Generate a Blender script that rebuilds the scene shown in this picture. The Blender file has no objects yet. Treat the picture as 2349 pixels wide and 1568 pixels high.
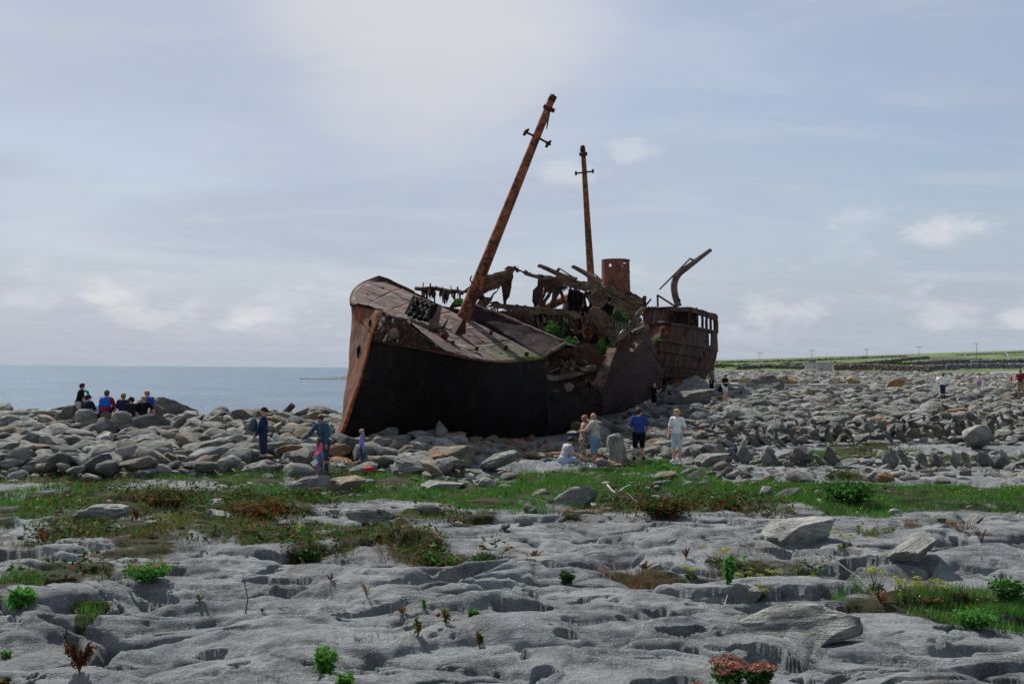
import bpy, bmesh, math, random, time
import numpy as np
from mathutils import Vector, Matrix
T0 = time.time()
scn = bpy.context.scene
COL = scn.collection
rng = np.random.default_rng(11)
random.seed(5)

# ---------------------------------------------------------------- camera
FOC = 2284.0; CXP = 1174.5; CYP = 784.0          # focal length and centre for a picture 2349 wide
PITCH = math.atan(61 / FOC); ROLL = 0.0075
CAM = np.array([0.0, 0.0, 3.0])
_d = np.array([0, math.cos(PITCH), math.sin(PITCH)]); _u0 = np.array([0, -math.sin(PITCH), math.cos(PITCH)]); _r0 = np.array([1.0, 0, 0])
_R = _r0 * math.cos(ROLL) + _u0 * math.sin(ROLL); _U = _u0 * math.cos(ROLL) - _r0 * math.sin(ROLL)
cam_data = bpy.data.cameras.new('camera'); cam = bpy.data.objects.new('camera', cam_data); COL.objects.link(cam)
cam_data.sensor_width = 36.0; cam_data.lens = 36.0 * FOC / 2349.0
cam_data.clip_start = 0.1; cam_data.clip_end = 60000
cam.matrix_world = Matrix(((_R[0], _U[0], -_d[0], CAM[0]), (_R[1], _U[1], -_d[1], CAM[1]), (_R[2], _U[2], -_d[2], CAM[2]), (0, 0, 0, 1)))
scn.camera = cam

def ray(px, py): return _d + _R * ((px - CXP) / FOC) - _U * ((py - CYP) / FOC)
def P(px, py, Y):
    k = ray(px, py); return CAM + k * (Y / k[1])
def proj(p):
    q = np.asarray(p, float) - CAM; z = q @ _d
    return CXP + FOC * (q @ _R) / z, CYP - FOC * (q @ _U) / z

# ---------------------------------------------------------------- sky, sun, exposure
SUN_AZ = math.radians(-34); SUN_EL = math.radians(50)     # azimuth from +Y towards +X
world = bpy.data.worlds.new('World'); scn.world = world; world.use_nodes = True
def build_world():
    nt = world.node_tree; nt.nodes.clear(); N = nt.nodes.new; L = nt.links.new
    def val(v):
        n = N('ShaderNodeValue'); n.outputs[0].default_value = v; return n.outputs[0]
    def m(op, a, b=None, c=None, clamp=False):
        n = N('ShaderNodeMath'); n.operation = op; n.use_clamp = clamp
        for i, s in enumerate((a, b, c)):
            if s is None: continue
            if isinstance(s, (int, float)): n.inputs[i].default_value = s
            else: L(s, n.inputs[i])
        return n.outputs[0]
    def mix(f, a, b):
        n = N('ShaderNodeMix'); n.data_type = 'RGBA'
        for s, k in ((f, 0), (a, 6), (b, 7)):
            if isinstance(s, (int, float)): n.inputs[k].default_value = s
            elif isinstance(s, tuple): n.inputs[k].default_value = (*s, 1)
            else: L(s, n.inputs[k])
        return n.outputs[2]
    tc = N('ShaderNodeTexCoord'); D = tc.outputs['Generated']
    sep = N('ShaderNodeSeparateXYZ'); L(D, sep.inputs[0])
    x, y, z = sep.outputs
    zc = m('MAXIMUM', z, 0.0)
    # planar cloud sheet coordinates
    den = m('ADD', zc, 0.10)
    cmb = N('ShaderNodeCombineXYZ'); L(m('DIVIDE', x, den), cmb.inputs[0]); L(m('DIVIDE', y, den), cmb.inputs[1])
    def noise(vec, scale, detail, rough=0.55, dist=0.0, off=(0, 0, 0), st=(1, 1, 1)):
        mp = N('ShaderNodeMapping'); L(vec, mp.inputs[0]); mp.inputs['Location'].default_value = off; mp.inputs['Scale'].default_value = st
        n = N('ShaderNodeTexNoise'); n.inputs['Scale'].default_value = scale; n.inputs['Detail'].default_value = detail
        n.inputs['Roughness'].default_value = rough; n.inputs['Distortion'].default_value = dist; L(mp.outputs[0], n.inputs[0]); return n.outputs[0]
    def ramp(v, a, b):
        n = N('ShaderNodeMapRange'); n.interpolation_type = 'SMOOTHSTEP'; L(v, n.inputs[0]); n.inputs[1].default_value = a; n.inputs[2].default_value = b; return n.outputs[0]
    sky = N('ShaderNodeTexSky'); sky.sky_type = 'NISHITA'; sky.sun_disc = False
    sky.sun_elevation = SUN_EL; sky.sun_rotation = SUN_AZ; sky.air_density = 1.0; sky.dust_density = 2.0; sky.ozone_density = 1.5
    sc = N('ShaderNodeVectorMath'); sc.operation = 'SCALE'; L(sky.outputs[0], sc.inputs[0]); sc.inputs['Scale'].default_value = 0.9
    blue = sc.outputs[0]
    K = 10.0                                   # world strength is 0.1, so cloud radiance is written ten times up
    # thin high veil, thicker towards the left, thinner (bluer) to the upper right
    veil_n = noise(cmb.outputs[0], 0.55, 5, 0.5, 0.6, (3.1, 1.7, 0))
    veil = m('ADD', m('MULTIPLY', ramp(veil_n, 0.3, 0.72), 0.45), m('MULTIPLY_ADD', x, -0.42, 0.52), clamp=True)
    low = ramp(z, 0.30, 0.0)
    veil = m('MAXIMUM', veil, m('MULTIPLY', low, 1.0))
    veil_col = mix(low, (0.355 * K, 0.398 * K, 0.492 * K), (0.350 * K, 0.396 * K, 0.480 * K))
    col = mix(m('MULTIPLY', veil, 0.90), blue, veil_col)
    # soft ragged layers in the veil
    lay = noise(cmb.outputs[0], 0.9, 7, 0.6, 1.0, (7.7, 2.2, 0), (1.0, 2.2, 1.0)); lay2 = noise(cmb.outputs[0], 2.6, 6, 0.62, 0.6, (1.7, 9.2, 0), (1.0, 1.7, 1.0))
    lm = m('MULTIPLY', ramp(m('ADD', lay, m('MULTIPLY', m('SUBTRACT', lay2, .5), .45)), 0.42, 0.72), 0.26)
    col = mix(lm, col, (0.50 * K, 0.52 * K, 0.57 * K))
    # bright sheet of cloud lit from behind, high above the wreck
    def lobe(dx, dy, dz, a, b):
        v = Vector((dx, dy, dz)).normalized()
        n = N('ShaderNodeVectorMath'); n.operation = 'DOT_PRODUCT'; L(D, n.inputs[0]); n.inputs[1].default_value = v
        return ramp(n.outputs['Value'], a, b)
    k = ray(1010, -110); g = lobe(*k, 0.968, 0.999)
    gn = noise(cmb.outputs[0], 1.3, 6, 0.55, 0.8, (0.4, 5.2, 0))
    g = m('MULTIPLY', g, ramp(m('ADD', gn, m('MULTIPLY', g, 0.35)), 0.30, 0.92))
    col = mix(m('MULTIPLY', g, 0.58), col, (0.64 * K, 0.61 * K, 0.595 * K))
    # low cumulus above the horizon
    elong = noise(D, 9.0, 6, 0.62, 0.35, (0.3, 0.1, 0.8), (1, 1, 2.4))
    band = m('MULTIPLY', ramp(z, 0.012, 0.05), ramp(z, 0.17, 0.07))
    cu = m('MULTIPLY', ramp(elong, 0.53, 0.72), m('MULTIPLY', band, 0.42))
    col = mix(cu, col, (0.60 * K, 0.62 * K, 0.67 * K))
    puff_n = noise(D, 24.0, 5, 0.6, 0.4, (2, 3, 4), (1, 1, 1.8))
    for (px, py, w, s) in ((250, 677, 100, .55), (200, 683, 62, .45), (585, 728, 62, .6), (550, 745, 50, .5), (2160, 525, 95, .65), (2235, 520, 60, .5), (2335, 730, 60, .6), (1790, 710, 110, .5), (2160, 722, 90, .45),
                           (1300, 395, 95, .5), (1450, 345, 75, .42), (1970, 490, 90, .32), (340, 735, 70, .4)):
        kk = ray(px, py); hw = w / FOC
        dd = N('ShaderNodeVectorMath'); dd.operation = 'SUBTRACT'; L(D, dd.inputs[0]); dd.inputs[1].default_value = Vector(kk).normalized()
        st = N('ShaderNodeVectorMath'); st.operation = 'MULTIPLY'; L(dd.outputs[0], st.inputs[0]); st.inputs[1].default_value = (1, 1, 2.6)
        ln = N('ShaderNodeVectorMath'); ln.operation = 'LENGTH'; L(st.outputs[0], ln.inputs[0])
        q = m('SUBTRACT', 1.0, m('DIVIDE', ln.outputs['Value'], hw * 1.35))
        f = m('MULTIPLY', ramp(m('ADD', q, m('MULTIPLY_ADD', puff_n, 2.2, -1.1)), 0.15, 0.95), s)
        f = m('MULTIPLY', f, m('MULTIPLY', ramp(q, 0.0, 0.3), 0.75))
        col = mix(f, col, (0.66 * K, 0.645 * K, 0.65 * K))
    bg = N('ShaderNodeBackground'); L(col, bg.inputs[0]); bg.inputs[1].default_value = 0.094
    out = N('ShaderNodeOutputWorld'); L(bg.outputs[0], out.inputs[0])
build_world()
sl = bpy.data.lights.new('sun', 'SUN'); sl.energy = 4.4; sl.angle = math.radians(1.5); sl.color = (1.0, 0.97, 0.92)
so = bpy.data.objects.new('sun', sl); COL.objects.link(so)
_sd = Vector((math.sin(SUN_AZ) * math.cos(SUN_EL), math.cos(SUN_AZ) * math.cos(SUN_EL), math.sin(SUN_EL)))
so.rotation_euler = _sd.to_track_quat('Z', 'Y').to_euler(); so.location = (-20, 20, 60)
vs = scn.view_settings; vs.view_transform = 'Standard'; vs.look = 'None'; vs.exposure = 0.42; vs.gamma = 1.0; vs.use_curve_mapping = False
scn.cycles.max_bounces = 5; scn.cycles.diffuse_bounces = 3; scn.cycles.use_denoising = True

# ---------------------------------------------------------------- helpers
def tag(o, label=None, cat=None, group=None, kind=None):
    if label: o['label'] = label
    if cat: o['category'] = cat
    if group: o['group'] = group
    if kind: o['kind'] = kind
    return o
def empty(name, loc, label=None, cat=None, group=None, rz=0):
    o = bpy.data.objects.new(name, None); COL.objects.link(o); o.location = loc; o.rotation_euler = (0, 0, rz); o.empty_display_size = 0.2
    return tag(o, label, cat, group)
def np_mesh(name, V, Fl, smooth=True, tint=None, extra=None):
    """V (n,3); Fl: list of (m,k) int arrays, faces of k corners"""
    me = bpy.data.meshes.new(name); V = np.asarray(V, np.float32)
    if not isinstance(Fl, list): Fl = [Fl]
    Fl = [np.asarray(f, np.int32) for f in Fl if len(f)]
    me.vertices.add(len(V)); me.vertices.foreach_set('co', V.ravel())
    tot = sum(f.size for f in Fl); nf = sum(len(f) for f in Fl)
    me.loops.add(tot); me.loops.foreach_set('vertex_index', np.concatenate([f.ravel() for f in Fl]))
    me.polygons.add(nf); st = []; s0 = 0
    for f in Fl:
        st.append(s0 + np.arange(len(f)) * f.shape[1]); s0 += f.size
    me.polygons.foreach_set('loop_start', np.concatenate(st).astype(np.int32))
    me.polygons.foreach_set('use_smooth', np.full(nf, smooth))
    me.update(calc_edges=True)
    if tint is not None:
        a = me.color_attributes.new('tint', 'FLOAT_COLOR', 'POINT'); t = np.ones((len(V), 4), np.float32); t[:, :3] = tint
        a.data.foreach_set('color', t.ravel())
    for k, v in (extra or {}).items():
        a = me.attributes.new(k, 'FLOAT', 'POINT'); a.data.foreach_set('value', np.asarray(v, np.float32))
    return me
def link(name, me, mat=None, parent=None):
    o = bpy.data.objects.new(name, me); COL.objects.link(o)
    if mat is not None and not me.materials: me.materials.append(mat)
    if parent is not None: o.parent = parent
    return o

# numpy gradient noise
_perm = np.random.default_rng(3).permutation(256); _perm = np.concatenate([_perm, _perm, _perm])
_gr = np.random.default_rng(4).normal(size=(256, 3)); _gr /= np.linalg.norm(_gr, axis=1)[:, None]
def n3(x, y, z=0.0):
    x = np.asarray(x, float); y = np.asarray(y, float); z = np.zeros_like(x) + z
    xi = np.floor(x).astype(int); yi = np.floor(y).astype(int); zi = np.floor(z).astype(int)
    xf = x - xi; yf = y - yi; zf = z - zi
    f = lambda t: t * t * t * (t * (t * 6 - 15) + 10)
    u, v, w = f(xf), f(yf), f(zf); r = 0
    for dx in (0, 1):
        for dy in (0, 1):
            for dz in (0, 1):
                h = _perm[_perm[_perm[(xi + dx) & 255] + ((yi + dy) & 255)] + ((zi + dz) & 255)]
                g = _gr[h]; q = g[..., 0] * (xf - dx) + g[..., 1] * (yf - dy) + g[..., 2] * (zf - dz)
                r = r + q * (u if dx else 1 - u) * (v if dy else 1 - v) * (w if dz else 1 - w)
    return r * 1.5
def n2(x, y, s=0.0):
    x = np.asarray(x, float); y = np.asarray(y, float)
    xi = np.floor(x).astype(int); yi = np.floor(y).astype(int); xf = x - xi; yf = y - yi
    f = lambda t: t * t * t * (t * (t * 6 - 15) + 10)
    u, v = f(xf), f(yf); r = 0; si = int(s * 7) & 255
    for dx in (0, 1):
        for dy in (0, 1):
            h = _perm[_perm[_perm[(xi + dx) & 255] + ((yi + dy) & 255)] + si]
            g = _gr[h]; q = g[..., 0] * (xf - dx) + g[..., 1] * (yf - dy)
            r = r + q * (u if dx else 1 - u) * (v if dy else 1 - v)
    return r * 1.9
def fbm2(x, y, o=4, s=0.0, g=0.5):
    r = 0; a = 1; t = 0
    for i in range(o):
        r = r + a * n2(x * 2 ** i, y * 2 ** i, s + i * 1.3); t += a; a *= g
    return r / t
def sstep(a, b, x):
    t = np.clip((np.asarray(x, float) - a) / (b - a), 0, 1); return t * t * (3 - 2 * t)

# ---------------------------------------------------------------- terrain height
_yl = np.array([0, 6, 8, 12, 20, 26, 28.5, 31, 34, 37, 40, 46, 60, 2000]); _zl = np.array([.9, .5, .25, .06, 0, 0, .03, .12, .36, .55, .62, .62, .6, .6])
_yr = np.array([0, 6, 8, 12, 20, 30, 36, 40, 50, 58, 67, 90, 150, 215, 260, 330, 420, 620, 900, 2600]); _zr = np.array([.9, .5, .25, .06, 0, 0, .06, .35, .8, 1.12, 1.45, 1.8, 2.25, 2.55, 3.0, 4.2, 6.0, 10.5, 14, 18])
_uc = np.array([-3, -.6, -.30, -.2, -.15, -.08, 0, .05, .1, .16, .2, 3]); _cc = np.array([40, 40, 40.5, 42, 45, 52, 66, 84, 120, 300, 2500, 2500])
def ground(x, y):
    x = np.asarray(x, float); y = np.asarray(y, float); yy = np.maximum(y, 0.5); u = x / yy
    zl = np.interp(yy, _yl, _zl); zr = np.interp(yy, _yr, _zr)
    far = sstep(150, 500, yy)
    zr = zr + far * (np.clip(u - .2, -.2, .6) * 24 * np.clip((yy - 150) / 450, 0, 1.3) - 2.2 * far)
    zr = zr + far * 1.6 * fbm2(x * .006, y * .006, 3, 2.0)
    t = sstep(-.10, .13, u); z = zl * (1 - t) + zr * t
    # the hollow beside the hull, where the wreck is bedded among the boulders
    z = z - .35 * np.exp(-((x - 5.2) / 3.5) ** 2 - ((y - 46) / 8) ** 2)
    yc = np.interp(u, _uc, _cc); yc = yc + 1.4 * n2(x * .25, y * .02, 5.0)
    z = z - 7.5 * sstep(0, 1, (yy - yc) / (yc * .35 + 6))
    return z
def cells(x, y, s):
    """Worley: distance to the two nearest jittered points"""
    xi = np.floor(x).astype(int); yi = np.floor(y).astype(int); d1 = np.full(x.shape, 9.0); d2 = d1.copy(); idc = np.zeros(x.shape, int)
    for dx in (-1, 0, 1):
        for dy in (-1, 0, 1):
            h = _perm[_perm[(xi + dx) & 255] + ((yi + dy + s) & 255)]; h2 = _perm[h + 77]
            q = np.hypot(xi + dx + .15 + .7 * h / 255. - x, yi + dy + .15 + .7 * h2 / 255. - y)
            nw = q < d1; d2 = np.where(nw, d1, np.minimum(d2, q)); idc = np.where(nw, h, idc); d1 = np.where(nw, q, d1)
    return d1, d2, idc
def plateau(n, thr, w):
    m = np.clip((n - thr) / w, 0, 1); return np.sqrt(np.maximum(0, 1 - (1 - m) ** 2))
def rock_relief(x, y):
    """weathered slabs lying over one another, solution hollows, joints"""
    a, c = math.cos(.10), math.sin(.10); X = a * x + c * y; Yv = -c * x + a * y
    jx = .10 * n2(X * 1.7, Yv * 1.7, 1.5) + .035 * n2(X * 5, Yv * 5, 1.7); jy = .09 * n2(X * 1.7, Yv * 1.7, 2.5) + .03 * n2(X * 5, Yv * 5, 2.7)
    wx = X + .5 * n2(X * .45, Yv * .45, 1.) + jx; wy = Yv + .45 * n2(X * .45 + 9, Yv * .45, 2.) + jy
    h = .10 * n2(X * .22, Yv * .30, 3.)
    for k, (fx, fy, amp, thr, w, sd) in enumerate(((.20, .46, .15, -.30, .30, 3.), (.26, .66, .12, -.02, .28, 13.), (.22, .58, .11, .14, .28, 23.), (.42, .85, .085, .10, .42, 31.), (.75, 1.35, .055, .16, .50, 17.))):
        h = h + amp * plateau(n2(wx * fx + 3.7 * k, wy * fy, sd) + .10 * n2(wx * fx * 4, wy * fy * 4, sd + 1), thr, w)
    h = h + .030 * n2(wx * .9, wy * 1.5, 5.)
    b = n2(wx * .75, wy * 1.7, 6.) + .22 * n2(wx * 2.4, wy * 4.4, 6.6); h = h - .20 * plateau(b, .55, .11) - .03 * sstep(.2, .5, b)
    b2 = n2(wx * 1.5 + 3, wy * 3.3, 7.) + .25 * n2(wx * 5, wy * 8, 7.4); h = h - .12 * plateau(b2, .63, .10)
    b3 = n2(wx * 3.4 + 3, wy * 6.0, 7.8); h = h - .05 * plateau(b3, .70, .12)
    d1, d2, idc = cells(wx * .30, wy * .62, 3); e = d2 - d1; gate = sstep(.0, .3, n2(X * .3, Yv * .3, 8.))
    h = h - .34 * np.exp(-(e / .034) ** 2) * gate + ((idc % 7) - 3) * .012
    cr = np.abs(n2(wx * .28 + 2, wy * 1.15, 9.)); h = h - .22 * np.exp(-(cr / .018) ** 2) * sstep(.05, .3, n2(X * .5, Yv * .5, 9.5))
    cr2 = np.abs(n2(wx * .16 + 12, wy * .95 + 5, 19.)); h = h - .20 * np.exp(-(cr2 / .016) ** 2) * sstep(-.05, .2, n2(X * .35, Yv * .7, 19.5)) + .05 * np.sign(n2(wx * .16 + 12, wy * .95 + 5, 19.)) * sstep(-.05, .2, n2(X * .35, Yv * .7, 19.5))
    rdg = (1 - np.abs(n2(X * 2.6, Yv * 3.4, 12.))) ** 3; rough = sstep(.05, .45, n2(X * .45, Yv * .6, 13.))
    h = h + .006 * fbm2(X * 4.2, Yv * 5.2, 3, 9.) + .005 * fbm2(X * 13, Yv * 13, 2, 10.) + rough * (.022 * rdg + .014 * fbm2(X * 6, Yv * 9, 2, 14.))
    return h - .30
def relief_amount(x, y):
    return (1 - .45 * sstep(14, 22, y)) * (1 - sstep(32, 39, y))
def surf(x, y):
    x = np.asarray(x, float); y = np.asarray(y, float)
    return ground(x, y) + rock_relief(x, y) * relief_amount(x, y)
def hit(px, py, zoff=0.0, y0=5.0, y1=400.0):
    """distance at which the picture ray meets the ground"""
    k = ray(px, py); ys = np.geomspace(y0, y1, 900); q = CAM[None] + k[None] * (ys / k[1])[:, None]
    below = q[:, 2] <= ground(q[:, 0], q[:, 1]) + zoff
    i = int(np.argmax(below)) if below.any() else len(ys) - 1
    return ys[i]
def G(px, py): 
    Y = hit(px, py); p = P(px, py, Y); return p
# ---------------------------------------------------------------- materials
MATS = {}
class NT:
    def __init__(s, name, rough=.9, spec=.3):
        s.mat = bpy.data.materials.new(name); s.mat.use_nodes = True; s.nt = s.mat.node_tree; s.nt.nodes.clear()
        s.b = s.N('ShaderNodeBsdfPrincipled'); o = s.N('ShaderNodeOutputMaterial'); s.L(s.b.outputs[0], o.inputs[0])
        s.b.inputs['Roughness'].default_value = rough; s.b.inputs['Specular IOR Level'].default_value = spec
        s.tc = s.N('ShaderNodeTexCoord'); s.geo = s.N('ShaderNodeNewGeometry'); MATS[name] = s.mat
    def N(s, t): return s.nt.nodes.new(t)
    def L(s, a, b): s.nt.links.new(a, b)
    def put(s, v, i):
        if isinstance(v, (int, float)): i.default_value = v
        elif isinstance(v, tuple): i.default_value = (*v, 1) if len(v) == 3 and i.type == 'RGBA' else v
        else: s.L(v, i)
    def noise(s, vec, scale, det=4, rough=.55, st=(1, 1, 1), dist=0., off=(0, 0, 0)):
        mp = s.N('ShaderNodeMapping'); s.L(vec, mp.inputs[0]); mp.inputs['Scale'].default_value = st; mp.inputs['Location'].default_value = off
        n = s.N('ShaderNodeTexNoise'); s.L(mp.outputs[0], n.inputs[0]); n.inputs['Scale'].default_value = scale; n.inputs['Detail'].default_value = det
        n.inputs['Roughness'].default_value = rough; n.inputs['Distortion'].default_value = dist; return n.outputs[0]
    def ramp(s, v, a, b):
        n = s.N('ShaderNodeMapRange'); n.interpolation_type = 'SMOOTHSTEP'; s.L(v, n.inputs[0]); n.inputs[1].default_value = a; n.inputs[2].default_value = b; return n.outputs[0]
    def mix(s, f, a, b, mode='MIX'):
        n = s.N('ShaderNodeMix'); n.data_type = 'RGBA'; n.blend_type = mode
        for v, k in ((f, 0), (a, 6), (b, 7)): s.put(v, n.inputs[k])
        return n.outputs[2]
    def m(s, op, a, b=0.0, clamp=False):
        n = s.N('ShaderNodeMath'); n.operation = op; n.use_clamp = clamp; s.put(a, n.inputs[0]); s.put(b, n.inputs[1]); return n.outputs[0]
    def attr(s, name, kind='GEOMETRY'):
        n = s.N('ShaderNodeAttribute'); n.attribute_type = kind; n.attribute_name = name; return n
    def bump(s, h, strength=.5, dist=.02):
        n = s.N('ShaderNodeBump'); s.L(h, n.inputs['Height']); n.inputs['Strength'].default_value = strength; n.inputs['Distance'].default_value = dist
        s.L(n.outputs[0], s.b.inputs['Normal'])
    def col(s, c): s.put(c, s.b.inputs['Base Color']); return s.mat
def flat(name, c, rough=.9, var=.18, scale=9., spec=.25, bump=0.):
    if name in MATS: return MATS[name]
    t = NT(name, rough, spec); v = t.tc.outputs['Object']; n = t.noise(v, scale, 4)
    if bump: t.bump(n, bump, .01)
    return t.col(t.mix(n, tuple(x * (1 - var) for x in c), tuple(min(1, x * (1 + var)) for x in c)))

def mat_limestone():
    t = NT('limestone', .92, .2); v = t.geo.outputs['Position']
    a = t.noise(v, .9, 6, .6, dist=.4); b = t.noise(v, 7., 6, .7); c = t.noise(v, 38., 4, .65); e = t.noise(v, 2.6, 5, .62, off=(7, 2, 1)); strk = t.noise(v, 3.0, 5, .6, (.5, 1.2, 9.))
    col = t.mix(t.ramp(a, .36, .62), (.115, .125, .130), (.262, .278, .281))
    col = t.mix(t.m('MULTIPLY', t.ramp(b, .42, .72), .55), col, (.33, .342, .338))         # pale lichen crust
    col = t.mix(t.m('MULTIPLY', t.ramp(e, .50, .66), .60), col, (.055, .056, .060))        # dark algal stain
    fs = t.noise(v, 90., 3, .7)
    col = t.mix(t.m('MULTIPLY', t.ramp(fs, .56, .66), .6), col, (.38, .385, .37)); col = t.mix(t.m('MULTIPLY', t.ramp(fs, .46, .36), .55), col, (.055, .056, .06))
    col = t.mix(t.m('MULTIPLY', t.ramp(c, .56, .68), .65), col, (.47, .47, .45))           # white specks
    col = t.mix(t.m('MULTIPLY', t.ramp(c, .42, .30), .35), col, (.06, .06, .065))
    col = t.mix(t.m('MULTIPLY', t.ramp(strk, .50, .68), .3), col, (.21, .18, .15))         # brown bedding
    soil = t.attr('soil').outputs['Fac']; g = t.noise(v, 3., 5, .6)
    scol = t.mix(t.ramp(g, .35, .65), (.022, .030, .010), (.050, .042, .020))
    sm = t.ramp(t.m('ADD', soil, t.m('MULTIPLY', t.m('SUBTRACT', b, .5), .5)), .35, .62)
    col = t.mix(sm, col, scol)
    bh = t.m('ADD', t.m('MULTIPLY', b, .8), t.m('ADD', t.m('MULTIPLY', c, .30), t.m('MULTIPLY', strk, .5))); t.bump(t.m('ADD', bh, t.m('MULTIPLY', fs, .25)), 1.0, .10)
    return t.col(col)
def rock_core(t, tint):
    v = t.tc.outputs['Object']; rnd = t.N('ShaderNodeObjectInfo').outputs['Random']
    w = t.geo.outputs['Position']
    a = t.noise(w, 2.2, 5, .6); b = t.noise(w, 9., 5, .68); c = t.noise(w, 34., 3, .6); band = t.noise(v, 3.4, 5, .6, (.7, .9, 7.), .5)
    col = t.mix(t.ramp(a, .3, .7), (.62, .62, .60), (1.28, 1.28, 1.24))
    col = t.mix(1.0, tint, col, 'MULTIPLY')
    col = t.mix(t.m('MULTIPLY', t.ramp(b, .55, .75), .5), col, (.37, .375, .35))
    col = t.mix(t.m('MULTIPLY', t.ramp(b, .42, .28), .5), col, (.065, .062, .062))
    col = t.mix(t.m('MULTIPLY', t.ramp(c, .60, .75), .35), col, (.44, .44, .41))
    col = t.mix(t.m('MULTIPLY', t.ramp(band, .52, .62), .5), col, (.06, .056, .052))
    bh = t.m('ADD', t.m('MULTIPLY', b, .7), t.m('ADD', t.m('MULTIPLY', c, .25), t.m('MULTIPLY', band, .8))); t.bump(bh, 1.0, .10)
    return t.col(col)
def mat_rocks():
    t = NT('boulder_stone', .93, .2); rock_core(t, t.attr('color', 'OBJECT').outputs['Color'])
    t = NT('boulder_stone_mass', .93, .2); rock_core(t, t.attr('tint').outputs['Color'])
def mat_leaf():
    t = NT('leaf', .8, .08); c = t.attr('tint').outputs['Color']; n = t.noise(t.geo.outputs['Position'], 5., 3)
    c = t.mix(t.ramp(n, .3, .7), t.mix(1., c, (.7, .7, .7), 'MULTIPLY'), t.mix(1., c, (1.25, 1.25, 1.2), 'MULTIPLY'))
    t.b.inputs['Subsurface Weight'].default_value = 0.0
    tr = t.N('ShaderNodeBsdfTranslucent'); t.put(t.mix(1., c, (1.2, 1.25, .8), 'MULTIPLY'), tr.inputs[0]); ms = t.N('ShaderNodeMixShader'); ms.inputs[0].default_value = .28
    out = [n for n in t.nt.nodes if n.type == 'OUTPUT_MATERIAL'][0]; t.L(t.b.outputs[0], ms.inputs[1]); t.L(tr.outputs[0], ms.inputs[2]); t.L(ms.outputs[0], out.inputs[0])
    return t.col(c)
def mat_sea():
    t = NT('sea_water', .30, .22); v = t.geo.outputs['Position']
    a = t.noise(v, .35, 6, .68, (1., .55, 1.)); b = t.noise(v, 1.9, 4, .6, (1., .5, 1.)); w = t.noise(v, .03, 4, .5)
    t.bump(t.m('ADD', a, t.m('MULTIPLY', b, .6)), .9, .9)
    t.b.inputs['IOR'].default_value = 1.33
    col = t.mix(t.ramp(w, .35, .65), (.045, .092, .145), (.075, .132, .185)); return t.col(col)
def mat_far():
    """far grazing land: fields, heath, stony patches"""
    t = NT('far_land', .95, .1); v = t.geo.outputs['Position']
    a = t.noise(v, .035, 5, .6); b = t.noise(v, .4, 5, .65); c = t.noise(v, .012, 3, .5)
    grass = t.mix(t.ramp(b, .35, .65), (.075, .125, .042), (.135, .18, .072)); heath = t.mix(t.ramp(b, .4, .6), (.04, .052, .02), (.085, .075, .04))  # grass tones kept pale: distance haze is mixed into the colour
    g = t.mix(t.ramp(a, .46, .56), grass, heath)
    stone = t.mix(t.noise(v, 1.1, 5, .75), (.10, .105, .11), (.30, .31, .32))
    f = t.attr('soil').outputs['Fac']
    return t.col(t.mix(t.ramp(t.m('ADD', f, t.m('MULTIPLY', t.m('SUBTRACT', b, .5), .7)), .4, .6), stone, g))
M_LIME = mat_limestone(); mat_rocks(); M_ROCK = MATS['boulder_stone']; M_ROCKM = MATS['boulder_stone_mass']; M_LEAF = mat_leaf(); M_SEA = mat_sea(); M_FAR = mat_far()

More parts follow.
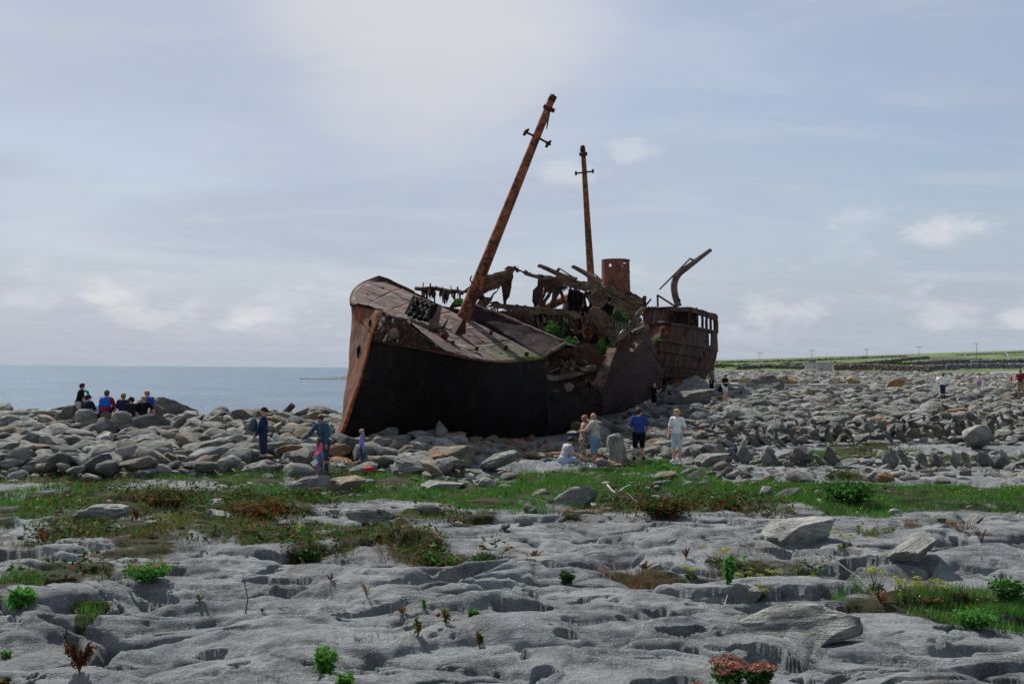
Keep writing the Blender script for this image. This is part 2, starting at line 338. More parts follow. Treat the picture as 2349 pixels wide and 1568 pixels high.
# ---------------------------------------------------------------- where the turf lies: ellipses (x, row, half-width, half-height) seen on the flat ground
TURF = [  # px, row, w, h, kind
    (1500, 1128, 420, 26, 'green'), (1180, 1135, 250, 30, 'green'), (760, 1132, 240, 24, 'green'), (330, 1140, 300, 20, 'mixed'), (60, 1165, 130, 40, 'green'), (250, 1165, 160, 32, 'mixed'), (2050, 1140, 330, 30, 'green'), (2330, 1150, 120, 28, 'green'), (1750, 1120, 200, 22, 'green'),
    (520, 1160, 200, 28, 'bramble'), (640, 1165, 130, 22, 'bramble'), (1500, 1165, 140, 26, 'bramble'), (1700, 1160, 120, 24, 'bramble'), (1930, 1148, 110, 30, 'green'),
    (420, 1215, 360, 26, 'mixed'), (160, 1235, 120, 32, 'bramble'), (330, 1250, 110, 28, 'brown'), (620, 1235, 200, 24, 'mixed'), (860, 1235, 170, 30, 'mixed'), (720, 1252, 80, 20, 'bramble'), (1060, 1270, 130, 18, 'bramble'), (960, 1250, 90, 22, 'brown'),
    (160, 1340, 130, 32, 'mixed'), (40, 1365, 60, 20, 'green'), (560, 1215, 50, 20, 'brown'), (1480, 1312, 140, 22, 'brown'), (1560, 1325, 70, 16, 'mixed'),
    (1760, 1300, 130, 26, 'bramble'), (1880, 1310, 90, 24, 'mixed'), (2060, 1375, 130, 26, 'green'), (2200, 1400, 170, 30, 'green'), (2300, 1390, 90, 44, 'green'), (2150, 1360, 90, 18, 'brown'),
    (1000, 1180, 120, 14, 'mixed'), (1090, 1192, 60, 14, 'bramble'), (1330, 1190, 50, 10, 'brown'), (900, 1188, 60, 12, 'mixed'), (2150, 1215, 70, 12, 'brown'), (2010, 1220, 40, 9, 'mixed'), (1450, 1070, 120, 14, 'green'), (1560, 1085, 90, 12, 'green'),
    (700, 1085, 190, 14, 'mixed'), (400, 1085, 150, 16, 'mixed'), (560, 1070, 60, 8, 'green'), (230, 1105, 120, 12, 'mixed'), (2000, 1040, 110, 10, 'mixed'), (2160, 1020, 90, 8, 'mixed'), (1800, 1062, 80, 8, 'mixed'), (1890, 1050, 60, 8, 'green'), (2250, 1060, 100, 8, 'mixed'), (1990, 1095, 60, 7, 'brown'),
    (120, 1095, 130, 14, 'mixed'), (520, 1100, 170, 12, 'green'), (860, 1105, 120, 14, 'green'), (1000, 1090, 90, 9, 'mixed'), (1250, 1090, 120, 10, 'green'), (1330, 1105, 160, 14, 'green'), (2250, 1125, 140, 18, 'green'),
    (2640, 1142, 320, 26, 'green'), (-260, 1150, 300, 28, 'green'), (-200, 1225, 160, 26, 'mixed'), (2560, 1400, 150, 28, 'green'),
    (900, 1078, 50, 10, 'green'), (1130, 1062, 50, 7, 'green'), (215, 1440, 26, 12, 'green')]
def flat_pt(px, row):
    h = 845 + (px - CXP) * ROLL; y = 3.0 * FOC / (row - h); return (px - CXP) / FOC * y, y
TW = []
for (px, row, w, h, k) in TURF:
    x, y = flat_pt(px, row); y2 = flat_pt(px, row - h)[1]; y1 = flat_pt(px, row + h)[1]
    TW.append((x, (y1 + y2) / 2, w / FOC * y, (y2 - y1) / 2, k))
def soil_mask(x, y):
    m = np.zeros_like(x)
    for (cx, cy, a, b, k) in TW:
        q = ((x - cx) / a) ** 2 + ((y - cy) / b) ** 2
        m = np.maximum(m, np.clip((1.35 if k == 'green' else 1.05) - q * .85, 0, 1))
    return m * np.clip(.80 + .55 * n2(x * 1.1, y * 1.3, 3.) + .25 * n2(x * 3.1, y * 3.1, 4.), 0, 1)

# ---------------------------------------------------------------- ground sheets
def grid_faces(nr, nc):
    i = np.arange(nr - 1)[:, None] * nc + np.arange(nc - 1)[None]; return np.stack([i, i + 1, i + nc + 1, i + nc], -1).reshape(-1, 4)
def make_ground():
    ys = np.concatenate([np.linspace(1.5, 6.4, 14, endpoint=False), np.geomspace(6.4, 24, 560, endpoint=False), np.geomspace(24, 44, 120)])
    us = np.concatenate([np.linspace(-1.3, -.60, 40, endpoint=False), np.linspace(-.60, .60, 830), np.linspace(.60, 1.3, 41)[1:]])
    Yg, Ug = np.meshgrid(ys, us, indexing='ij'); X = Ug * (Yg + 1.0)
    Z = surf(X, Yg); soil = soil_mask(X, Yg)
    soil = np.maximum(soil, .75 * sstep(27, 30, Yg) * sstep(.1, -.05, X / Yg) * (n2(X * .6, Yg * .6, 3) > .1))
    Z = Z + .05 * sstep(.3, .7, soil) * sstep(15, 20, Yg)
    me = np_mesh('limestone_pavement', np.stack([X, Yg, Z], -1).reshape(-1, 3), grid_faces(*X.shape), True, extra={'soil': soil.ravel()})
    tag(link('ground', me, M_LIME), kind='structure')
    ys = np.concatenate([np.geomspace(43.6, 120, 90, endpoint=False), np.geomspace(120, 9000, 200)])
    us = np.linspace(-1.6, 1.6, 420)
    Yg, Ug = np.meshgrid(ys, us, indexing='ij'); X = Ug * (Yg + 1.0)
    Z = ground(X, Yg) + .05 * n2(X * .8, Yg * .8, 3.) - .05 * sstep(43, 44, Yg)
    Z = np.where(Z < -5.5, -5.5, Z)
    h = ground(X, Yg)
    f = sstep(205, 235, Yg + 26 * n2(X * .02, Yg * .02, 6.) + (X / Yg - .3) * -110)
    f = np.maximum(f, .0)
    me = np_mesh('shore_and_fields', np.stack([X, Yg, Z], -1).reshape(-1, 3), grid_faces(*X.shape), True, extra={'soil': f.ravel()})
    tag(link('terrain', me, M_FAR), kind='structure')
    # sea
    ys = np.concatenate([[20.], np.geomspace(60, 40000, 120)]); us = np.linspace(-3.0, 1.2, 60); Yg, Ug = np.meshgrid(ys, us, indexing='ij'); X = Ug * Yg
    me = np_mesh('sea', np.stack([X, Yg, np.full_like(X, -3.0)], -1).reshape(-1, 3), grid_faces(*X.shape), True)
    tag(link('sea', me, M_SEA), kind='structure')
make_ground()
print('ground', round(time.time() - T0, 1))
# ---------------------------------------------------------------- boulders
def ico(sub):
    bm = bmesh.new(); bmesh.ops.create_icosphere(bm, subdivisions=sub, radius=1.0)
    V = np.array([v.co[:] for v in bm.verts]); F = np.array([[v.index for v in f.verts] for f in bm.faces]); bm.free(); return V, F
ICO = {k: ico(k) for k in (1, 2, 3, 4)}
def rock_shape(seed, sub, ang=.5, flatz=.5):
    r = np.random.default_rng(seed); V, F = ICO[sub]; V = V.copy()
    V = np.sign(V) * np.abs(V) ** (1 - .12 * ang)
    for k in range(int(6 + 13 * ang)):
        n = r.normal(size=3); n[2] *= 1.6; n /= np.linalg.norm(n); d0 = r.uniform(.60 - .20 * ang, .92 - .13 * ang); e = np.maximum(0, V @ n - d0)
        V -= np.outer(e * (.80 + .15 * ang), n)
    o = r.uniform(0, 50, 3)
    dsp = .16 * n3(V[:, 0] * 1.3 + o[0], V[:, 1] * 1.3 + o[1], V[:, 2] * 1.3 + o[2]) + .065 * n3(V[:, 0] * 3.2 + o[1], V[:, 1] * 3.2 + o[2], V[:, 2] * 4.5 + o[0])
    if sub >= 3: dsp = dsp + .03 * n3(V[:, 0] * 6 + o[1], V[:, 1] * 6 + o[2], V[:, 2] * 13 + o[0])
    V *= (1 + dsp)[:, None]
    if sub >= 4:
        lay = n3(V[:, 0] * 1.6 + o[2], V[:, 1] * 1.6, V[:, 2] * 15 + o[1]); pit = n3(V[:, 0] * 4 + o[0], V[:, 1] * 4 + o[2], V[:, 2] * 7)
        V = V * (1 + .035 * np.sign(lay) * np.abs(lay) ** .5 - .05 * sstep(.25, .45, pit) + .018 * n3(V[:, 0] * 14, V[:, 1] * 14, V[:, 2] * 20))[:, None]
    ex = np.abs(V).max(0); V /= ex
    return V * np.array([1, r.uniform(.6, .82), flatz * r.uniform(.8, 1.2)]), F
KINDS = [('rounded', .15, .55), ('blocky', .75, .55), ('flat', .7, .32), ('rounded', .3, .45), ('angular', 1., .48), ('flat', .45, .36), ('rounded', .25, .62), ('blocky', .9, .45), ('angular', .8, .6), ('flat', .9, .28), ('rounded', .4, .42), ('long', .6, .34), ('blocky', .6, .66), ('long', .5, .40)]
SHP = {}
for i, (nm, an, fz) in enumerate(KINDS):
    for sub in (1, 2, 3, 4): SHP[i, sub] = rock_shape(100 + i, sub, an, fz)
    if nm == 'long':
        for sub in (1, 2, 3, 4): V, F = SHP[i, sub]; SHP[i, sub] = (V * np.array([1, .62, 1]), F)
def sharpen(me, deg):
    bm = bmesh.new(); bm.from_mesh(me)
    for e in bm.edges:
        if len(e.link_faces) == 2 and e.calc_face_angle() > math.radians(deg): e.smooth = False
    bm.to_mesh(me); bm.free()
ROCK_ME = []; ROCK_BIG = {}
def big_mesh(i):
    if i not in ROCK_BIG:
        V, F = SHP[i, 4]; me = np_mesh('boulder_large', V, F); sharpen(me, 32); me.materials.append(M_ROCK); ROCK_BIG[i] = me
    return ROCK_BIG[i]
for i in range(len(KINDS)):
    V, F = SHP[i, 3]; me = np_mesh('boulder_%s' % KINDS[i][0], V, F); sharpen(me, 26); me.materials.append(M_ROCK); ROCK_ME.append(me)
TINTS = {'grey': (.225, .226, .212), 'dark grey': (.14, .137, .13), 'brownish': (.21, .175, .135), 'orange-stained': (.27, .155, .08), 'pale': (.34, .34, .32), 'greenish grey': (.20, .215, .19)}
def rot_mat(rx, ry, rz):
    cx, sx, cy, sy, cz, sz = math.cos(rx), math.sin(rx), math.cos(ry), math.sin(ry), math.cos(rz), math.sin(rz)
    return np.array([[cz, -sz, 0], [sz, cz, 0], [0, 0, 1]]) @ np.array([[cy, 0, sy], [0, 1, 0], [-sy, 0, cy]]) @ np.array([[1, 0, 0], [0, cx, -sx], [0, sx, cx]])

ROCKS = []   # dicts: x y z s(half length) rot kind tint
def add_rock(x, y, s, kind=None, tint=None, zlift=0., rot=None, lab=None, sq=(1, 1, 1)):
    kind = random.randrange(len(KINDS)) if kind is None else kind
    if tint is None: tint = random.choices(list(TINTS), (58, 20, 10, .8, 3, 9))[0]
    if rot is None: rot = (random.gauss(.05, .22), random.gauss(-.1, .24), random.gauss(0, .55) + (math.pi if random.random() < .5 else 0))
    z = float(ground(x, y)) + zlift
    c = np.array(TINTS[tint]) * random.uniform(.78, 1.2) * np.array([random.uniform(.97, 1.04), 1, random.uniform(.95, 1.04)])
    ROCKS.append(dict(x=x, y=y, z=z, s=s, rot=rot, kind=kind, tint=tint, c=c, lab=lab, sq=sq))
class Hash:
    def __init__(s, c): s.c = c; s.d = {}
    def near(s, x, y, r):
        i, j = int(x // s.c), int(y // s.c); n = int(r // s.c) + 1
        for a in range(i - n, i + n + 1):
            for b in range(j - n, j + n + 1):
                yield from s.d.get((a, b), ())
    def add(s, x, y, r): s.d.setdefault((int(x // s.c), int(y // s.c)), []).append((x, y, r))
KEEP = []   # (x, y, r): places kept free of random boulders (people's feet, walls)
def scatter(inside, ub, yb, n, smin, smax, pk=.55, layers=2, lift=.0, kinds=None, pw=2.2, tintf=None, up=.42):
    h = Hash(1.2)
    for lay in range(layers):
        if lay: h = Hash(1.2)
        for it in range(n):
            u = random.uniform(*ub); y = math.sqrt(random.uniform(yb[0] ** 2, yb[1] ** 2)); x = u * y
            w = inside(x, y)
            if w <= 0 or random.random() > w: continue
            s = smin + (smax - smin) * (1 - it / n) ** pw * random.uniform(.75, 1.1)
            s *= (.6 + .4 * w)
            if any(math.hypot(x - a, y - b) < pk * (s + r) for a, b, r in h.near(x, y, s + smax)): continue
            if any(math.hypot(x - a, y - b) < r + .55 * s for a, b, r in KEEP): continue
            h.add(x, y, s); add_rock(x, y, s, random.choice(kinds) if kinds else None, tintf(x, y) if tintf else None, zlift=lift + s * (.10 + up * lay) + .10 * lay)
def lin(a, b, v): return max(0., min(1., (v - a) / (b - a)))

# the boulders one can name, from the picture: (px, row of the base, width px, kind, tint, label, tilt, squash)
NAMED = [
    (1845, 1246, 172, 7, 'pale', 'largest loose boulder lying on the bare pavement right of centre, undercut in front', (.0, -.05, .1), (1, 1, .95)),
    (1810, 1440, 330, 9, 'grey', 'long rough pitted outcrop block in the right foreground', (.1, -.16, .12), (1, 1, .68)),
    (232, 1192, 124, 0, 'grey', 'smooth rounded boulder in the grass on the left, in front of the bramble', (0, -.1, .2), (1, 1, .8)),
    (508, 1196, 66, 4, 'grey', 'wedge-shaped boulder at the edge of the left pavement, right of a small one', (0, .3, .2), (1, 1, 1.2)),
    (450, 1184, 50, 3, 'dark grey', 'small dark boulder beside the wedge-shaped boulder on the left', None, (1, 1, 1)),
    (850, 1192, 112, 11, 'grey', 'low layered boulder in front of the turf, below the girl in lilac', (0, .12, .1), (1, 1, .7)),
    (992, 1180, 72, 8, 'grey', 'twin-peaked layered boulder in front of the green turf at the centre', (0, .1, 0), (1, 1, 1.1)),
    (1322, 1156, 100, 11, 'grey', 'weathered long boulder in the turf with bleached twigs on it', (0, -.2, .2), (1, 1, 1.2)),
    (1207, 1200, 34, 8, 'pale', 'small pale pointed stone standing on the pavement at the centre', (0, .4, .5), (1, 1, 1.8)),
    (1275, 1205, 46, 6, 'grey', 'small rounded stone on the pavement right of the pale pointed stone', None, (1, 1, 1)),
    (1755, 1132, 32, 12, 'grey', 'small upright stone tilted in the bramble on the right', (0, 1.0, .4), (1, 1, 2.2)),
    (1800, 1144, 72, 9, 'dark grey', 'dark layered stone lying in the bramble on the right', (0, -.45, .2), (1, 1, 1.1)),
    (2232, 1192, 52, 4, 'grey', 'angular stone standing on rubble at the right edge of the turf', (0, -.5, .2), (1, 1, 1.3)),
    (2180, 1190, 70, 2, 'grey', 'flat stone beside the angular stone at the right edge of the turf', None, (1, 1, 1)),
    (692, 1400, 98, 7, 'grey', 'single flat block lying loose on the left foreground pavement', (0, -.08, .1), (1, 1, .8)),
    (1722, 1364, 54, 4, 'pale', 'small pyramid-shaped stone among the yellow umbels in the foreground', (0, .2, .3), (1, 1, 2.0)),
    (2098, 1300, 96, 4, 'grey', 'leaning wedge stone on the right pavement above the yellow umbels', (0, -.45, .3), (1, 1, 1.2)),
    (800, 1124, 92, 4, 'brownish', 'brown and grey layered boulder in front of the girl in lilac', (0, -.1, .2), (1, 1, 1.1)),
    (838, 1088, 66, 5, 'grey', 'grey boulder hiding the feet of the girl in lilac', None, (1, 1, 1.0)),
    (715, 1118, 120, 11, 'grey', 'long low slab at the feet of the girl in pink', (0, -.1, .15), (1, 1, .8)),
    (602, 1092, 98, 5, 'grey', 'flat boulder the woman in the navy coat stands on', (0, 0, .05), (1, 1, .9)),
    (680, 1095, 76, 3, 'grey', 'rounded boulder between the woman in navy and the girl in pink', None, (1, 1, 1)),
    (960, 1092, 110, 6, 'grey', 'broad humped grey boulder below the bow, at the back of the turf', (0, 0, .2), (1, 1, 1.1)),
    (1020, 1120, 104, 7, 'grey', 'layered boulder at the edge of the turf below the bow', (0, .1, .1), (1, 1, .62)),
    (985, 1060, 90, 11, 'grey', 'long boulder dipping to the right in the shade of the bow', (0, .42, .1), (1, 1, 1.2)),
    (1065, 1052, 74, 3, 'brownish', 'rust-tinted boulder under the hull, right of the dipping boulder', None, (1, 1, 1)),
    (1140, 1078, 90, 12, 'grey', 'broad grey boulder under the middle of the hull', None, (1, 1, .9)),
    (785, 1072, 56, 6, 'orange-stained', 'orange boulder behind the girl in lilac', None, (1, 1, 1)),
    (865, 1078, 72, 3, 'brownish', 'tan rounded boulder right of the girl in lilac', None, (1, 1, 1.0)),
    (690, 1040, 74, 4, 'brownish', 'tan block left of the father in blue', (0, -.2, .2), (1, 1, 1)),
    (560, 1052, 74, 13, 'brownish', 'brown tilted boulder left of the woman in the navy coat', (0, -.3, .1), (1, 1, 1.1)),
    (508, 945, 72, 7, 'orange-stained', 'orange slab on the ridge crest against the sea', (0, -.35, .1), (1, 1, .9)),
    (650, 1000, 44, 8, 'grey', 'pointed grey boulder right of the woman in the navy coat', (0, .4, .2), (1, 1, 1.4)),
    (715, 935, 92, 7, 'brownish', 'flat tan slab on the highest part of the crest left of the bow', (0, .05, .1), (1, 1, .8)),
    (700, 965, 110, 2, 'pale', 'long pale slab below the crest left of the bow', (0, 0, .0), (1, 1, .8)),
    (345, 978, 150, 11, 'dark grey', 'long dark boulder at the right end below the seated group', (0, -.06, .1), (1, 1, 1.0)),
    (1418, 1064, 46, 13, 'grey', 'tall standing slab right of the embracing couple', (0, 1.35, .2), (1.0, 1.2, 2.9)),
    (1340, 1000, 64, 13, 'orange-stained', 'orange-stained slab at the foot of the hull behind the couple', (0, .35, .2), (1, 1, 1.2)),
    (1375, 985, 70, 6, 'grey', 'large rounded boulder behind the head of the embracing man', None, (1, 1, 1.)),
    (1395, 1003, 46, 13, 'orange-stained', 'rusty red long stone behind the embracing man', (0, -.35, .2), (1, 1, 1)),
    (1526, 911, 36, 8, 'pale', 'pale leaning rock beside the girl in dark clothes', (0, -.9, .3), (1, 1, 1.6)),
    (1528, 930, 36, 0, 'grey', 'rounded rock below the pale leaning rock', None, (1, 1, 1.1)),
    (1595, 940, 116, 7, 'dark grey', 'long dark slab with a deep shadow right of the girl in dark clothes', (0, -.06, .1), (1, 1, .95)),
    (1590, 912, 110, 2, 'grey', 'upper broad slab beneath the stern', (0, 0, 0), (1, 1, 1.2)),
    (1712, 968, 96, 6, 'greenish grey', 'large greenish boulder in the middle of the right boulder field', (0, .1, .1), (1, 1, .9)),
    (1758, 903, 92, 9, 'dark grey', 'long dark slab lying against the concrete platform', (0, .05, .1), (1, 1, 1.2)),
    (1845, 918, 60, 11, 'brownish', 'brown tilted stone in front of the concrete platform', (0, -.4, .2), (1, 1, 1.2)),
    (2050, 902, 40, 9, 'orange-stained', 'orange slab leaning up steeply left of the long-haired woman', (0, -.8, .3), (1, 1, 1.25)),
    (2125, 904, 66, 0, 'pale', 'big pale smooth boulder left of the long-haired woman', (0, 0, .1), (1, 1, .8)),
    (2200, 905, 60, 3, 'pale', 'pale long boulder right of the long-haired woman', (0, 0, .1), (1, 1, .7)),
    (2095, 1118, 46, 8, 'pale', 'white crusted boulder at the back of the right turf, left of its twin', None, (1, 1, .9)),
    (2165, 1112, 42, 6, 'pale', 'white crusted boulder at the back of the right turf, right of its twin', None, (1, 1, .9)),
    (1840, 1105, 70, 6, 'grey', 'grey rounded boulder half sunk behind the turf right of centre', None, (1, 1, .7)),
    (1525, 1105, 60, 12, 'brownish', 'boulder with a rust-coloured right half at the back of the turf', None, (1, 1, .9)),
    (1640, 1072, 84, 7, 'grey', 'square grey block in front of the boy in the white T-shirt', (0, 0, .1), (1, 1, .9)),
    (2245, 1030, 62, 8, 'grey', 'big leaning boulder between the two stone walls at the right', (0, -.7, .2), (1, 1, 1.3)),
]
for (px, row, w, kd, tn, lab, rt, sq) in NAMED:
    Y = hit(px, row); p = P(px, row, Y); s = w / 2 / FOC * Y
    rt = rt or (random.gauss(0, .1), random.gauss(0, .12), random.gauss(0, .3))
    # raise it so that its base sits slightly in the ground
    V, F = SHP[kd, 2]; goal = .46 * sq[2]; sq = [1., 1., 1.]
    for _ in range(6):
        q = (V * np.array(sq)) @ rot_mat(*rt).T; ex = q.max(0) - q.min(0); rr = goal / (ex[2] / ex[0]); k_ = 2 if abs(rt[1]) < .7 else 0; sq[k_] = min(1.7, max(.55, sq[k_] * rr ** .7))
    q = (V * np.array(sq)) @ rot_mat(*rt).T; sc = 2 * s / (q[:, 0].max() - q[:, 0].min()); q *= sc
    add_rock(p[0], Y + (.0 if Y < 20 else .25 * s), sc, kd, tn, zlift=float(-q[:, 2].min()) * .88 + (float(np.mean(surf(np.linspace(p[0] - .6 * s, p[0] + .6 * s, 7), np.full(7, Y)) - ground(np.linspace(p[0] - .6 * s, p[0] + .6 * s, 7), np.full(7, Y)))) - .03 if Y < 26 else 0), rot=rt, lab=lab, sq=sq)
    ROCKS[-1]['nm'] = True; ROCKS[-1]['big'] = w > 80; ROCKS[-1]['c'] = np.array(TINTS[tn]) * (1.12 if tn != 'pale' else .9)
    if w > 300: ROCKS[-1]['z'] -= .10
    if px == 1845: ROCKS[-1]['z'] -= .16
    KEEP.append((p[0], Y + .2 * s, .55 * s))

# the rocks the seated group half hides behind: (px left, px right, row top, row base, Y, kind, tint, label)
for (xa, xb, ra, rb, Y, kd, tn, lab) in ((138, 178, 928, 955, 36.4, 7, 'dark grey', 'dark layered rock at the left end of the seated group'), (166, 221, 937, 962, 35.4, 3, 'grey', 'rounded rock in front of the youth with the navy T-shirt'), (225, 256, 944, 962, 35.6, 1, 'brownish', 'brown pitted rock below the youth with the blue jacket'),
                                         (250, 302, 942, 966, 35.3, 3, 'grey', 'rounded rock below the youth in the purple polo shirt'), (300, 390, 949, 980, 35.3, 11, 'dark grey', 'long dark rock below the right half of the seated group'), (345, 378, 928, 952, 37.2, 0, 'brownish', 'orange-brown rock at the right end of the seated group')):
    s = (xb - xa) / 2 / FOC * Y; V, F = SHP[kd, 2]; hh = (rb - ra) / FOC * Y; zz = hh / float(V[:, 2].max() - V[:, 2].min()) / s * 1.25; p = P((xa + xb) / 2, ra, Y)
    add_rock(p[0], Y, s, kd, tn, lab=lab, rot=(0, 0, .0), sq=(1, .8, zz)); ROCKS[-1]['z'] = p[2] - float(V[:, 2].max()) * s * zz; ROCKS[-1]['nm'] = True; KEEP.append((p[0], Y, s * .8)); KEEP.append((p[0], Y - .6, s * .5))

# dry stone walls (stones are parts of their wall)
def wall_line(pts):
    out = []
    for px, row in pts: p = G(px, row); out.append(p[:2])
    return np.array(out)
def along(line, n):
    seg = np.hypot(*np.diff(line, axis=0).T); c = np.concatenate([[0], np.cumsum(seg)]); t = np.linspace(0, c[-1], n)
    return np.stack([np.interp(t, c, line[:, 0]), np.interp(t, c, line[:, 1])], 1), c[-1]
WALL_A = wall_line([(1592, 1024), (1700, 1028), (1820, 1024), (1949, 1019), (2130, 1010), (2349, 993), (2480, 985)])
WALL_B = wall_line([(1580, 1066), (1700, 1060), (1790, 1070), (1850, 1070), (1960, 1070), (2090, 1072), (2230, 1072), (2349, 1070), (2440, 1066)])
for q, _ in (along(WALL_A, 60), along(WALL_B, 50)):
    for x, y in q: KEEP.append((x, y, .42))
def make_stone(x, y, z, s, kd, rot, tint, parent, sq=(1, 1, 1)):
    o = bpy.data.objects.new('stone', ROCK_ME[kd]); COL.objects.link(o); o.parent = parent
    o.location = Vector((x, y, z)) - parent.location; o.rotation_euler = rot; o.scale = (s * sq[0], s * sq[1], s * sq[2])
    o.color = (*(np.array(TINTS[tint]) * random.uniform(.8, 1.15)), 1); return o
def build_walls():
    q, Ln = along(WALL_A, 400); n = 0
    w = empty('dry_stone_wall', (q[0, 0], q[0, 1], float(ground(*q[0]))), 'long dry stone wall of upright slabs and cobbles in front of the right boulder field', 'wall')
    x0 = 0.
    for lay, (zc, smin, smax) in enumerate(((.22, .26, .42), (.56, .18, .30), (.80, .14, .24))):
        t = 0.
        while t < Ln and n < 292:
            s = random.uniform(smin, smax); t += s * (1.05 if lay == 0 else 1.3)
            i = min(399, int(t / Ln * 400)); x, y = q[i]
            up = random.random() < (.75 if lay == 0 else .4)
            rot = (random.gauss(0, .2), random.uniform(.8, 1.4) * random.choice((1, -1, 1)) if up else random.gauss(0, .35), random.gauss(.2, .35))
            z = float(ground(x, y)) + zc + random.gauss(0, .05) + .12 * n2(np.array([t * .5]), np.array([lay * 3.]), 2.)[0]
            make_stone(x + random.gauss(0, .03), y + random.gauss(0, .06), z, s, random.choice((1, 4, 7, 8, 9, 11, 13, 2)), rot, random.choice(('grey', 'grey', 'grey', 'dark grey', 'greenish grey', 'brownish')), w); n += 1
            t += s * .45
    q, Ln = along(WALL_B, 400)
    w2 = empty('low_stone_wall', (q[0, 0], q[0, 1], float(ground(*q[0]))), 'low broken row of upright slabs in front of the long dry stone wall', 'wall')
    t = 0.
    while t < Ln:
        s = random.uniform(.2, .42); i = min(399, int(t / Ln * 400)); x, y = q[i]
        if n2(np.array([t * .35]), np.array([1.]), 4.)[0] > -.22:
            up = random.random() < .75; rot = (random.gauss(0, .2), random.uniform(.9, 1.3) if up else random.gauss(.1, .25), random.gauss(.1, .4))
            make_stone(x, y + random.gauss(0, .12), float(ground(x, y)) + (s * .75 if up else s * .35), s, random.choice((1, 4, 7, 8, 9, 13, 2, 11)), rot, random.choice(('grey', 'grey', 'grey', 'dark grey', 'greenish grey')), w2)
            if random.random() < .5:
                s2 = s * .7; make_stone(x + random.gauss(0, .2), y + random.uniform(.1, .4), float(ground(x, y)) + s2 * .3, s2, random.choice((2, 3, 5, 9, 12)), (random.gauss(0, .2), random.gauss(0, .3), random.gauss(0, 1)), 'grey', w2)
        t += s * 1.25
# ---------------------------------------------------------------- rust
LIFT = {'deck_rust': .88, 'rotten_planking': 1.55, 'stern_rust': 1.5, 'dark_rust': 1.5, 'mid_hull_rust': 2.6, 'beam_rust': 1.25, 'mast_rust': 1.4, 'funnel_rust': 1.15, 'mizzen_rust': 1.15, 'peeling_bulwark': 1.3, 'coaming_rust': .9}
def rust(name, dark, mid, hi, hi_amt=.5, st=(1, 1, 1), scale=1.6, pale=None, pale_amt=.0, streak=None, bump=.6, sharp=.12, lichen=None):
    k_ = LIFT.get(name, 1.); dark, mid, hi = [(c[0] * k_ * 1.08, c[1] * k_ * .98, c[2] * k_ * .92) for c in (dark, mid, hi)]
    t = NT(name, .88, .25); v = t.geo.outputs['Position']
    a = t.noise(v, scale, 7, .65, st, .4); b = t.noise(v, scale * 4.2, 6, .7, st, .3, (3, 1, 2)); c = t.noise(v, scale * 14, 4, .7, st, 0, (1, 5, 2))
    col = t.mix(t.ramp(a, .5 - sharp, .5 + sharp), dark, mid)
    col = t.mix(t.m('MULTIPLY', t.ramp(b, .5, .62), hi_amt), col, hi)
    col = t.mix(t.m('MULTIPLY', t.ramp(c, .45, .32), .6), col, tuple(x * .4 for x in dark))
    if streak is not None:
        s = t.noise(v, 1.0, 5, .6, streak[0], .1); col = t.mix(t.m('MULTIPLY', t.ramp(s, .48, .62), streak[2]), col, streak[1])
        s2 = t.noise(v, 1.3, 5, .65, streak[0], .1, (9, 4, 1)); col = t.mix(t.m('MULTIPLY', t.ramp(s2, .50, .63), .75), col, dark)
    if pale is not None:
        p = t.noise(v, scale * 2.3, 6, .75, st, .2, (8, 8, 1)); col = t.mix(t.m('MULTIPLY', t.ramp(p, .56, .62), pale_amt), col, pale)
    if lichen is not None:
        p = t.noise(v, 1.1, 5, .7, (1, 1, 1), .2, (2, 7, 1)); col = t.mix(t.m('MULTIPLY', t.ramp(p, .54, .66), .75), col, lichen)
    if name == 'mid_hull_rust':            # near-black towards the bow, blending into the rust going aft
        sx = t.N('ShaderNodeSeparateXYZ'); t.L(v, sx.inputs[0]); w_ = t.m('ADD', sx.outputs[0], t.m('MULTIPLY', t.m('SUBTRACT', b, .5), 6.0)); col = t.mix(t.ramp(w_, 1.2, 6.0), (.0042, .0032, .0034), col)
    t.bump(t.m('ADD', t.m('MULTIPLY', a, .6), t.m('ADD', b, t.m('MULTIPLY', c, .5))), bump, .07)
    return t.col(col)
UPS = (3.2, 3.2, .35)
R_HULL = rust('black_hull', (.0030, .0024, .0028), (.0062, .0040, .0040), (.020, .008, .006), .35, (1, 1, .5), 1.0, (.07, .065, .06), .16, bump=.6)
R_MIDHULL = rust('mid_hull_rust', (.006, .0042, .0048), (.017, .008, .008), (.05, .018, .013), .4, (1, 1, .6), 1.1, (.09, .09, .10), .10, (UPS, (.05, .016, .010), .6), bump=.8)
R_BOW = rust('bow_rust', (.050, .024, .016), (.21, .075, .034), (.33, .115, .045), .75, (1.6, 1.6, .5), 1.3, (.16, .13, .12), .45, (UPS, (.10, .075, .068), .6))
R_STEM = rust('stem_rust', (.10, .035, .018), (.30, .090, .033), (.40, .14, .055), .7)
R_BULW = rust('peeling_bulwark', (.010, .006, .005), (.030, .014, .010), (.12, .065, .04), .5, (1, 1, 1), 1.3, (.48, .43, .37), .95, bump=.9)
R_DECK = rust('deck_rust', (.050, .036, .035), (.120, .088, .083), (.185, .066, .044), .65, (1, 1, 1), .8, (.27, .24, .21), .45, lichen=None, streak=((.35, 2.2, 2.2), (.21, .175, .16), .55))
R_DECKM = rust('mossy_deck', (.06, .055, .04), (.11, .10, .07), (.06, .10, .03), .8, (1, 1, 1), 1.4, (.24, .225, .20), .5, lichen=(.07, .13, .035))
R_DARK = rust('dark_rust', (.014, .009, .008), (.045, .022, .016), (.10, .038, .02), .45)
R_PURP = rust('coaming_rust', (.010, .006, .009), (.026, .012, .017), (.045, .018, .020), .4, (1, 1, 1), 1.6, (.30, .26, .23), .18)
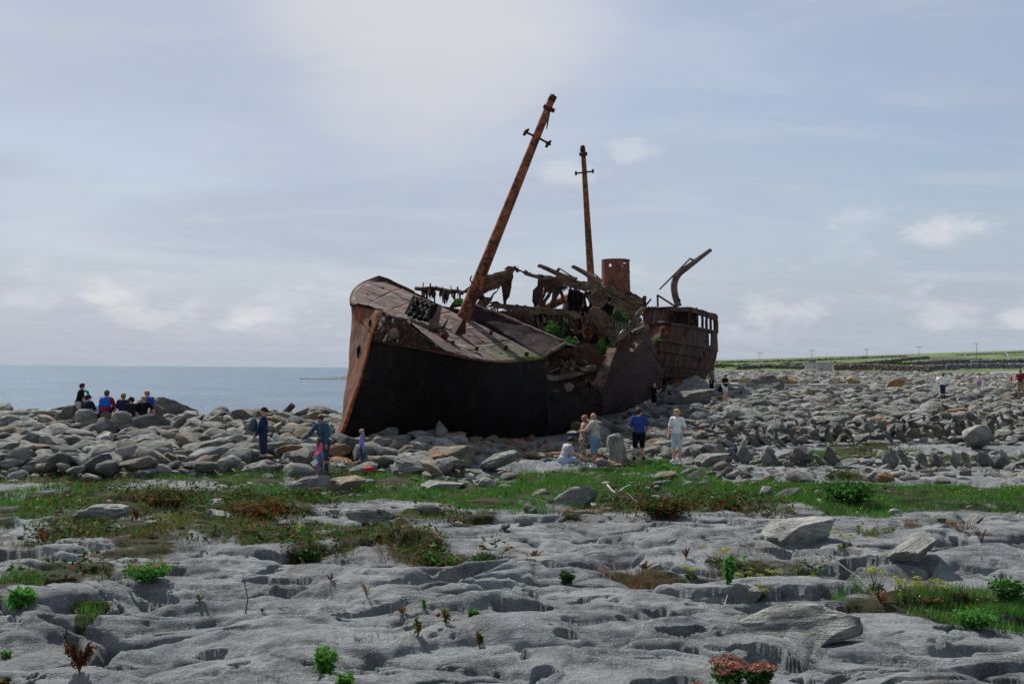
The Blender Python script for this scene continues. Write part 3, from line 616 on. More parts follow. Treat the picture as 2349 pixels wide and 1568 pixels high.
R_RED = rust('mast_rust', (.040, .018, .012), (.17, .058, .028), (.30, .13, .05), .75, (1, 1, 1), 1.9, sharp=.10)
R_MAST2 = rust('mizzen_rust', (.055, .024, .014), (.18, .070, .032), (.34, .18, .075), .6, (1, 1, .8), 1.7)
R_FUN = rust('funnel_rust', (.075, .032, .024), (.17, .068, .046), (.23, .095, .055), .6, (1, 1, 1), 1.1, (.20, .17, .15), .2)
R_WOOD = rust('rotten_planking', (.028, .018, .013), (.100, .072, .050), (.17, .125, .085), .7, (1, 1, 2.6), 1.6, (.22, .19, .15), .45, lichen=None, bump=1.)
R_STERN = rust('stern_rust', (.016, .010, .009), (.060, .031, .022), (.14, .048, .02), .5, (1, 1, .5), .8, None, 0, (UPS, (.105, .095, .10), .7), bump=.8)
R_BEAM = rust('beam_rust', (.05, .036, .032), (.13, .10, .085), (.19, .15, .11), .5)

# ---------------------------------------------------------------- ship building helpers
def origin(o):
    v = Vector((0, 0, 0))
    while o is not None: v += o.location; o = o.parent
    return np.array(v)
def put(name, V, F, mat, parent, smooth=True):
    me = np_mesh(name, np.asarray(V) - origin(parent), F, smooth); return link(name, me, mat, parent)
def resample(pts, n):
    p = np.asarray(pts, float); d = np.hypot(np.hypot(*np.diff(p[:, :2], axis=0).T), np.diff(p[:, 2])); c = np.concatenate([[0], np.cumsum(d)]); t = np.linspace(0, c[-1], n)
    return np.stack([np.interp(t, c, p[:, k]) for k in range(3)], 1)
def smoothline(pts, n):
    """Catmull-Rom through the points"""
    p = np.asarray(pts, float); p = np.concatenate([[2 * p[0] - p[1]], p, [2 * p[-1] - p[-2]]]); out = []
    for i in range(1, len(p) - 2):
        t = np.linspace(0, 1, 12, endpoint=False)[:, None]; a, b, c, d = p[i - 1], p[i], p[i + 1], p[i + 2]
        out.append(.5 * ((2 * b) + (c - a) * t + (2 * a - 5 * b + 4 * c - d) * t ** 2 + (-a + 3 * b - 3 * c + d) * t ** 3))
    out.append(p[-2:-1]); return resample(np.concatenate(out), n)
def shell(name, Gd, thick, mat, parent, noise=.0, ns=1.0, drop=None, smooth=True):
    """a plate surface from a grid of points, with real thickness; drop = mask of missing quads"""
    Gd = np.asarray(Gd, float); n, m = Gd.shape[:2]
    du = np.gradient(Gd, axis=0); dv = np.gradient(Gd, axis=1); N = np.cross(du, dv); N /= np.linalg.norm(N, axis=2)[..., None] + 1e-9
    if noise: Gd = Gd + N * (noise * n3(Gd[..., 0] * ns, Gd[..., 1] * ns, Gd[..., 2] * ns))[..., None]
    A = (Gd + N * thick / 2).reshape(-1, 3); B = (Gd - N * thick / 2).reshape(-1, 3); q = grid_faces(n, m)
    if drop is not None: q = q[~np.asarray(drop).reshape(-1)]
    k = n * m; F = [q, q[:, ::-1] + k]
    ed = {}
    for f in q:
        for i in range(4):
            a, b = int(f[i]), int(f[(i + 1) % 4])
            if (b, a) in ed: del ed[(b, a)]
            else: ed[(a, b)] = 1
    F.append(np.array([[b, a, a + k, b + k] for a, b in ed]))
    return put(name, np.concatenate([A, B]), F, mat, parent, smooth)
def ruled(a, b, m, bulge=None):
    t = np.linspace(0, 1, m)[None, :, None]; g = a[:, None] * (1 - t) + b[:, None] * t
    if bulge is not None: g = g + np.asarray(bulge) * (4 * t * (1 - t))
    return g
RR = random.Random(21)
def plate(name, pts, mat, parent, thick=.03, rag=.05, step=.22, bend=.0):
    """a torn plate: outline (3D points) with a ragged edge, real thickness"""
    p = [Vector(q) for q in pts]; out = []
    nrm = Vector((0, 0, 0))
    for i in range(len(p)): a, b = p[i], p[(i + 1) % len(p)]; nrm += Vector(((a.y - b.y) * (a.z + b.z), (a.z - b.z) * (a.x + b.x), (a.x - b.x) * (a.y + b.y)))
    nrm.normalize()
    for i in range(len(p)):
        a, b = p[i], p[(i + 1) % len(p)]; e = b - a; L = e.length; n = max(1, int(L / step)); s = e.cross(nrm).normalized() if L > 1e-6 else Vector((0, 0, 0))
        for k in range(n):
            q = a + e * (k / n)
            if rag: q = q + s * RR.gauss(0, rag) + (e.normalized() * RR.gauss(0, rag * .6) if k else Vector((0, 0, 0)))
            out.append(q)
    bm = bmesh.new(); vs = [bm.verts.new(q) for q in out]; f = bm.faces.new(vs)
    r = bmesh.ops.triangulate(bm, faces=[f], quad_method='BEAUTY', ngon_method='BEAUTY')
    bmesh.ops.subdivide_edges(bm, edges=bm.edges[:], cuts=1)
    if bend:
        for v in bm.verts: v.co += nrm * bend * float(n3(np.array([v.co.x * 1.1]), np.array([v.co.y * 1.1]), np.array([v.co.z * 1.1]))[0])
    bmesh.ops.triangulate(bm, faces=bm.faces[:])
    r = bmesh.ops.extrude_face_region(bm, geom=bm.faces[:])
    for g in r['geom']:
        if isinstance(g, bmesh.types.BMVert): g.co += nrm * thick
    bmesh.ops.recalc_face_normals(bm, faces=bm.faces[:])
    o = origin(parent)
    for v in bm.verts: v.co -= Vector(o)
    me = bpy.data.meshes.new(name); bm.to_mesh(me); bm.free(); return link(name, me, mat, parent)
def tube_geo(pts, radii, n=10, cap=True):
    p = np.asarray(pts, float); r = np.broadcast_to(radii, (len(p),)); T = np.gradient(p, axis=0); T /= np.linalg.norm(T, axis=1)[:, None]
    up = np.array([0, 0, 1.]) if abs(T[0][2]) < .9 else np.array([1., 0, 0]); V = []
    a = np.cross(T[0], up); a /= np.linalg.norm(a)
    for i in range(len(p)):
        a = a - T[i] * (a @ T[i]); a /= np.linalg.norm(a); b = np.cross(T[i], a); th = np.linspace(0, 2 * math.pi, n, endpoint=False)
        V.append(p[i] + r[i] * (np.cos(th)[:, None] * a + np.sin(th)[:, None] * b))
    V = np.concatenate(V); F = []
    for i in range(len(p) - 1):
        for k in range(n): F.append([i * n + k, i * n + (k + 1) % n, (i + 1) * n + (k + 1) % n, (i + 1) * n + k])
    F = [np.array(F)]
    if cap:
        V = np.concatenate([V, p[:1], p[-1:]]); c0, c1 = len(V) - 2, len(V) - 1
        F.append(np.array([[c0, (k + 1) % n, k] for k in range(n)] + [[c1, (len(p) - 1) * n + k, (len(p) - 1) * n + (k + 1) % n] for k in range(n)]))
    return V, F
def tube(name, pts, r, mat, parent, n=10, smooth=True, jit=0.):
    p = np.asarray(pts, float)
    if jit: p = resample(p, max(len(p), 8)); p[1:-1] += np.random.default_rng(len(p)).normal(0, jit, p[1:-1].shape)
    V, F = tube_geo(p, r, n); return put(name, V, F, mat, parent, smooth)
def beam(name, a, b, w, h, mat, parent, jit=.0):
    a = np.asarray(a, float); b = np.asarray(b, float); t = (b - a) / np.linalg.norm(b - a); s = np.cross(t, [0, 0, 1.]); s /= np.linalg.norm(s) + 1e-9; u = np.cross(s, t)
    k = 5; V = []
    for i in range(k):
        c = a + (b - a) * i / (k - 1) + (np.random.default_rng(i + int(abs(a[0]) * 50)).normal(0, jit, 3) if jit else 0)
        for x, y in ((-1, -1), (1, -1), (1, 1), (-1, 1)): V.append(c + s * x * w / 2 + u * y * h / 2)
    F = [[i * 4 + j, i * 4 + (j + 1) % 4, i * 4 + 4 + (j + 1) % 4, i * 4 + 4 + j] for i in range(k - 1) for j in range(4)] + [[3, 2, 1, 0], [(k - 1) * 4 + j for j in range(4)]]
    return put(name, V, np.array(F), mat, parent, False)
z1 = lambda x, y: (770.5 + x * .29962, 582.6 + y * .29962)
z2 = lambda x, y: (1174.5 + x * .23975, 563.8 + y * .23975)
z3 = lambda x, y: (986.6 + x * .34155, 197.3 + y * .34155)
def PP(pts, Y, f=None, gx=0., gy=0.):
    """picture points at distance Y (plus slopes, m per 100 px) -> world points"""
    q = [f(*p) if f else p for p in pts]; cx = sum(p[0] for p in q) / len(q); cy = sum(p[1] for p in q) / len(q)
    return [P(x, y, Y + gx * (x - cx) / 100 + gy * (y - cy) / 100) for x, y in q]
def P3(pts): return np.array([P(*p) for p in pts])

# ---------------------------------------------------------------- the wreck
SHIP = empty('shipwreck', tuple(P(1010, 1030, 36)), 'large rusted cargo ship wrecked on the boulders, heeling over with two leaning masts', 'shipwreck')
def build_ship():
    S = SHIP
    stem = smoothline(P3([(875, 714, 33.5), (854, 768, 33.45), (830, 861, 33.3), (809, 921, 33.1), (794, 969, 33.0), (784, 992, 32.95), (768, 1001, 32.9)]), 40)
    # --- port side of the bow, near-black, hanging over the boulders
    top = smoothline(P3([(858, 781, 33.4), (920, 792, 32.9), (980, 803, 32.9), (1025, 812, 33.0), (1075, 823, 33.4), (1130, 830, 34.4), (1190, 830, 36.0), (1246, 822, 37.6)]), 80)
    bot = smoothline(P3([(782, 1052, 33.6), (860, 1062, 34.6), (960, 1062, 35.8), (1060, 1058, 37.0), (1150, 1046, 38.2), (1240, 1022, 39.4)]), 80)
    lf = resample(P3([(858, 781, 33.4), (830, 863, 33.28), (810, 923, 33.1), (796, 969, 33.0), (788, 995, 33.0), (782, 1052, 33.6)]), 26)
    s = np.linspace(0, 1, 80)[:, None, None]; g = ruled(top, bot, 26); base = ruled(lf[:1], lf[-1:], 26)
    g = g + (lf[None] - base) * (1 - s) ** 3; t = np.linspace(0, 1, 26)[None, :, None]
    g = g + np.array([.25, -.42, -.12]) * (4 * t * (1 - t)) * sstep(.05, .5, s)
    hull = shell('port_bow_hull', g, .04, R_HULL, S, .09, 1.1)
    tube('knuckle_strake', resample(top, 60) + np.array([0, -.05, 0]), .045, R_DARK, hull, 6)
    for f in (.33, .62, .85): tube('plate_seam', g[:, int(f * 25)] + np.array([.01, -.03, 0]), .018, R_HULL, hull, 5)
    # --- starboard bow, lit from the left
    sil = smoothline(P3([(806, 695, 35.9), (807, 738, 35.9), (803, 798, 35.6), (799, 852, 35.2), (791, 906, 34.6), (784, 966, 33.9), (767, 1001, 33.1)]), 40)
    back = smoothline(P3([(869, 648, 40.3), (868, 738, 40.5), (864, 798, 40.7), (862, 852, 40.8), (856, 906, 40.6), (850, 966, 40.2), (840, 1010, 39.5)]), 40)
    cols = np.stack([stem, stem * .72 + sil * .28 + np.array([.0, -.02, 0]), stem * .40 + sil * .60 + np.array([-.01, -.03, 0]), sil, sil * .8 + back * .2 + np.array([-.02, .02, 0]), sil * .4 + back * .6, back])
    gg = np.stack([smoothline(cols[:, i], 40) for i in range(40)], 1)
    sb = shell('starboard_bow_hull', gg, .04, R_BOW, S, .035, 1.6)
    tube('stem_bar', stem, np.linspace(.045, .075, 40), R_STEM, S, 8)
    tube('rubbing_strake', P3([(807, 702, 35.75), (822, 718, 35.2), (840, 745, 34.3), (853, 766, 33.5)]), .035, R_STEM, sb, 6)
    plate('torn_keel_plate', P3([(770, 1002, 32.8), (786, 994, 32.9), (792, 1000, 32.9), (782, 1004, 32.9), (776, 1011, 32.9)]), R_STEM, S, .03, .02, .1)
    # long corroded slots and the hawse hole in the starboard bow, dark plates let into the surface
    for (pts, Y) in (([(825, 790), (829, 800), (828, 825), (822, 835), (819, 815), (820, 800)], 34.4), ([(849, 731), (853, 737), (851, 750), (846, 748), (846, 738)], 34.0), ([(829, 697), (838, 699), (836, 703), (829, 702)], 34.3)):
        plate('corroded_hole', PP(pts, Y - .12), R_HULL, sb, .03, .015, .12)
    # bulwark round the bow rail
    rb = smoothline(P3([(822, 698, 34.9), (818, 682, 35.9), (824, 666, 37.3), (840, 654, 38.6), (870, 645, 40.1)]), 40)
    rt = smoothline(P3([(806, 700, 35.6), (805, 684, 36.1), (812, 666, 37.5), (833, 649, 38.9), (870, 634, 40.2)]), 40)
    shell('bow_rail', ruled(rt, rb, 4), .05, R_BEAM, S, .0)
    tube('rail_capping', rt, .05, R_DARK, S, 6)
    beam('rail_aft_piece', P(869, 636, 40.2), P(950, 671, 41.0), .10, .16, R_DARK, S, .02); beam('rail_aft_piece', P(905, 652, 40.6), P(1000, 697, 41.2), .08, .12, R_DARK, S, .02)
    plate('rail_gap_plate', PP([(862, 643), (880, 648), (925, 667), (935, 673), (900, 664), (868, 652)], 40.0), R_DARK, S, .03, .03)
    # port bulwark with peeling paint
    bt = smoothline(P3([(875, 713, 33.45), (899, 723, 33.1), (941, 733, 32.85)]), 18); bt2 = smoothline(P3([(943, 748, 32.85), (956, 760, 32.8), (990, 783, 32.8), (1024, 806, 32.95)]), 22)
    bb = smoothline(P3([(858, 781, 33.36), (890, 787, 33.0), (920, 792, 32.85), (980, 803, 32.85), (1026, 812, 32.96)]), 40)
    bw = shell('port_bulwark', ruled(np.concatenate([bt, bt2]), bb, 10), .05, R_BULW, S, .03, 2.)
    tube('hawse_pipe', np.array([P(905, 766, 32.75) + np.array([0, -.06, 0]), P(904, 765, 33.0)]), .17, R_BEAM, bw, 14)
    tube('hawse_rim', P3([(905 + 13 * math.cos(a), 766 + 11 * math.sin(a), 32.72) for a in np.linspace(0, 6.283, 16)]), .03, R_DARK, bw, 5)
    plate('rail_lip', P3([(875, 713, 33.4), (899, 705, 33.6), (922, 716, 33.4), (942, 731, 32.9), (941, 735, 32.85), (899, 724, 33.05)]), R_DECK, S, .04, .02)
    # --- forecastle deck: plates laid over a dark under-deck
    dp = resample(P3([(875, 716, 33.5), (941, 740, 33.0), (1022, 807, 33.05), (1075, 821, 33.5), (1130, 829, 34.4), (1190, 829, 36.0), (1243, 820, 37.5)]), 61)
    ds = resample(P3([(875, 714, 33.5), (840, 699, 34.4), (815, 694, 35.3), (813, 676, 36.3), (836, 655, 38.3), (869, 642, 40.2)]), 61)
    dk = ruled(ds, dp, 61, (0, 0, .12))
    shell('under_deck', dk[::4, ::4] + np.array([0, .02, -.10]), .03, R_DARK, S)
    ed = [0, 9, 18, 28, 38, 49, 60]
    for i in range(6):
        for j in range(6):
            a0, a1, b0, b1 = ed[i], ed[i + 1], ed[j], ed[j + 1]; sub = dk[a0:a1 + 1, b0:b1 + 1].copy()
            c = sub.mean((0, 1)); sub = c + (sub - c) * .9955; sub[..., 2] += RR.uniform(-.012, .014)
            drop = None
            q = np.random.default_rng(i * 7 + j).random((sub.shape[0] - 1, sub.shape[1] - 1)); 
            drop = q < (.012 if j < 5 else .02)
            mt = R_DECKM if (i >= 4 and j == 5) else R_DECK
            shell('deck_plate', sub, .025, mt, S, .035, 1.3, drop)
    # windlass and broken fittings on the forecastle
    wl = empty('windlass', (0, 0, 0)); wl.parent = S
    o0 = origin(S)
    plate('side_frame', PP([z1(*p) for p in ((590, 312), (606, 318), (600, 345), (545, 455), (520, 462), (540, 420))], 35.6), R_BEAM, wl, .08, .015)
    plate('back_frame', PP([z1(*p) for p in ((606, 325), (700, 355), (795, 392), (780, 470), (700, 520), (640, 500), (570, 485), (540, 455))], 36.6), R_HULL, wl, .06, .04)
    for k, (xa, ya, xb, yb) in enumerate(((640, 345, 560, 470), (675, 360, 600, 490), (710, 375, 640, 500), (745, 385, 680, 510))):
        V = P3([(*z1(xa, ya), 36.1 - .08 * k), (*z1(xb, yb), 35.2 - .08 * k)]); tube('drum', resample(V, 14), .055 + .05 * np.abs(np.sin(np.arange(14) * 1.9 + k)), R_HULL, wl, 10, jit=.03)
    plate('bracket', PP([z1(*p) for p in ((783, 385), (812, 392), (806, 450), (775, 560), (745, 590), (690, 602), (712, 540))], 35.0), R_BEAM, wl, .10, .015)
    plate('bracket_foot', P3([(*z1(690, 602), 34.6), (*z1(780, 585), 34.9), (*z1(840, 560), 35.6), (*z1(830, 552), 35.9), (*z1(760, 565), 35.3)]), R_DARK, wl, .07, .01)
    b1 = plate('gusset', PP([z1(*p) for p in ((988, 497), (996, 520), (995, 604), (940, 628), (905, 640), (930, 590))], 35.8), R_DARK, S, .12, .008)
    plate('gusset_side', P3([(*z1(988, 497), 35.8), (*z1(885, 578), 36.6), (*z1(905, 640), 35.75)]), R_DARK, b1, .05, .008)
    tube('cleat', P3([(*z1(815, 575), 35.3), (*z1(850, 505), 35.6)]), .05, R_DARK, S, 6)
    for (x, y, Y, r) in ((825, 638, 34.5, .13), (885, 693, 34.2, .10), (1185, 606, 37.0, .08), (1455, 775, 37.0, .09), (1075, 728, 34.6, .07), (1300, 718, 36.6, .07)):
        c = P(*z1(x, y), Y); tube('bollard', np.array([c + np.array([0, 0, -.05]), c + np.array([.03, 0, r * 1.4])]), r, R_DARK, S, 10)
    for (xa, ya, xb, yb, Y) in ((1130, 560, 1000, 570, 37.0), (860, 718, 1090, 735, 34.3), (1100, 735, 1340, 665, 36.0), (1050, 620, 1160, 690, 36.2)):
        tube('deck_seam', P3([(*z1(xa, ya), Y - .05), (*z1(xb, yb), Y + .3)]), .018, R_DARK, S, 5)
    # --- hatch coaming aft of the forecastle
    cb = P3([(1083, 724, 39.4), (1135, 752, 39.0), (1190, 785, 38.4), (1243, 818, 37.6)]); ct = P3([(1083, 699, 39.7), (1150, 722, 39.5), (1230, 757, 39.0), (1298, 787, 38.4)])
    cmg = ruled(resample(ct, 40), resample(cb, 40), 14); cmg = np.concatenate([cmg, cmg[:, -1:] + np.array([.05, .10, -.7]), cmg[:, -1:] + np.array([.1, .2, -2.2])], 1)
    cm = shell('hatch_coaming', cmg, .05, R_PURP, S, .05, 1.5)
    tube('coaming_lip', resample(ct, 20), .07, R_BEAM, cm, 8, jit=.012); tube('coaming_lip', P3([(1298, 787, 38.35), (1243, 819, 37.5)]), .07, R_BEAM, cm, 8)
    plate('coaming_back', P3([(1083, 703, 39.9), (1298, 792, 38.6), (1345, 800, 41.5), (1130, 735, 43.)]), R_HULL, S, .04, .05)
    bkh = dk[-1]; shell('break_bulkhead', ruled(bkh + np.array([.02, .04, -.03]), bkh + np.array([.4, .8, -2.6]), 8), .05, R_DARK, S, .03, 1.2)
    fs = P3([(869, 655, 40.5), (960, 690, 42.0), (1083, 716, 44.5), (1180, 712, 47.0), (1330, 706, 50.0), (1420, 690, 53.0)]); fs = resample(fs, 50); shell('starboard_hull', ruled(fs, fs * np.array([1, 1, 0]) + np.array([0, 0, .2]), 10), .05, R_DARK, S, .1, .8)
    # --- foremast, leaning with the hull
    mb = P(1062, 732, 38.6); mt = P(1267, 224, 37.6)
    fm = tube('foremast', resample(np.array([mb, mt]), 30), np.linspace(.255, .135, 30), R_RED, S, 16)
    ax = (mt - mb) / np.linalg.norm(mt - mb)
    tube('crosstree', P3([(1207, 304, 37.6), (1233, 315, 37.75), (1258, 329, 37.6)]), .045, R_DARK, fm, 8)
    for (x, y) in ((1207, 303), (1258, 330)):
        c = P(x, y, 37.6); tube('sheave', np.array([c - ax * .14 + np.array([-.05, 0, 0]), c + ax * .05, c + ax * .13 + np.array([.06, 0, 0])]), [.05, .075, .03], R_DARK, fm, 7)
        tube('sheave', np.array([c + np.array([-.1, 0, .02]), c + np.array([.1, 0, -.04])]), .03, R_DARK, fm, 6)
    tube('masthead_block', P3([(1247, 243, 37.5), (1272, 255, 37.5)]), .085, R_DARK, fm, 8)
    tube('masthead_cap', P3([(1264, 232, 37.6), (1270, 220, 37.6)]), .15, R_DARK, fm, 10)
    tube('masthead_spike', P3([(1268, 222, 37.6), (1270, 216, 37.6)]), .03, R_DARK, fm, 6)
    tube('hanging_strap', P3([(1259, 262, 37.4), (1256, 280, 37.35), (1254, 296, 37.35)]), [.05, .04, .02], R_DARK, fm, 6)
    tube('stub', P3([(1094, 667, 38.3), (1106, 683, 37.9)]), .12, R_DARK, fm, 8)
    tube('hook', smoothline(P3([(1084, 649, 38.3), (1079, 643, 38.3), (1080, 636, 38.3), (1083, 633, 38.3)]), 10), .03, R_DARK, fm, 6)
    # --- torn starboard bulwark left of the mast
    tb = tube('torn_rail', P3([(953, 661, 43.2), (990, 661, 43.0), (1030, 667, 42.6), (1062, 672, 42.3)]), .09, R_DARK, S, 7, jit=.03)
    for k in range(22):
        x = 660 + k * 13.2 + RR.uniform(-5, 5); w = RR.uniform(10, 24); up = RR.uniform(-4, 12) if k % 4 else RR.uniform(20, 48); dn = RR.uniform(40, 130)
        if 755 < x < 790: dn *= .3
        pts = [(x, 268 - up + k * .9), (x + w * .5, 262 - up + k), (x + w, 270 + k), (x + w * RR.uniform(.6, 1.1), 270 + dn * .6), (x + w * .4 + RR.uniform(-8, 8), 270 + dn), (x + RR.uniform(-6, 4), 270 + dn * .55)]
        plate('torn_strip', PP(pts, 43.0 - k * .035 + RR.uniform(-.2, .2), z1), R_DARK if k % 3 else R_BEAM, S, .035, .03, .14)
    plate('torn_plate', PP([(860, 400), (920, 340), (975, 340), (960, 395), (900, 415)], 42.6, z1), R_DARK, S, .03, .04)
    # --- collapsed deck and beams right of the mast (apex)
    W = lambda n, pts, Y, m=R_WOOD, th=.07, rg=.045, gx=0., gy=0., f=z3, b=.06: plate(n, PP(pts, Y, f, gx, gy), m, S, th, rg, .2, b)
    W('broken_plank', [(330, 1300), (372, 1280), (470, 1246), (576, 1210), (532, 1286), (472, 1345), (400, 1385), (352, 1412), (296, 1440), (240, 1430), (300, 1360)], 42.7, R_WOOD, .06, .03)
    W('broken_plank', [(205, 1392), (270, 1338), (360, 1300), (378, 1273), (475, 1243), (483, 1262), (372, 1308), (262, 1398)], 42.2, gx=.5)
    W('broken_plank', [(372, 1305), (480, 1255), (560, 1212), (577, 1212), (524, 1288), (478, 1312), (352, 1368), (300, 1402), (330, 1350)], 42.4, gx=.5)
    W('broken_plank', [(524, 1290), (470, 1352), (372, 1492), (308, 1466), (345, 1425), (402, 1418), (442, 1366), (486, 1318)], 42.0)
    W('broken_plank', [(296, 1402), (352, 1368), (392, 1352), (352, 1412), (310, 1444), (285, 1440)], 41.8, R_DARK)
    W('ridge_beam', [(498, 1232), (524, 1203), (575, 1207), (622, 1236), (680, 1258), (735, 1272), (812, 1268), (840, 1278), (842, 1294), (735, 1290), (676, 1277), (610, 1252), (572, 1228), (545, 1225)], 43.2, R_BEAM, .12, .03)
    W('torn_plate', [(482, 1338), (505, 1290), (552, 1242), (555, 1318), (530, 1382), (512, 1482), (490, 1476), (504, 1392)], 43.0, R_DARK, .04)
    W('torn_plate', [(560, 1215), (590, 1222), (600, 1246), (582, 1252)], 43.1, R_DARK, .04, .02)
    W('broken_plank', [(420, 1440), (520, 1475), (640, 1500), (640, 1512), (500, 1495), (400, 1462)], 43.4, R_DARK, .1)
    for (x, y) in ((585, 1478), (640, 1482)): W('rail_stub', [(x - 8, y - 14), (x + 8, y - 10), (x + 14, y + 24), (x - 14, y + 24)], 42.8, R_DARK, .05, .01)
    # long broken ledge in front
    W('deck_ledge', [(-330, 570), (-180, 572), (0, 588), (130, 600), (330, 618), (560, 638), (732, 655), (728, 690), (600, 664), (380, 652), (180, 662), (0, 622), (-200, 600)], 41.8, R_WOOD, .14, .06, -.3, 0, z2)
    W('deck_ledge', [(-330, 585), (-180, 596), (0, 625), (150, 650), (190, 690), (180, 760), (60, 690), (-120, 640), (-300, 610)], 41.6, R_DARK, .10, .08, -.3, 0, z2)
    # torn plate cluster with ribs
    W('torn_plate', [(190, 560), (212, 430), (252, 330), (262, 296), (330, 306), (300, 420), (262, 520), (240, 604), (200, 606)], 44.0, R_DARK, .05, .06, 0, 0, z2)
    W('torn_plate', [(330, 300), (400, 300), (482, 366), (470, 400), (430, 380), (390, 430), (372, 480), (350, 432), (320, 440), (300, 418)], 44.0, R_DARK, .05, .05, 0, 0, z2)
    for (a, b, w) in (((318, 420), (252, 606), .16), ((356, 440), (288, 612), .14), ((476, 380), (372, 576), .16), ((432, 400), (392, 560), .20), ((456, 420), (522, 612), .13), ((520, 500), (498, 632), .12), ((492, 392), (405, 500), .10)):
        beam('broken_rib', P(*z2(*a), 44.2), P(*z2(*b), 43.6), w, w * .6, R_DARK, S, .03)
    W('torn_plate', [(385, 440), (440, 420), (425, 500), (400, 560), (376, 570)], 44.1, R_BEAM, .04, .04, 0, 0, z2)
    tube('fallen_pipe', P3([(*z2(540, 488), 45.6), (*z2(420, 548), 45.0), (*z2(290, 616), 44.6)]), .17, R_RED, S, 10)
    W('bulkhead', [(545, 400), (640, 420), (700, 455), (735, 470), (700, 520), (672, 575), (725, 620), (640, 640), (522, 634), (530, 520)], 44.6, R_HULL, .06, .05, 0, 0, z2)
    W('torn_plate', [(700, 560), (735, 590), (800, 600), (790, 640), (640, 640), (690, 600)], 44.9, R_DARK, .05, .05, 0, 0, z2)
    # broken bridge deck: slabs meeting in a V
    W('bridge_deck_slab', [(388, 312), (480, 284), (600, 318), (740, 348), (960, 390), (1110, 462), (1272, 545), (1256, 604), (1180, 585), (1100, 560), (900, 452), (700, 436), (560, 400), (470, 366)], 45.9, R_WOOD, .10, .04, .5, 0, z2)
    W('bridge_deck_slab', [(385, 305), (440, 288), (490, 292), (560, 332), (740, 358), (800, 372), (900, 388), (800, 440), (742, 432), (640, 400), (560, 386), (460, 352), (398, 332)], 44.4, R_WOOD, .16, .05, .2, 0, z2)
    W('bridge_deck_slab', [(800, 372), (960, 394), (1000, 402), (1100, 468), (1200, 500), (1262, 538), (1292, 572), (1255, 576), (1150, 540), (1080, 520), (1000, 488), (900, 432), (820, 430)], 45.2, R_WOOD, .16, .06, .6, 0, z2)
    W('bridge_deck_slab', [(692, 458), (742, 440), (820, 440), (890, 470), (930, 520), (870, 540), (862, 600), (770, 600), (790, 560)], 44.2, R_WOOD, .12, .06, 0, .5, z2)
    W('bridge_deck_slab', [(770, 598), (850, 590), (905, 640), (958, 740), (1000, 850), (992, 936), (930, 892), (850, 812), (720, 690), (745, 640)], 43.6, R_WOOD, .12, .05, 0, .5, z2)
    W('bridge_deck_slab', [(868, 440), (1000, 492), (1092, 552), (1180, 588), (1205, 600), (1160, 690), (1080, 800), (1010, 850), (968, 770), (930, 690), (990, 640), (985, 590), (930, 560), (960, 520), (900, 480)], 44.9, R_WOOD, .10, .05, .5, -.2, z2)
    W('bridge_deck_slab', [(1292, 572), (1294, 596), (1212, 722), (1092, 862), (992, 938), (1000, 880), (1080, 806), (1190, 655), (1252, 574)], 44.3, R_BEAM, .16, .04, .6, -.3, z2)
    W('broken_plank', [(860, 356), (862, 372), (800, 448), (752, 482), (745, 470), (800, 400)], 44.0, R_BEAM, .10, .02, 0, 0, z2)
    W('void_backing', [(725, 470), (900, 440), (1180, 560), (1020, 850), (900, 780), (760, 640)], 46.4, R_HULL, .06, .05, .6, 0, z2)  # added black sheet that makes the gaps between the slabs read dark
    W('torn_plate', [(1100, 436), (1180, 470), (1250, 505), (1268, 478), (1285, 482), (1280, 545), (1200, 512), (1105, 470)], 45.6, R_DARK, .05, .05, 0, 0, z2)
    for (a, b) in (((1262, 480), (1280, 580)), ((1330, 508), (1262, 590))): beam('broken_rib', P(*z2(*a), 45.5), P(*z2(*b), 45.4), .09, .06, R_DARK, S)
    # void under the ledge: an added black sheet for its darkness, stanchions and a lower floor
    W('void_backing', [(150, 600), (740, 640), (830, 760), (930, 880), (920, 990), (500, 1000), (240, 800)], 46.2, R_HULL, .06, .02, .3, 0, z2)
    for (a, b, w, m) in (((620, 700), (606, 920), .16, R_DARK), ((748, 740), (700, 915), .20, R_DARK), ((672, 690), (690, 890), .12, R_RED), ((560, 800), (640, 830), .10, R_BEAM), ((640, 818), (660, 822), .14, R_BEAM), ((700, 830), (900, 850), .12, R_DARK), ((250, 690), (300, 860), .14, R_DARK), ((400, 700), (420, 860), .12, R_DARK)):
        beam('inner_stanchion', P(*z2(*a), 44.6), P(*z2(*b), 44.2), w, w * .7, m, S, .02)
    W('inner_plate', [(740, 760), (790, 740), (770, 860), (720, 930), (700, 915)], 44.3, R_RED, .04, .04, 0, 0, z2)
    W('lower_floor', [(470, 1060), (560, 960), (720, 930), (905, 950), (992, 985), (900, 1080), (800, 1180), (640, 1120)], 42.6, R_DARK, .08, .05, .3, -1.2, z2)
    for (a, b, w) in (((520, 1062), (792, 1172), .20), ((560, 1040), (800, 1130), .12), ((640, 1000), (880, 1080), .12), ((505, 1000), (640, 930), .14)): beam('floor_beam', P(*z2(*a), 41.4), P(*z2(*b), 41.6), w, w * .7, R_DARK, S, .02)
    # slope-edged opening with its worn rim
    rim = smoothline(P3([(*z2(330, 1110), 38.8), (*z2(293, 1160), 38.5), (*z2(298, 1225), 38.4), (*z2(340, 1262), 38.6), (*z2(420, 1262), 39.2), (*z2(560, 1232), 40.1), (*z2(690, 1192), 41.0), (*z2(785, 1165), 41.6)]), 34)
    tube('opening_rim', rim, np.linspace(.11, .17, 34), R_BEAM, S, 9)
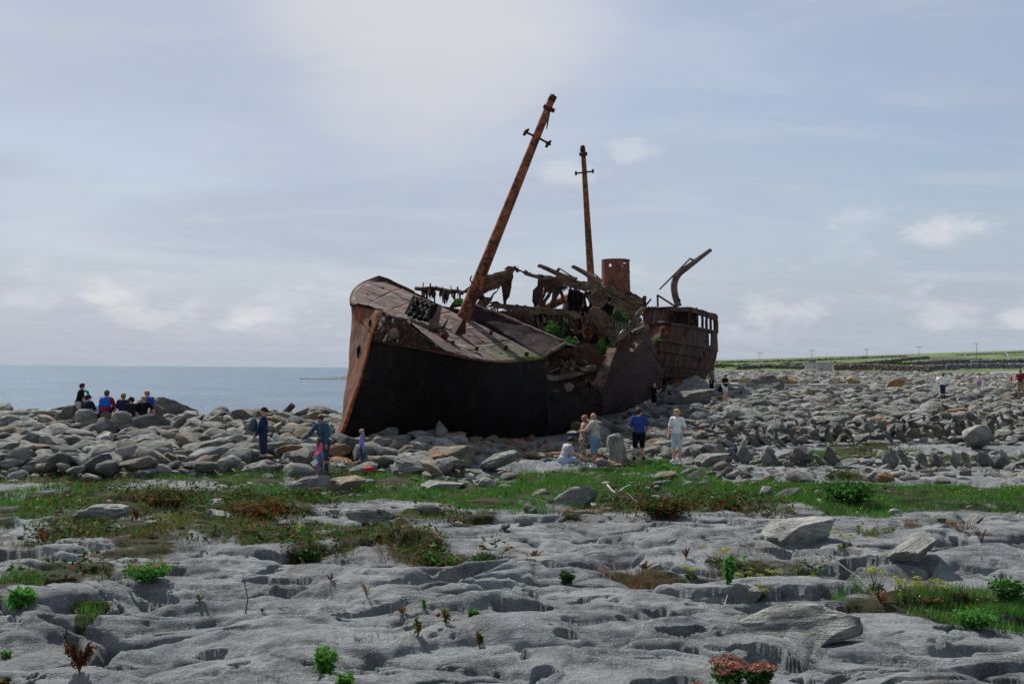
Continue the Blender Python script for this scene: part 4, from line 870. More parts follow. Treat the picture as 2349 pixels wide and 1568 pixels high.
    plate('opening_floor', P3([(*z2(330, 1100), 39.4), (*z2(300, 1225), 38.6), (*z2(350, 1255), 38.8), (*z2(560, 1225), 40.3), (*z2(770, 1165), 41.8), (*z2(520, 1060), 41.8)]), R_DARK, S, .04, .03)
    for (a, b) in (((440, 1080), (390, 1215)), ((520, 1075), (480, 1210)), ((600, 1095), (560, 1190))): beam('floor_rib', P(*z2(*a), 41.0), P(*z2(*b), 39.4), .12, .10, R_WOOD, S, .02)
    W('torn_plate', [(420, 1130), (520, 1100), (640, 1140), (660, 1170), (560, 1200), (460, 1190)], 40.4, R_WOOD, .05, .06, .8, 0, z2)
    W('torn_plate', [(330, 1068), (505, 985), (560, 985), (520, 1040), (340, 1110), (310, 1090)], 39.6, R_DARK, .08, .05, .6, 0, z2)
    # --- midship hull running aft, dark red
    top = P3([(1240, 824, 37.6), (1246, 872, 38.2), (1265, 874, 38.9), (1300, 868, 40.2), (1360, 858, 42.0), (1374, 890, 42.6), (1395, 820, 44.4), (1420, 790, 46.2), (1446, 768, 48.6), (1476, 742, 53.0), (1500, 800, 58)])
    bot = P3([(1225, 1028, 39.3), (1246, 1018, 39.9), (1272, 1006, 40.6), (1311, 985, 42.0), (1350, 962, 44.0), (1372, 954, 45.2), (1400, 948, 47), (1425, 944, 48.5), (1450, 934, 50.6), (1482, 918, 55.5), (1510, 905, 60)])
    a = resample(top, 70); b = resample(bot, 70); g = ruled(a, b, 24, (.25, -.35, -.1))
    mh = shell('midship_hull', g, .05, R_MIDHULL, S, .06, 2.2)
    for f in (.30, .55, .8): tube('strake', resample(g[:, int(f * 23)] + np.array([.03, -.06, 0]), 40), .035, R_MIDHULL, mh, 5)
    W('broken_plate', [(560, 1335), (640, 1290), (720, 1275), (800, 1335), (700, 1400), (600, 1400)], 40.8, R_DARK, .05, .05, .8, 0, z2)
    W('broken_plate', [(480, 1330), (560, 1300), (600, 1340), (560, 1380), (480, 1390)], 39.8, R_BEAM, .05, .05, .8, 0, z2)
    beam('loose_girder', P(*z2(958, 985), 42.2), P(*z2(818, 1352), 40.9), .42, .12, R_WOOD, S)
    beam('loose_girder', P(*z2(700, 1275), 40.9), P(*z2(815, 1345), 40.9), .14, .10, R_BEAM, S)
    W('torn_plate', [(840, 1130), (870, 1055), (890, 1062), (860, 1160), (800, 1230), (790, 1200)], 41.6, R_DARK, .05, .05, 0, 0, z2)
    beam('loose_strut', P(*z2(1225, 735), 47.5), P(*z2(1195, 830), 47.0), .45, .12, R_BEAM, S); beam('loose_strut', P(*z2(1218, 900), 47.5), P(*z2(1132, 1020), 46.8), .30, .08, R_WOOD, S)
    tube('fallen_post', P3([(*z2(1165, 838), 46.6), (*z2(1302, 772), 46.8)]), .15, R_BEAM, S, 10)
    W('broken_plate', [(990, 945), (1060, 900), (1130, 850), (1180, 830), (1130, 930), (1040, 1010), (950, 1100), (900, 1150), (920, 1040)], 44.8, R_DARK, .06, .06, .8, 0, z2)
    W('broken_plate', [(1190, 690), (1240, 680), (1250, 760), (1200, 860), (1150, 870), (1170, 780)], 48.5, R_DARK, .06, .06, .8, 0, z2)
    for k in range(26):                        # ragged plating along the torn top edge and frames showing on the side
        i = RR.randrange(6, 66); c = a[i] + np.array([0, -.08, 0]); t = a[min(69, i + 1)] - a[i]; t /= np.linalg.norm(t); w = RR.uniform(.15, .5); up = RR.uniform(.05, .5); dn = RR.uniform(.15, .6); d = b[i] - a[i]; d /= np.linalg.norm(d)
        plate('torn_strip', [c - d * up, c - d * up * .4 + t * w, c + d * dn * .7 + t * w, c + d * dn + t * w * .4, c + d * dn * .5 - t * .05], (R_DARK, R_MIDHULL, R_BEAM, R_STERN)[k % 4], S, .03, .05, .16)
    # ragged ends: strips hanging under the torn decks, spikes standing on their edges, thin bent beams in the openings
    def edge(pts, Y, n, dn, up=0., f=z2, m=(R_DARK, R_WOOD, R_DARK, R_BEAM)):
        q = [f(*p) for p in pts]; L = np.concatenate([[0], np.cumsum([math.dist(q[i], q[i + 1]) for i in range(len(q) - 1)])])
        for k in range(n):
            t = RR.uniform(0, L[-1]); x = np.interp(t, L, [p[0] for p in q]); y = np.interp(t, L, [p[1] for p in q]); w = RR.uniform(1.5, 5); h = RR.uniform(.3, 1.) * dn; u = RR.uniform(.2, 1) * up; sl = RR.uniform(-.35, .35)
            plate('torn_strip', PP([(x - w / 2, y - u * .5), (x - w * .2 - sl * u, y - u), (x + w / 2, y - u * .3), (x + w * .45 + sl * h * .6, y + h * .6), (x + sl * h, y + h), (x - w * .4 + sl * h * .4, y + h * .5)], Y + RR.uniform(-.15, .15)), m[k % 4], S, .035, .02, .12)
    edge([(180, 655), (380, 655), (600, 670), (725, 690)], 41.7, 26, 22)
    edge([(-330, 590), (-180, 598), (0, 622), (150, 660)], 41.5, 16, 9, 4)
    edge([(0, 590), (330, 618), (730, 655)], 41.7, 12, 2, 7)
    edge([(400, 340), (560, 390), (740, 436), (900, 450)], 44.2, 26, 24)
    edge([(560, 390), (700, 450), (640, 620)], 44.2, 8, 30)
    edge([(720, 690), (850, 815), (992, 936)], 43.4, 16, 14)
    edge([(390, 300), (740, 352), (960, 390), (1262, 536)], 44.9, 22, 3, 6)
    edge([(1000, 938), (1100, 862), (1210, 722), (1290, 590)], 44.2, 14, 10, 4)
    edge([(500, 1222), (575, 1212), (700, 1265), (840, 1285)], 43.1, 20, 9, 4, z3); edge([(270, 1380), (352, 1365), (480, 1310)], 42.1, 10, 9, 0, z3)
    edge([(1290, 585), (1480, 588)], 62, 6, 2, 4); edge([(1500, 590), (1700, 596), (1950, 655)], 63.5, 10, 8, 3)
    for k in range(44):
        x, y = RR.uniform(200, 930), RR.uniform(690, 960)
        if (x < 500 and y > 880) : continue
        a_ = RR.choice((1.45, 1.6, 1.1, .3, -.4, 2.2)) + RR.gauss(0, .15); l_ = RR.uniform(40, 130); dx, dy = math.cos(a_) * l_ / 2, math.sin(a_) * l_ / 2; Yb = RR.uniform(43.0, 45.4)
        beam('bent_beam', P(*z2(x - dx, y - dy), Yb), P(*z2(x + dx, y + dy), Yb + RR.uniform(-.4, .4)), RR.uniform(.05, .13), .05, (R_DARK, R_RED, R_DARK, R_BEAM, R_STERN)[k % 5], S, .02)
    for k in range(16):
        x, y = RR.uniform(320, 800), RR.uniform(1060, 1340); a_ = RR.choice((.5, -.4, 1.3)) + RR.gauss(0, .2); l_ = RR.uniform(40, 110); dx, dy = math.cos(a_) * l_ / 2, math.sin(a_) * l_ / 2; Yb = 38.6 + (x - 320) / 480 * 2.4
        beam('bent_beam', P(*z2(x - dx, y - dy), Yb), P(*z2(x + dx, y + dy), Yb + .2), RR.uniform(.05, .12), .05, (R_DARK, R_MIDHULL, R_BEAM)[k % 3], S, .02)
    # --- aft mast
    mb = P(1357, 662, 50.5); mt = P(1337, 336, 50.5)
    am = tube('aft_mast', resample(np.array([mb, mt]), 30), np.linspace(.20, .115, 30), R_MAST2, S, 14)
    tube('crosstree', P3([(1320, 398, 50.4), (1340, 395, 50.3), (1361, 393, 50.4)]), .045, R_DARK, am, 7)
    for x, y in ((1321, 398), (1360, 393)): tube('sheave', P3([(x, y - 5, 50.4), (x, y + 4, 50.4)]), .06, R_DARK, am, 6)
    tube('masthead_block', P3([(1329, 354, 50.3), (1347, 353, 50.3)]), .10, R_DARK, am, 8); tube('masthead_cap', P3([(1337, 347, 50.4), (1336, 334, 50.4)]), [.15, .10], R_DARK, am, 8)
    # --- funnel: a plated ring with rusted holes
    fb = P(1413, 672, 52); ft = P(1412.5, 596, 52); n = 64; mrows = 26; th = np.linspace(0, 2 * math.pi, n + 1); g = np.zeros((mrows, n + 1, 3)); r0 = .72
    rtip = np.array([.045, 0, 0])
    for i in range(mrows):
        f = i / (mrows - 1); c = fb * (1 - f) + ft * f + np.array([-.02, 0, 0]) * f; rr = r0 * (1.02 - .03 * f)
        g[i, :, 0] = c[0] + rr * np.cos(th); g[i, :, 1] = c[1] + rr * np.sin(th); g[i, :, 2] = c[2] + .05 * np.cos(th) * 0
    pxy = np.array([[proj(q) for q in row] for row in g]); drop = np.zeros((mrows - 1, n), bool)
    cen = (pxy[:-1, :-1] + pxy[1:, 1:]) / 2
    for (x, y, w, h) in ((945, 190, 12, 14), (1055, 192, 6, 8), (1040, 235, 5, 8), (1075, 165, 16, 6)):
        X, Yp = z2(x, y); drop |= (np.abs(cen[..., 0] - X) < w * .24) & (np.abs(cen[..., 1] - Yp) < h * .24)
    fn = shell('funnel', g, .03, R_FUN, S, .012, 3., drop)
    for f, r in ((.985, .03), (.63, .022), (.36, .022), (.22, .018)):
        i = f * (mrows - 1); c = fb * (1 - f) + ft * f; tube('band', np.stack([c[0] + (r0 + .01) * np.cos(th), c[1] + (r0 + .01) * np.sin(th), np.full(n + 1, c[2])], 1), r, R_FUN, fn, 6)
    W('funnel_casing', [(700, 360), (860, 395), (1110, 430), (1185, 470), (1130, 530), (980, 500), (760, 420)], 52.6, R_DARK, .1, .05, 0, 0, z2)
    # --- davits
    def davit(pts, Y, r, rods, name='davit'):
        d = tube(name, smoothline(P3([(*z2(*p), Y) for p in pts]), 24), r, R_BEAM if name == 'davit' else R_DARK, S, 8)
        for (a, b, rr) in rods: tube('stay_rod', P3([(*z2(*a), Y - .05), (*z2(*b), Y - .05)]), rr, R_DARK, d, 5)
        x, y = pts[-1]; tube('eye', P3([(*z2(x + 10 * math.cos(a), y + 12 * math.sin(a) + 6), Y) for a in np.linspace(0, 6.28, 10)]), .03, R_DARK, d, 5)
        return d
    d = davit([(620, 330), (480, 285), (360, 230), (258, 186)], 47, np.linspace(.15, .09, 24), [((455, 216), (612, 316), .03)])
    plate('bracket', PP([(408, 245), (448, 205), (464, 222), (440, 262)], 46.9, z2), R_BEAM, d, .08, .0)
    d = davit([(855, 352), (790, 315), (700, 260), (582, 196)], 49, np.linspace(.17, .09, 24), [((792, 268), (850, 322), .03)])
    d = davit([(1595, 580), (1560, 470), (1552, 365), (1592, 272), (1700, 188), (1800, 112), (1900, 38)], 62, np.concatenate([np.full(10, .21), np.linspace(.21, .12, 14)]), [((1706, 120), (1412, 416), .05)])
    plate('bracket', PP([(1700, 112), (1752, 132), (1724, 152)], 61.9, z2), R_BEAM, d, .1, .0)
    tube('stub', P3([(*z2(1586, 505), 61.8), (*z2(1606, 525), 61.7)]), .09, R_DARK, d, 6)
    beam('frame_post', P(*z2(1395, 580), 62), P(*z2(1392, 468), 62), .22, .10, R_DARK, S); beam('frame_post', P(*z2(1392, 470), 62), P(*z2(1562, 580), 62), .14, .10, R_DARK, S)
    # --- stern
    st = empty('stern', (0, 0, 0)); st.parent = S; Z2 = lambda x, y, Y: P(*z2(x, y), Y)
    corner = resample(np.array([Z2(1482, 588, 60), Z2(1478, 735, 60), Z2(1440, 830, 59.8), Z2(1402, 900, 59.7), Z2(1390, 1000, 59.8), Z2(1380, 1150, 60.1), Z2(1368, 1262, 60.4), Z2(1360, 1400, 60.8)]), 44)
    left = resample(np.array([Z2(1275, 588, 62.6), Z2(1245, 735, 62.4), Z2(1225, 830, 62.0), Z2(1210, 915, 61.8), Z2(1195, 1030, 61.6), Z2(1175, 1150, 61.4), Z2(1150, 1290, 61.4), Z2(1140, 1400, 61.4)]), 44)
    lft = ruled(left, corner, 24, (0, -.25, 0)); shell('stern_side_plating', lft, .06, R_STERN, st, .09, 1.0)
    rl = [(1492, 748), (1965, 835)]
    c2 = resample(np.array([Z2(1492, 745, 60), Z2(1440, 835, 59.8), Z2(1404, 900, 59.7), Z2(1392, 1000, 59.8), Z2(1382, 1150, 60.1), Z2(1370, 1262, 60.4), Z2(1362, 1420, 60.8)]), 44)
    rgt = resample(np.array([Z2(1960, 826, 68), Z2(1964, 905, 68), Z2(1966, 980, 68), Z2(1948, 1080, 68.2), Z2(1918, 1165, 68.8), Z2(1872, 1240, 69.6), Z2(1800, 1345, 70.5)]), 44)
    midc = resample(np.array([Z2(1760, 785, 63.6), Z2(1745, 870, 63.4), Z2(1740, 950, 63.3), Z2(1735, 1060, 63.4), Z2(1720, 1160, 63.8), Z2(1690, 1270, 64.4), Z2(1640, 1380, 65)]), 44)
    ctl = np.stack([c2, midc, rgt]); gr = np.stack([smoothline(ctl[:, i], 60) for i in range(44)], 1)
    pxy = np.array([[proj(q) for q in row] for row in gr]); cen = (pxy[:-1, :-1] + pxy[1:, 1:]) / 2; drop = np.zeros((59, 43), bool)
    for (x, y, w, h) in ((1885, 890, 14, 62), (1640, 845, 10, 30), (1845, 920, 7, 7), (1450, 812, 16, 16), (1832, 1040, 6, 30), (1792, 1075, 6, 40), (1500, 1270, 9, 22), (1460, 1310, 12, 30)):
        X, Yp = z2(x, y); drop |= (np.abs(cen[..., 0] - X) < w * .24) & (np.abs(cen[..., 1] - Yp) < h * .24)
    shell('stern_plating', gr, .06, R_STERN, st, .07, 1.0, drop); shell('hole_backing', gr[2:-2:3, 1:-1:3] + np.array([-.35, .45, 0]), .04, R_HULL, st)
    # far side, plus the added black backing above, so the holes read dark
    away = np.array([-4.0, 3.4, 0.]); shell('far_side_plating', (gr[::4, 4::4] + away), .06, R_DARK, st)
    for (ys, Ys, r) in (((738, 730, 748, 832), 0, .09), ((915, 897, 898, 985), 0, .07), ((1032, 1000, 1002, 1030), 1, .06), ((1150, 1128, 1130, 1160), 0, .05), ((1288, 1250, 1252, 1262), 1, .06)):
        a = Z2(1228 - (ys[0] - 738) * .1, ys[0], 62.2) + np.array([0, -.22, 0]); b = Z2(1478 if ys[0] < 800 else 1394, ys[1], 59.6)
        tube('strake', resample(np.array([a, b]), 12), r, R_STERN, st, 6, jit=.01)
        i = int(np.argmin(np.abs(pxy[0, :, 1] - z2(0, ys[2])[1]))); q = gr[:, i] + np.array([.02, -.09, 0])
        tube('strake', q if not Ys else q[:40], r, R_STERN, st, 6)
    # shelter deck above the rail
    def tb(x): return np.interp(x, [1480, 1700, 1800, 1962], [588, 592, 612, 662])
    def yd(x): return np.interp(x, [1480, 1760, 1965], [60, 63.6, 68])
    up = np.array([Z2(x, tb(x), yd(x)) for x in np.linspace(1482, 1962, 30)]); lo = np.array([Z2(x, tb(x) + np.interp(x, [1480, 1700, 1962], [34, 40, 62]), yd(x)) for x in np.linspace(1482, 1962, 30)])
    shell('shelter_fascia', ruled(up, lo, 5), .07, R_STERN, st, .05, 1.5)
    bk = up + np.array([-3.5, 3.2, .1]); shell('shelter_roof', ruled(up, bk, 8), .08, R_DARK, st, .05, 1.)
    fl = np.array([Z2(x, np.interp(x, [1482, 1962], [748, 832]), yd(x)) for x in np.linspace(1482, 1962, 30)]); shell('shelter_deck', ruled(fl, fl + np.array([-3.5, 3.2, 0.0]), 8), .08, R_DARK, st)
    for x, w in ((1488, .34), (1690, .16), (1706, .10), (1768, .20), (1820, .20), (1858, .24), (1898, .20), (1935, .16), (1958, .22)):
        a = Z2(x, tb(x) + 10, yd(x) + .05); b = Z2(x + 4, np.interp(x, [1482, 1962], [750, 832]), yd(x) + .05); beam('stanchion', b, a, w, .14, R_DARK, st, .02)
    plate('shelter_inner_wall', [Z2(1490, 590, 62.5), Z2(1700, 605, 64.4), Z2(1775, 625, 65.2), Z2(1772, 800, 65.2), Z2(1490, 770, 62.5)], R_DARK, st, .05, .02)
    for k in range(9):
        x = 1505 + k * 21 + RR.uniform(-5, 5); plate('torn_strip', PP([(x, 622), (x + 14, 624), (x + 8, 640 + RR.uniform(10, 60)), (x + 2, 640)], 60.6 + k * .35, z2), R_STERN, st, .03, .03)
    plate('torn_strip', PP([(1735, 770), (1752, 750), (1756, 790), (1738, 795)], 63.5, z2), R_BEAM, st, .03, .03); plate('broken_rail_end', PP([(1950, 800), (1966, 800), (1968, 860), (1948, 850)], 68, z2), R_STERN, st, .05, .03)
    plate('broken_rail_end', PP([(1760, 585), (1775, 590), (1772, 606), (1762, 606)], 63.5, z2), R_DARK, st, .05, .01)
    for (x, y, Y) in ((1452, 812, 59.75),):
        tube('porthole_rim', P3([(*z2(x + 24 * math.cos(a), y + 34 * math.sin(a)), Y) for a in np.linspace(0, 6.283, 18)]), .10, R_RED, st, 6)
    for pts in ([(1640, 815), (1652, 830), (1648, 890), (1634, 870)], [(1660, 830), (1668, 850), (1655, 900), (1650, 880)]): plate('torn_flap', PP(pts, 61.6, z2), R_RED, st, .04, .03)
    plate('orange_patch', PP([(1400, 1120), (1428, 1125), (1425, 1250), (1405, 1240)], 59.9, z2), R_RED, st, .02, .05); plate('orange_patch', PP([(1572, 1260), (1615, 1262), (1612, 1350), (1575, 1350)], 62.0, z2), R_RED, st, .03, .05)
    # lower debris at the broken foot of the stern
    for k in range(8):
        x = 1180 + k * 26; plate('torn_strip', PP([(x, 1290), (x + 22, 1284), (x + 18, 1360 + RR.uniform(0, 60)), (x + 4, 1350)], 60.6, z2), R_STERN, st, .04, .05)
    # rusty pieces lying under the hull
build_ship()
print('ship', round(time.time() - T0, 1))
# ---------------------------------------------------------------- people: one continuous skin each, clothes as children
def nets(f, lo, hi, h):
    """surface nets of f < 0 on a grid"""
    n = np.maximum(4, np.ceil((hi - lo) / h).astype(int) + 1); ax = [lo[k] + h * np.arange(n[k]) for k in range(3)]
    X, Y, Z = np.meshgrid(*ax, indexing='ij'); D = f(np.stack([X, Y, Z], -1)); s = D < 0
    c = np.zeros(np.array(D.shape) - 1, int); sl = lambda a, d: a[d[0]:a.shape[0] - 1 + d[0], d[1]:a.shape[1] - 1 + d[1], d[2]:a.shape[2] - 1 + d[2]]
    C8 = [(i, j, k) for i in (0, 1) for j in (0, 1) for k in (0, 1)]
    for d in C8: c = c + sl(s, d)
    act = (c > 0) & (c < 8); idx = np.full(act.shape, -1); idx[act] = np.arange(act.sum()); I = np.argwhere(act)
    acc = np.zeros((len(I), 3)); cnt = np.zeros(len(I))
    for a in range(8):
        for b in range(a + 1, 8):
            da, db = C8[a], C8[b]
            if sum(abs(x - y) for x, y in zip(da, db)) != 1: continue
            va = D[I[:, 0] + da[0], I[:, 1] + da[1], I[:, 2] + da[2]]; vb = D[I[:, 0] + db[0], I[:, 1] + db[1], I[:, 2] + db[2]]
            m = (va < 0) != (vb < 0); t = np.where(m, va / np.where(m, va - vb, 1), 0)
            acc += m[:, None] * (np.array(da) + t[:, None] * (np.array(db) - np.array(da))); cnt += m
    V = lo + h * (I + acc / np.maximum(cnt, 1)[:, None]); F = []
    for ax_, (u, v) in ((0, (1, 2)), (1, (2, 0)), (2, (0, 1))):
        a = [slice(1, -1)] * 3; a[ax_] = slice(0, -1); b = list(a); b[ax_] = slice(1, None)
        s0 = s[tuple(a)]; s1 = s[tuple(b)]; e = np.argwhere(s0 != s1); flip = s0[s0 != s1]
        if not len(e): continue
        e = e.copy()
        for k in range(3):
            if k != ax_: e[:, k] += 1
        def cell(du, dv):
            q = e.copy(); q[:, u] -= du; q[:, v] -= dv; return idx[q[:, 0], q[:, 1], q[:, 2]]
        quad = np.stack([cell(1, 1), cell(0, 1), cell(0, 0), cell(1, 0)], 1); quad[~flip] = quad[~flip][:, ::-1]
        F.append(quad[(quad >= 0).all(1)])
    return V, np.concatenate(F)
def sd_cap(p, a, b, ra, rb):
    a = np.asarray(a); b = np.asarray(b); ab = b - a; t = np.clip(((p - a) @ ab) / (ab @ ab + 1e-12), 0, 1); return np.linalg.norm(p - a - t[..., None] * ab, axis=-1) - (ra + (rb - ra) * t)
def sd_ell(p, c, r, R=None):
    q = p - np.asarray(c)
    if R is not None: q = q @ R
    r = np.asarray(r); k0 = np.linalg.norm(q / r, axis=-1); k1 = np.linalg.norm(q / (r * r), axis=-1) + 1e-9; return k0 * (k0 - 1) / k1
def smin(a, b, k):
    h = np.clip(.5 + .5 * (b - a) / k, 0, 1); return b * (1 - h) + a * h - k * h * (1 - h)
def mesh_sdf(prims, k, h):
    lo = np.min([q[0] for q in prims], 0) - 3 * h; hi = np.max([q[1] for q in prims], 0) + 3 * h
    def f(p):
        d = None
        for q in prims:
            e = q[2](p); d = e if d is None else smin(d, e, k)
        return d
    return nets(f, lo, hi, h)
def cap(a, b, ra, rb):
    a = np.asarray(a, float); b = np.asarray(b, float); return (np.minimum(a - ra, b - rb), np.maximum(a + ra, b + rb), lambda p: sd_cap(p, a, b, ra, rb))
def ell(c, r, R=None):
    c = np.asarray(c, float); m = max(r); return (c - m, c + m, lambda p: sd_ell(p, c, r, R))
SKIN = {'fair': (.50, .30, .22), 'tan': (.36, .20, .135), 'brown': (.20, .11, .075)}
def frame_from(fwd, up):
    f = fwd / np.linalg.norm(fwd); r = np.cross(f, up); r /= np.linalg.norm(r); u = np.cross(r, f); return np.stack([r, f, u], 1)
def hand(wr, el, H, curl=.5, side=1):
    """palm, four unequal fingers bent at the knuckles and a thumb leaving the side of the palm"""
    Vs, Fs, o = [], [], 0
    d = (wr - el) / np.linalg.norm(wr - el); R = frame_from(d, np.array([.2, .3, 1.])); x, f, u = R[:, 0], R[:, 1], R[:, 2]
    V, F = ICO[2]; pal = wr + f * .028 * H + (V * np.array([.022, .034, .011]) * H) @ R.T; Vs.append(pal); Fs.append(F); o += len(V)
    for k, (off, L) in enumerate(((-.016, .038), (-.0055, .045), (.0055, .042), (.016, .033))):
        p0 = wr + (f * .050 + x * off) * H; p = [p0]; dd = f + x * off * 4
        for j in range(3):
            dd = dd - u * curl * .5; dd /= np.linalg.norm(dd); p.append(p[-1] + dd * L / 3 * 1.25 * H)
        V, F = tube_geo(np.array(p), np.array([.0056, .0054, .0048, .0036]) * H, 6)
        for q in F: Fs.append(q + o)
        Vs.append(V); o += len(V)
    p = [wr + (f * .016 - x * side * .014) * H, wr + (f * .032 - x * side * .030) * H, wr + (f * .050 - x * side * .034 - u * .008) * H]
    V, F = tube_geo(np.array(p), np.array([.008, .0065, .0045]) * H, 6)
    for q in F: Fs.append(q + o)
    Vs.append(V); return np.concatenate(Vs), Fs
def person(label, loc, H, rz, skin='fair', hair=(.03, .02, .015), top=None, sleeve=.5, bottom=None, leg=1., shoe=(.05, .05, .05), lean=0., side=0., hipz=.53, legs=None, arms=None,
           nod=0., turn=0., hairlen=0, bulk=1., bald=False, cap_c=None, skirt=None, skin_leg=None, group='people visiting the wreck', sock=None, beanie=False, long_top=0., seated=False):
    N = lambda v: np.asarray(v, float)
    P0 = empty('person', tuple(loc), label, 'person', group, rz); clear(loc, seated, hipz)
    sp = N([math.sin(side), math.sin(lean) * math.cos(side), math.cos(lean)]); rt = N([1, 0, 0]); bk = np.cross(rt, sp)   # bk points forward
    pel = N([0, 0, hipz]); wa = pel + sp * .085; ch = pel + sp * .20; sh = pel + sp * .283; nk = pel + sp * .315
    hd = nk + .5 * (sp + N([0, 0, 1])) * .075 + N([0, math.sin(nod) * .04, -.01 * abs(math.sin(nod))])
    hf = N([math.sin(-turn) * math.cos(nod), math.cos(turn) * math.cos(nod), -math.sin(nod)]); HR = frame_from(hf, N([0, 0, 1.])); hr_, hfw, hup = HR[:, 0], HR[:, 1], HR[:, 2]
    legs = legs or [((-.055, .012, .285), (-.06, 0, .045)), ((.055, .012, .285), (.06, 0, .045))]
    arms = arms or [((-.035, -.02, -.165), (-.005, .045, -.14)), ((.035, -.02, -.165), (.005, .045, -.14))]
    B = []; W = bulk
    B += [ell(pel + N([0, 0, .01]), (.088 * W, .062 * W, .075)), ell(wa + sp * .02, (.078 * W, .055 * W, .08)), ell(ch, (.092 * W, .062 * W, .10)), cap(sh + rt * -.075, sh + rt * .075, .036 * W, .036 * W), cap(nk - sp * .01, hd - hup * .02, .031, .029)]
    B += [ell(hd + hup * .012, (.045, .056, .062), HR), ell(hd - hup * .025 + hfw * .012, (.035, .040, .042), HR)]
    T = [B[0], B[1], B[2], B[3]]; top_p = [ell(wa + sp * .01, (.086 * W, .064 * W, .095)), ell(ch, (.100 * W, .070 * W, .105)), cap(sh + rt * -.078, sh + rt * .078, .042 * W, .042 * W), ell(pel + N([0, 0, .035]), (.094 * W, .068 * W, .06 + long_top))]
    bot_p = [ell(pel + N([0, 0, .0]), (.094 * W, .068 * W, .075))]
    hands = []; shoes = []
    for s, (el_, wr_) in zip((-1, 1), arms):
        S = sh + rt * s * .098 * (.5 + .5 * W); E = S + N(el_); Wr = E + N(wr_)
        B += [cap(S, E, .032 * W, .025), cap(E, Wr, .025, .0165)]; hands.append((Wr, E, s))
        if sleeve > 0:
            f1 = min(1., sleeve / .5); top_p.append(cap(S, S + (E - S) * f1, .040 * W, (.036 if f1 < 1 else .033) * (.5 + .5 * W)))
            if sleeve > .5: f2 = (sleeve - .5) / .5; top_p.append(cap(E, E + (Wr - E) * f2, .032, .026))
    for s, (kn, an) in zip((-1, 1), legs):
        Hp = pel + rt * s * .052 * W; K = N(kn); A = N(an)
        B += [cap(Hp, K, .056 * W, .034), cap(K, K + (A - K) * .35, .034, .037), cap(K + (A - K) * .35, A, .036, .022)]
        if leg > 0:
            f1 = min(1., leg / .5); wide = .042 if leg < .6 else .040; bot_p.append(cap(Hp, Hp + (K - Hp) * f1, .064 * W, wide * (.5 + .5 * W)))
            if leg > .5: f2 = (leg - .5) / .5; bot_p.append(cap(K, K + (A - K) * f2, .041, .032))
        d = A - K; toe = N([s * .25, 1., 0.]) if not seated else N([s * .1, 1., -.1]); toe /= np.linalg.norm(toe)
        B.append(cap(A, A + toe * .085 - N([0, 0, .026]), .022, .018)); shoes.append((A, toe))
    h = .0088
    def emit(name, V, F, mat, parent=P0):
        F = F if isinstance(F, list) else [F]; me = np_mesh('person_' + name, np.asarray(V) * H, F); return link(name, me, mat, parent)
    V, F = mesh_sdf(B, .018, h); Vs = [V]; Fs = [F]; o = len(V)
    for (Wr, E, s) in hands:
        v, f = hand(Wr, E, 1., .45, s); Vs.append(v); Fs += [q + o for q in f]; o += len(v)
    for (c, r) in ((hd + hfw * .054 - hup * .010, (.008, .012, .012)), (hd + hr_ * .046 - hup * .008 - hfw * .004, (.006, .012, .017)), (hd - hr_ * .046 - hup * .008 - hfw * .004, (.006, .012, .017))):
        v, f = ICO[1]; v = c + (v * np.array(r)) @ HR.T; Vs.append(v); Fs.append(f + o); o += len(v)
    msk = flat('skin_' + skin, SKIN[skin], .55, .1, 6., .35)
    emit('body', np.concatenate(Vs), Fs, msk)
    me_e = flat('eye_dark', (.015, .012, .01), .3, .1); me_m = flat('lip', (.30, .11, .09), .6, .1)
    for s in (-1, 1):
        v, f = ICO[1]; emit('eye', hd + hfw * .047 + hr_ * s * .018 + hup * .004 + (v * np.array([.0065, .005, .0045])) @ HR.T, f, me_e)
    v, f = ICO[1]; emit('mouth', hd + hfw * .049 - hup * .030 + (v * np.array([.013, .004, .004])) @ HR.T, f, me_m)
    fold = lambda V: V + .0045 * np.stack([n3(V[:, 0] * 26 + k, V[:, 1] * 26, V[:, 2] * 15 + rz) for k in (0, 5, 9)], 1)
    if top: V, F = mesh_sdf(top_p, .022, h); V = fold(V); emit('shirt', V, F, top)
    if bottom: V, F = mesh_sdf(bot_p, .014, h); V = fold(V); emit('shorts' if leg < .6 else 'trousers', V, F, bottom)
    if skirt: V, F = mesh_sdf([cap(pel + N([0, 0, .05]), pel + N([0, 0, .0]), .085, .10), cap(pel + N([0, 0, .0]), pel - N([0, 0, .03]), .10, .108)], .02, h); emit('skirt', V, F, skirt)
    ms = shoe if not isinstance(shoe, tuple) else flat('shoe_%d' % (hash(shoe) % 999), shoe, .7, .15, 20.)
    for (A, toe) in shoes:
        V, F = mesh_sdf([cap(A + N([0, 0, .012]), A - toe * .012 - N([0, 0, .020]), .030, .026), cap(A - toe * .012 - N([0, 0, .020]), A + toe * .092 - N([0, 0, .024]), .026, .022)], .012, .0075); emit('shoe', V, F, ms)
        if sock: V, F = mesh_sdf([cap(A + N([0, 0, .07]), A + N([0, 0, .01]), .029, .027)], .01, .0075); emit('sock', V, F, flat('sock_dark', sock))
    mh = flat('hair_%d' % (hash(hair) % 9999), hair, .7, .45, 30., .3, .3)
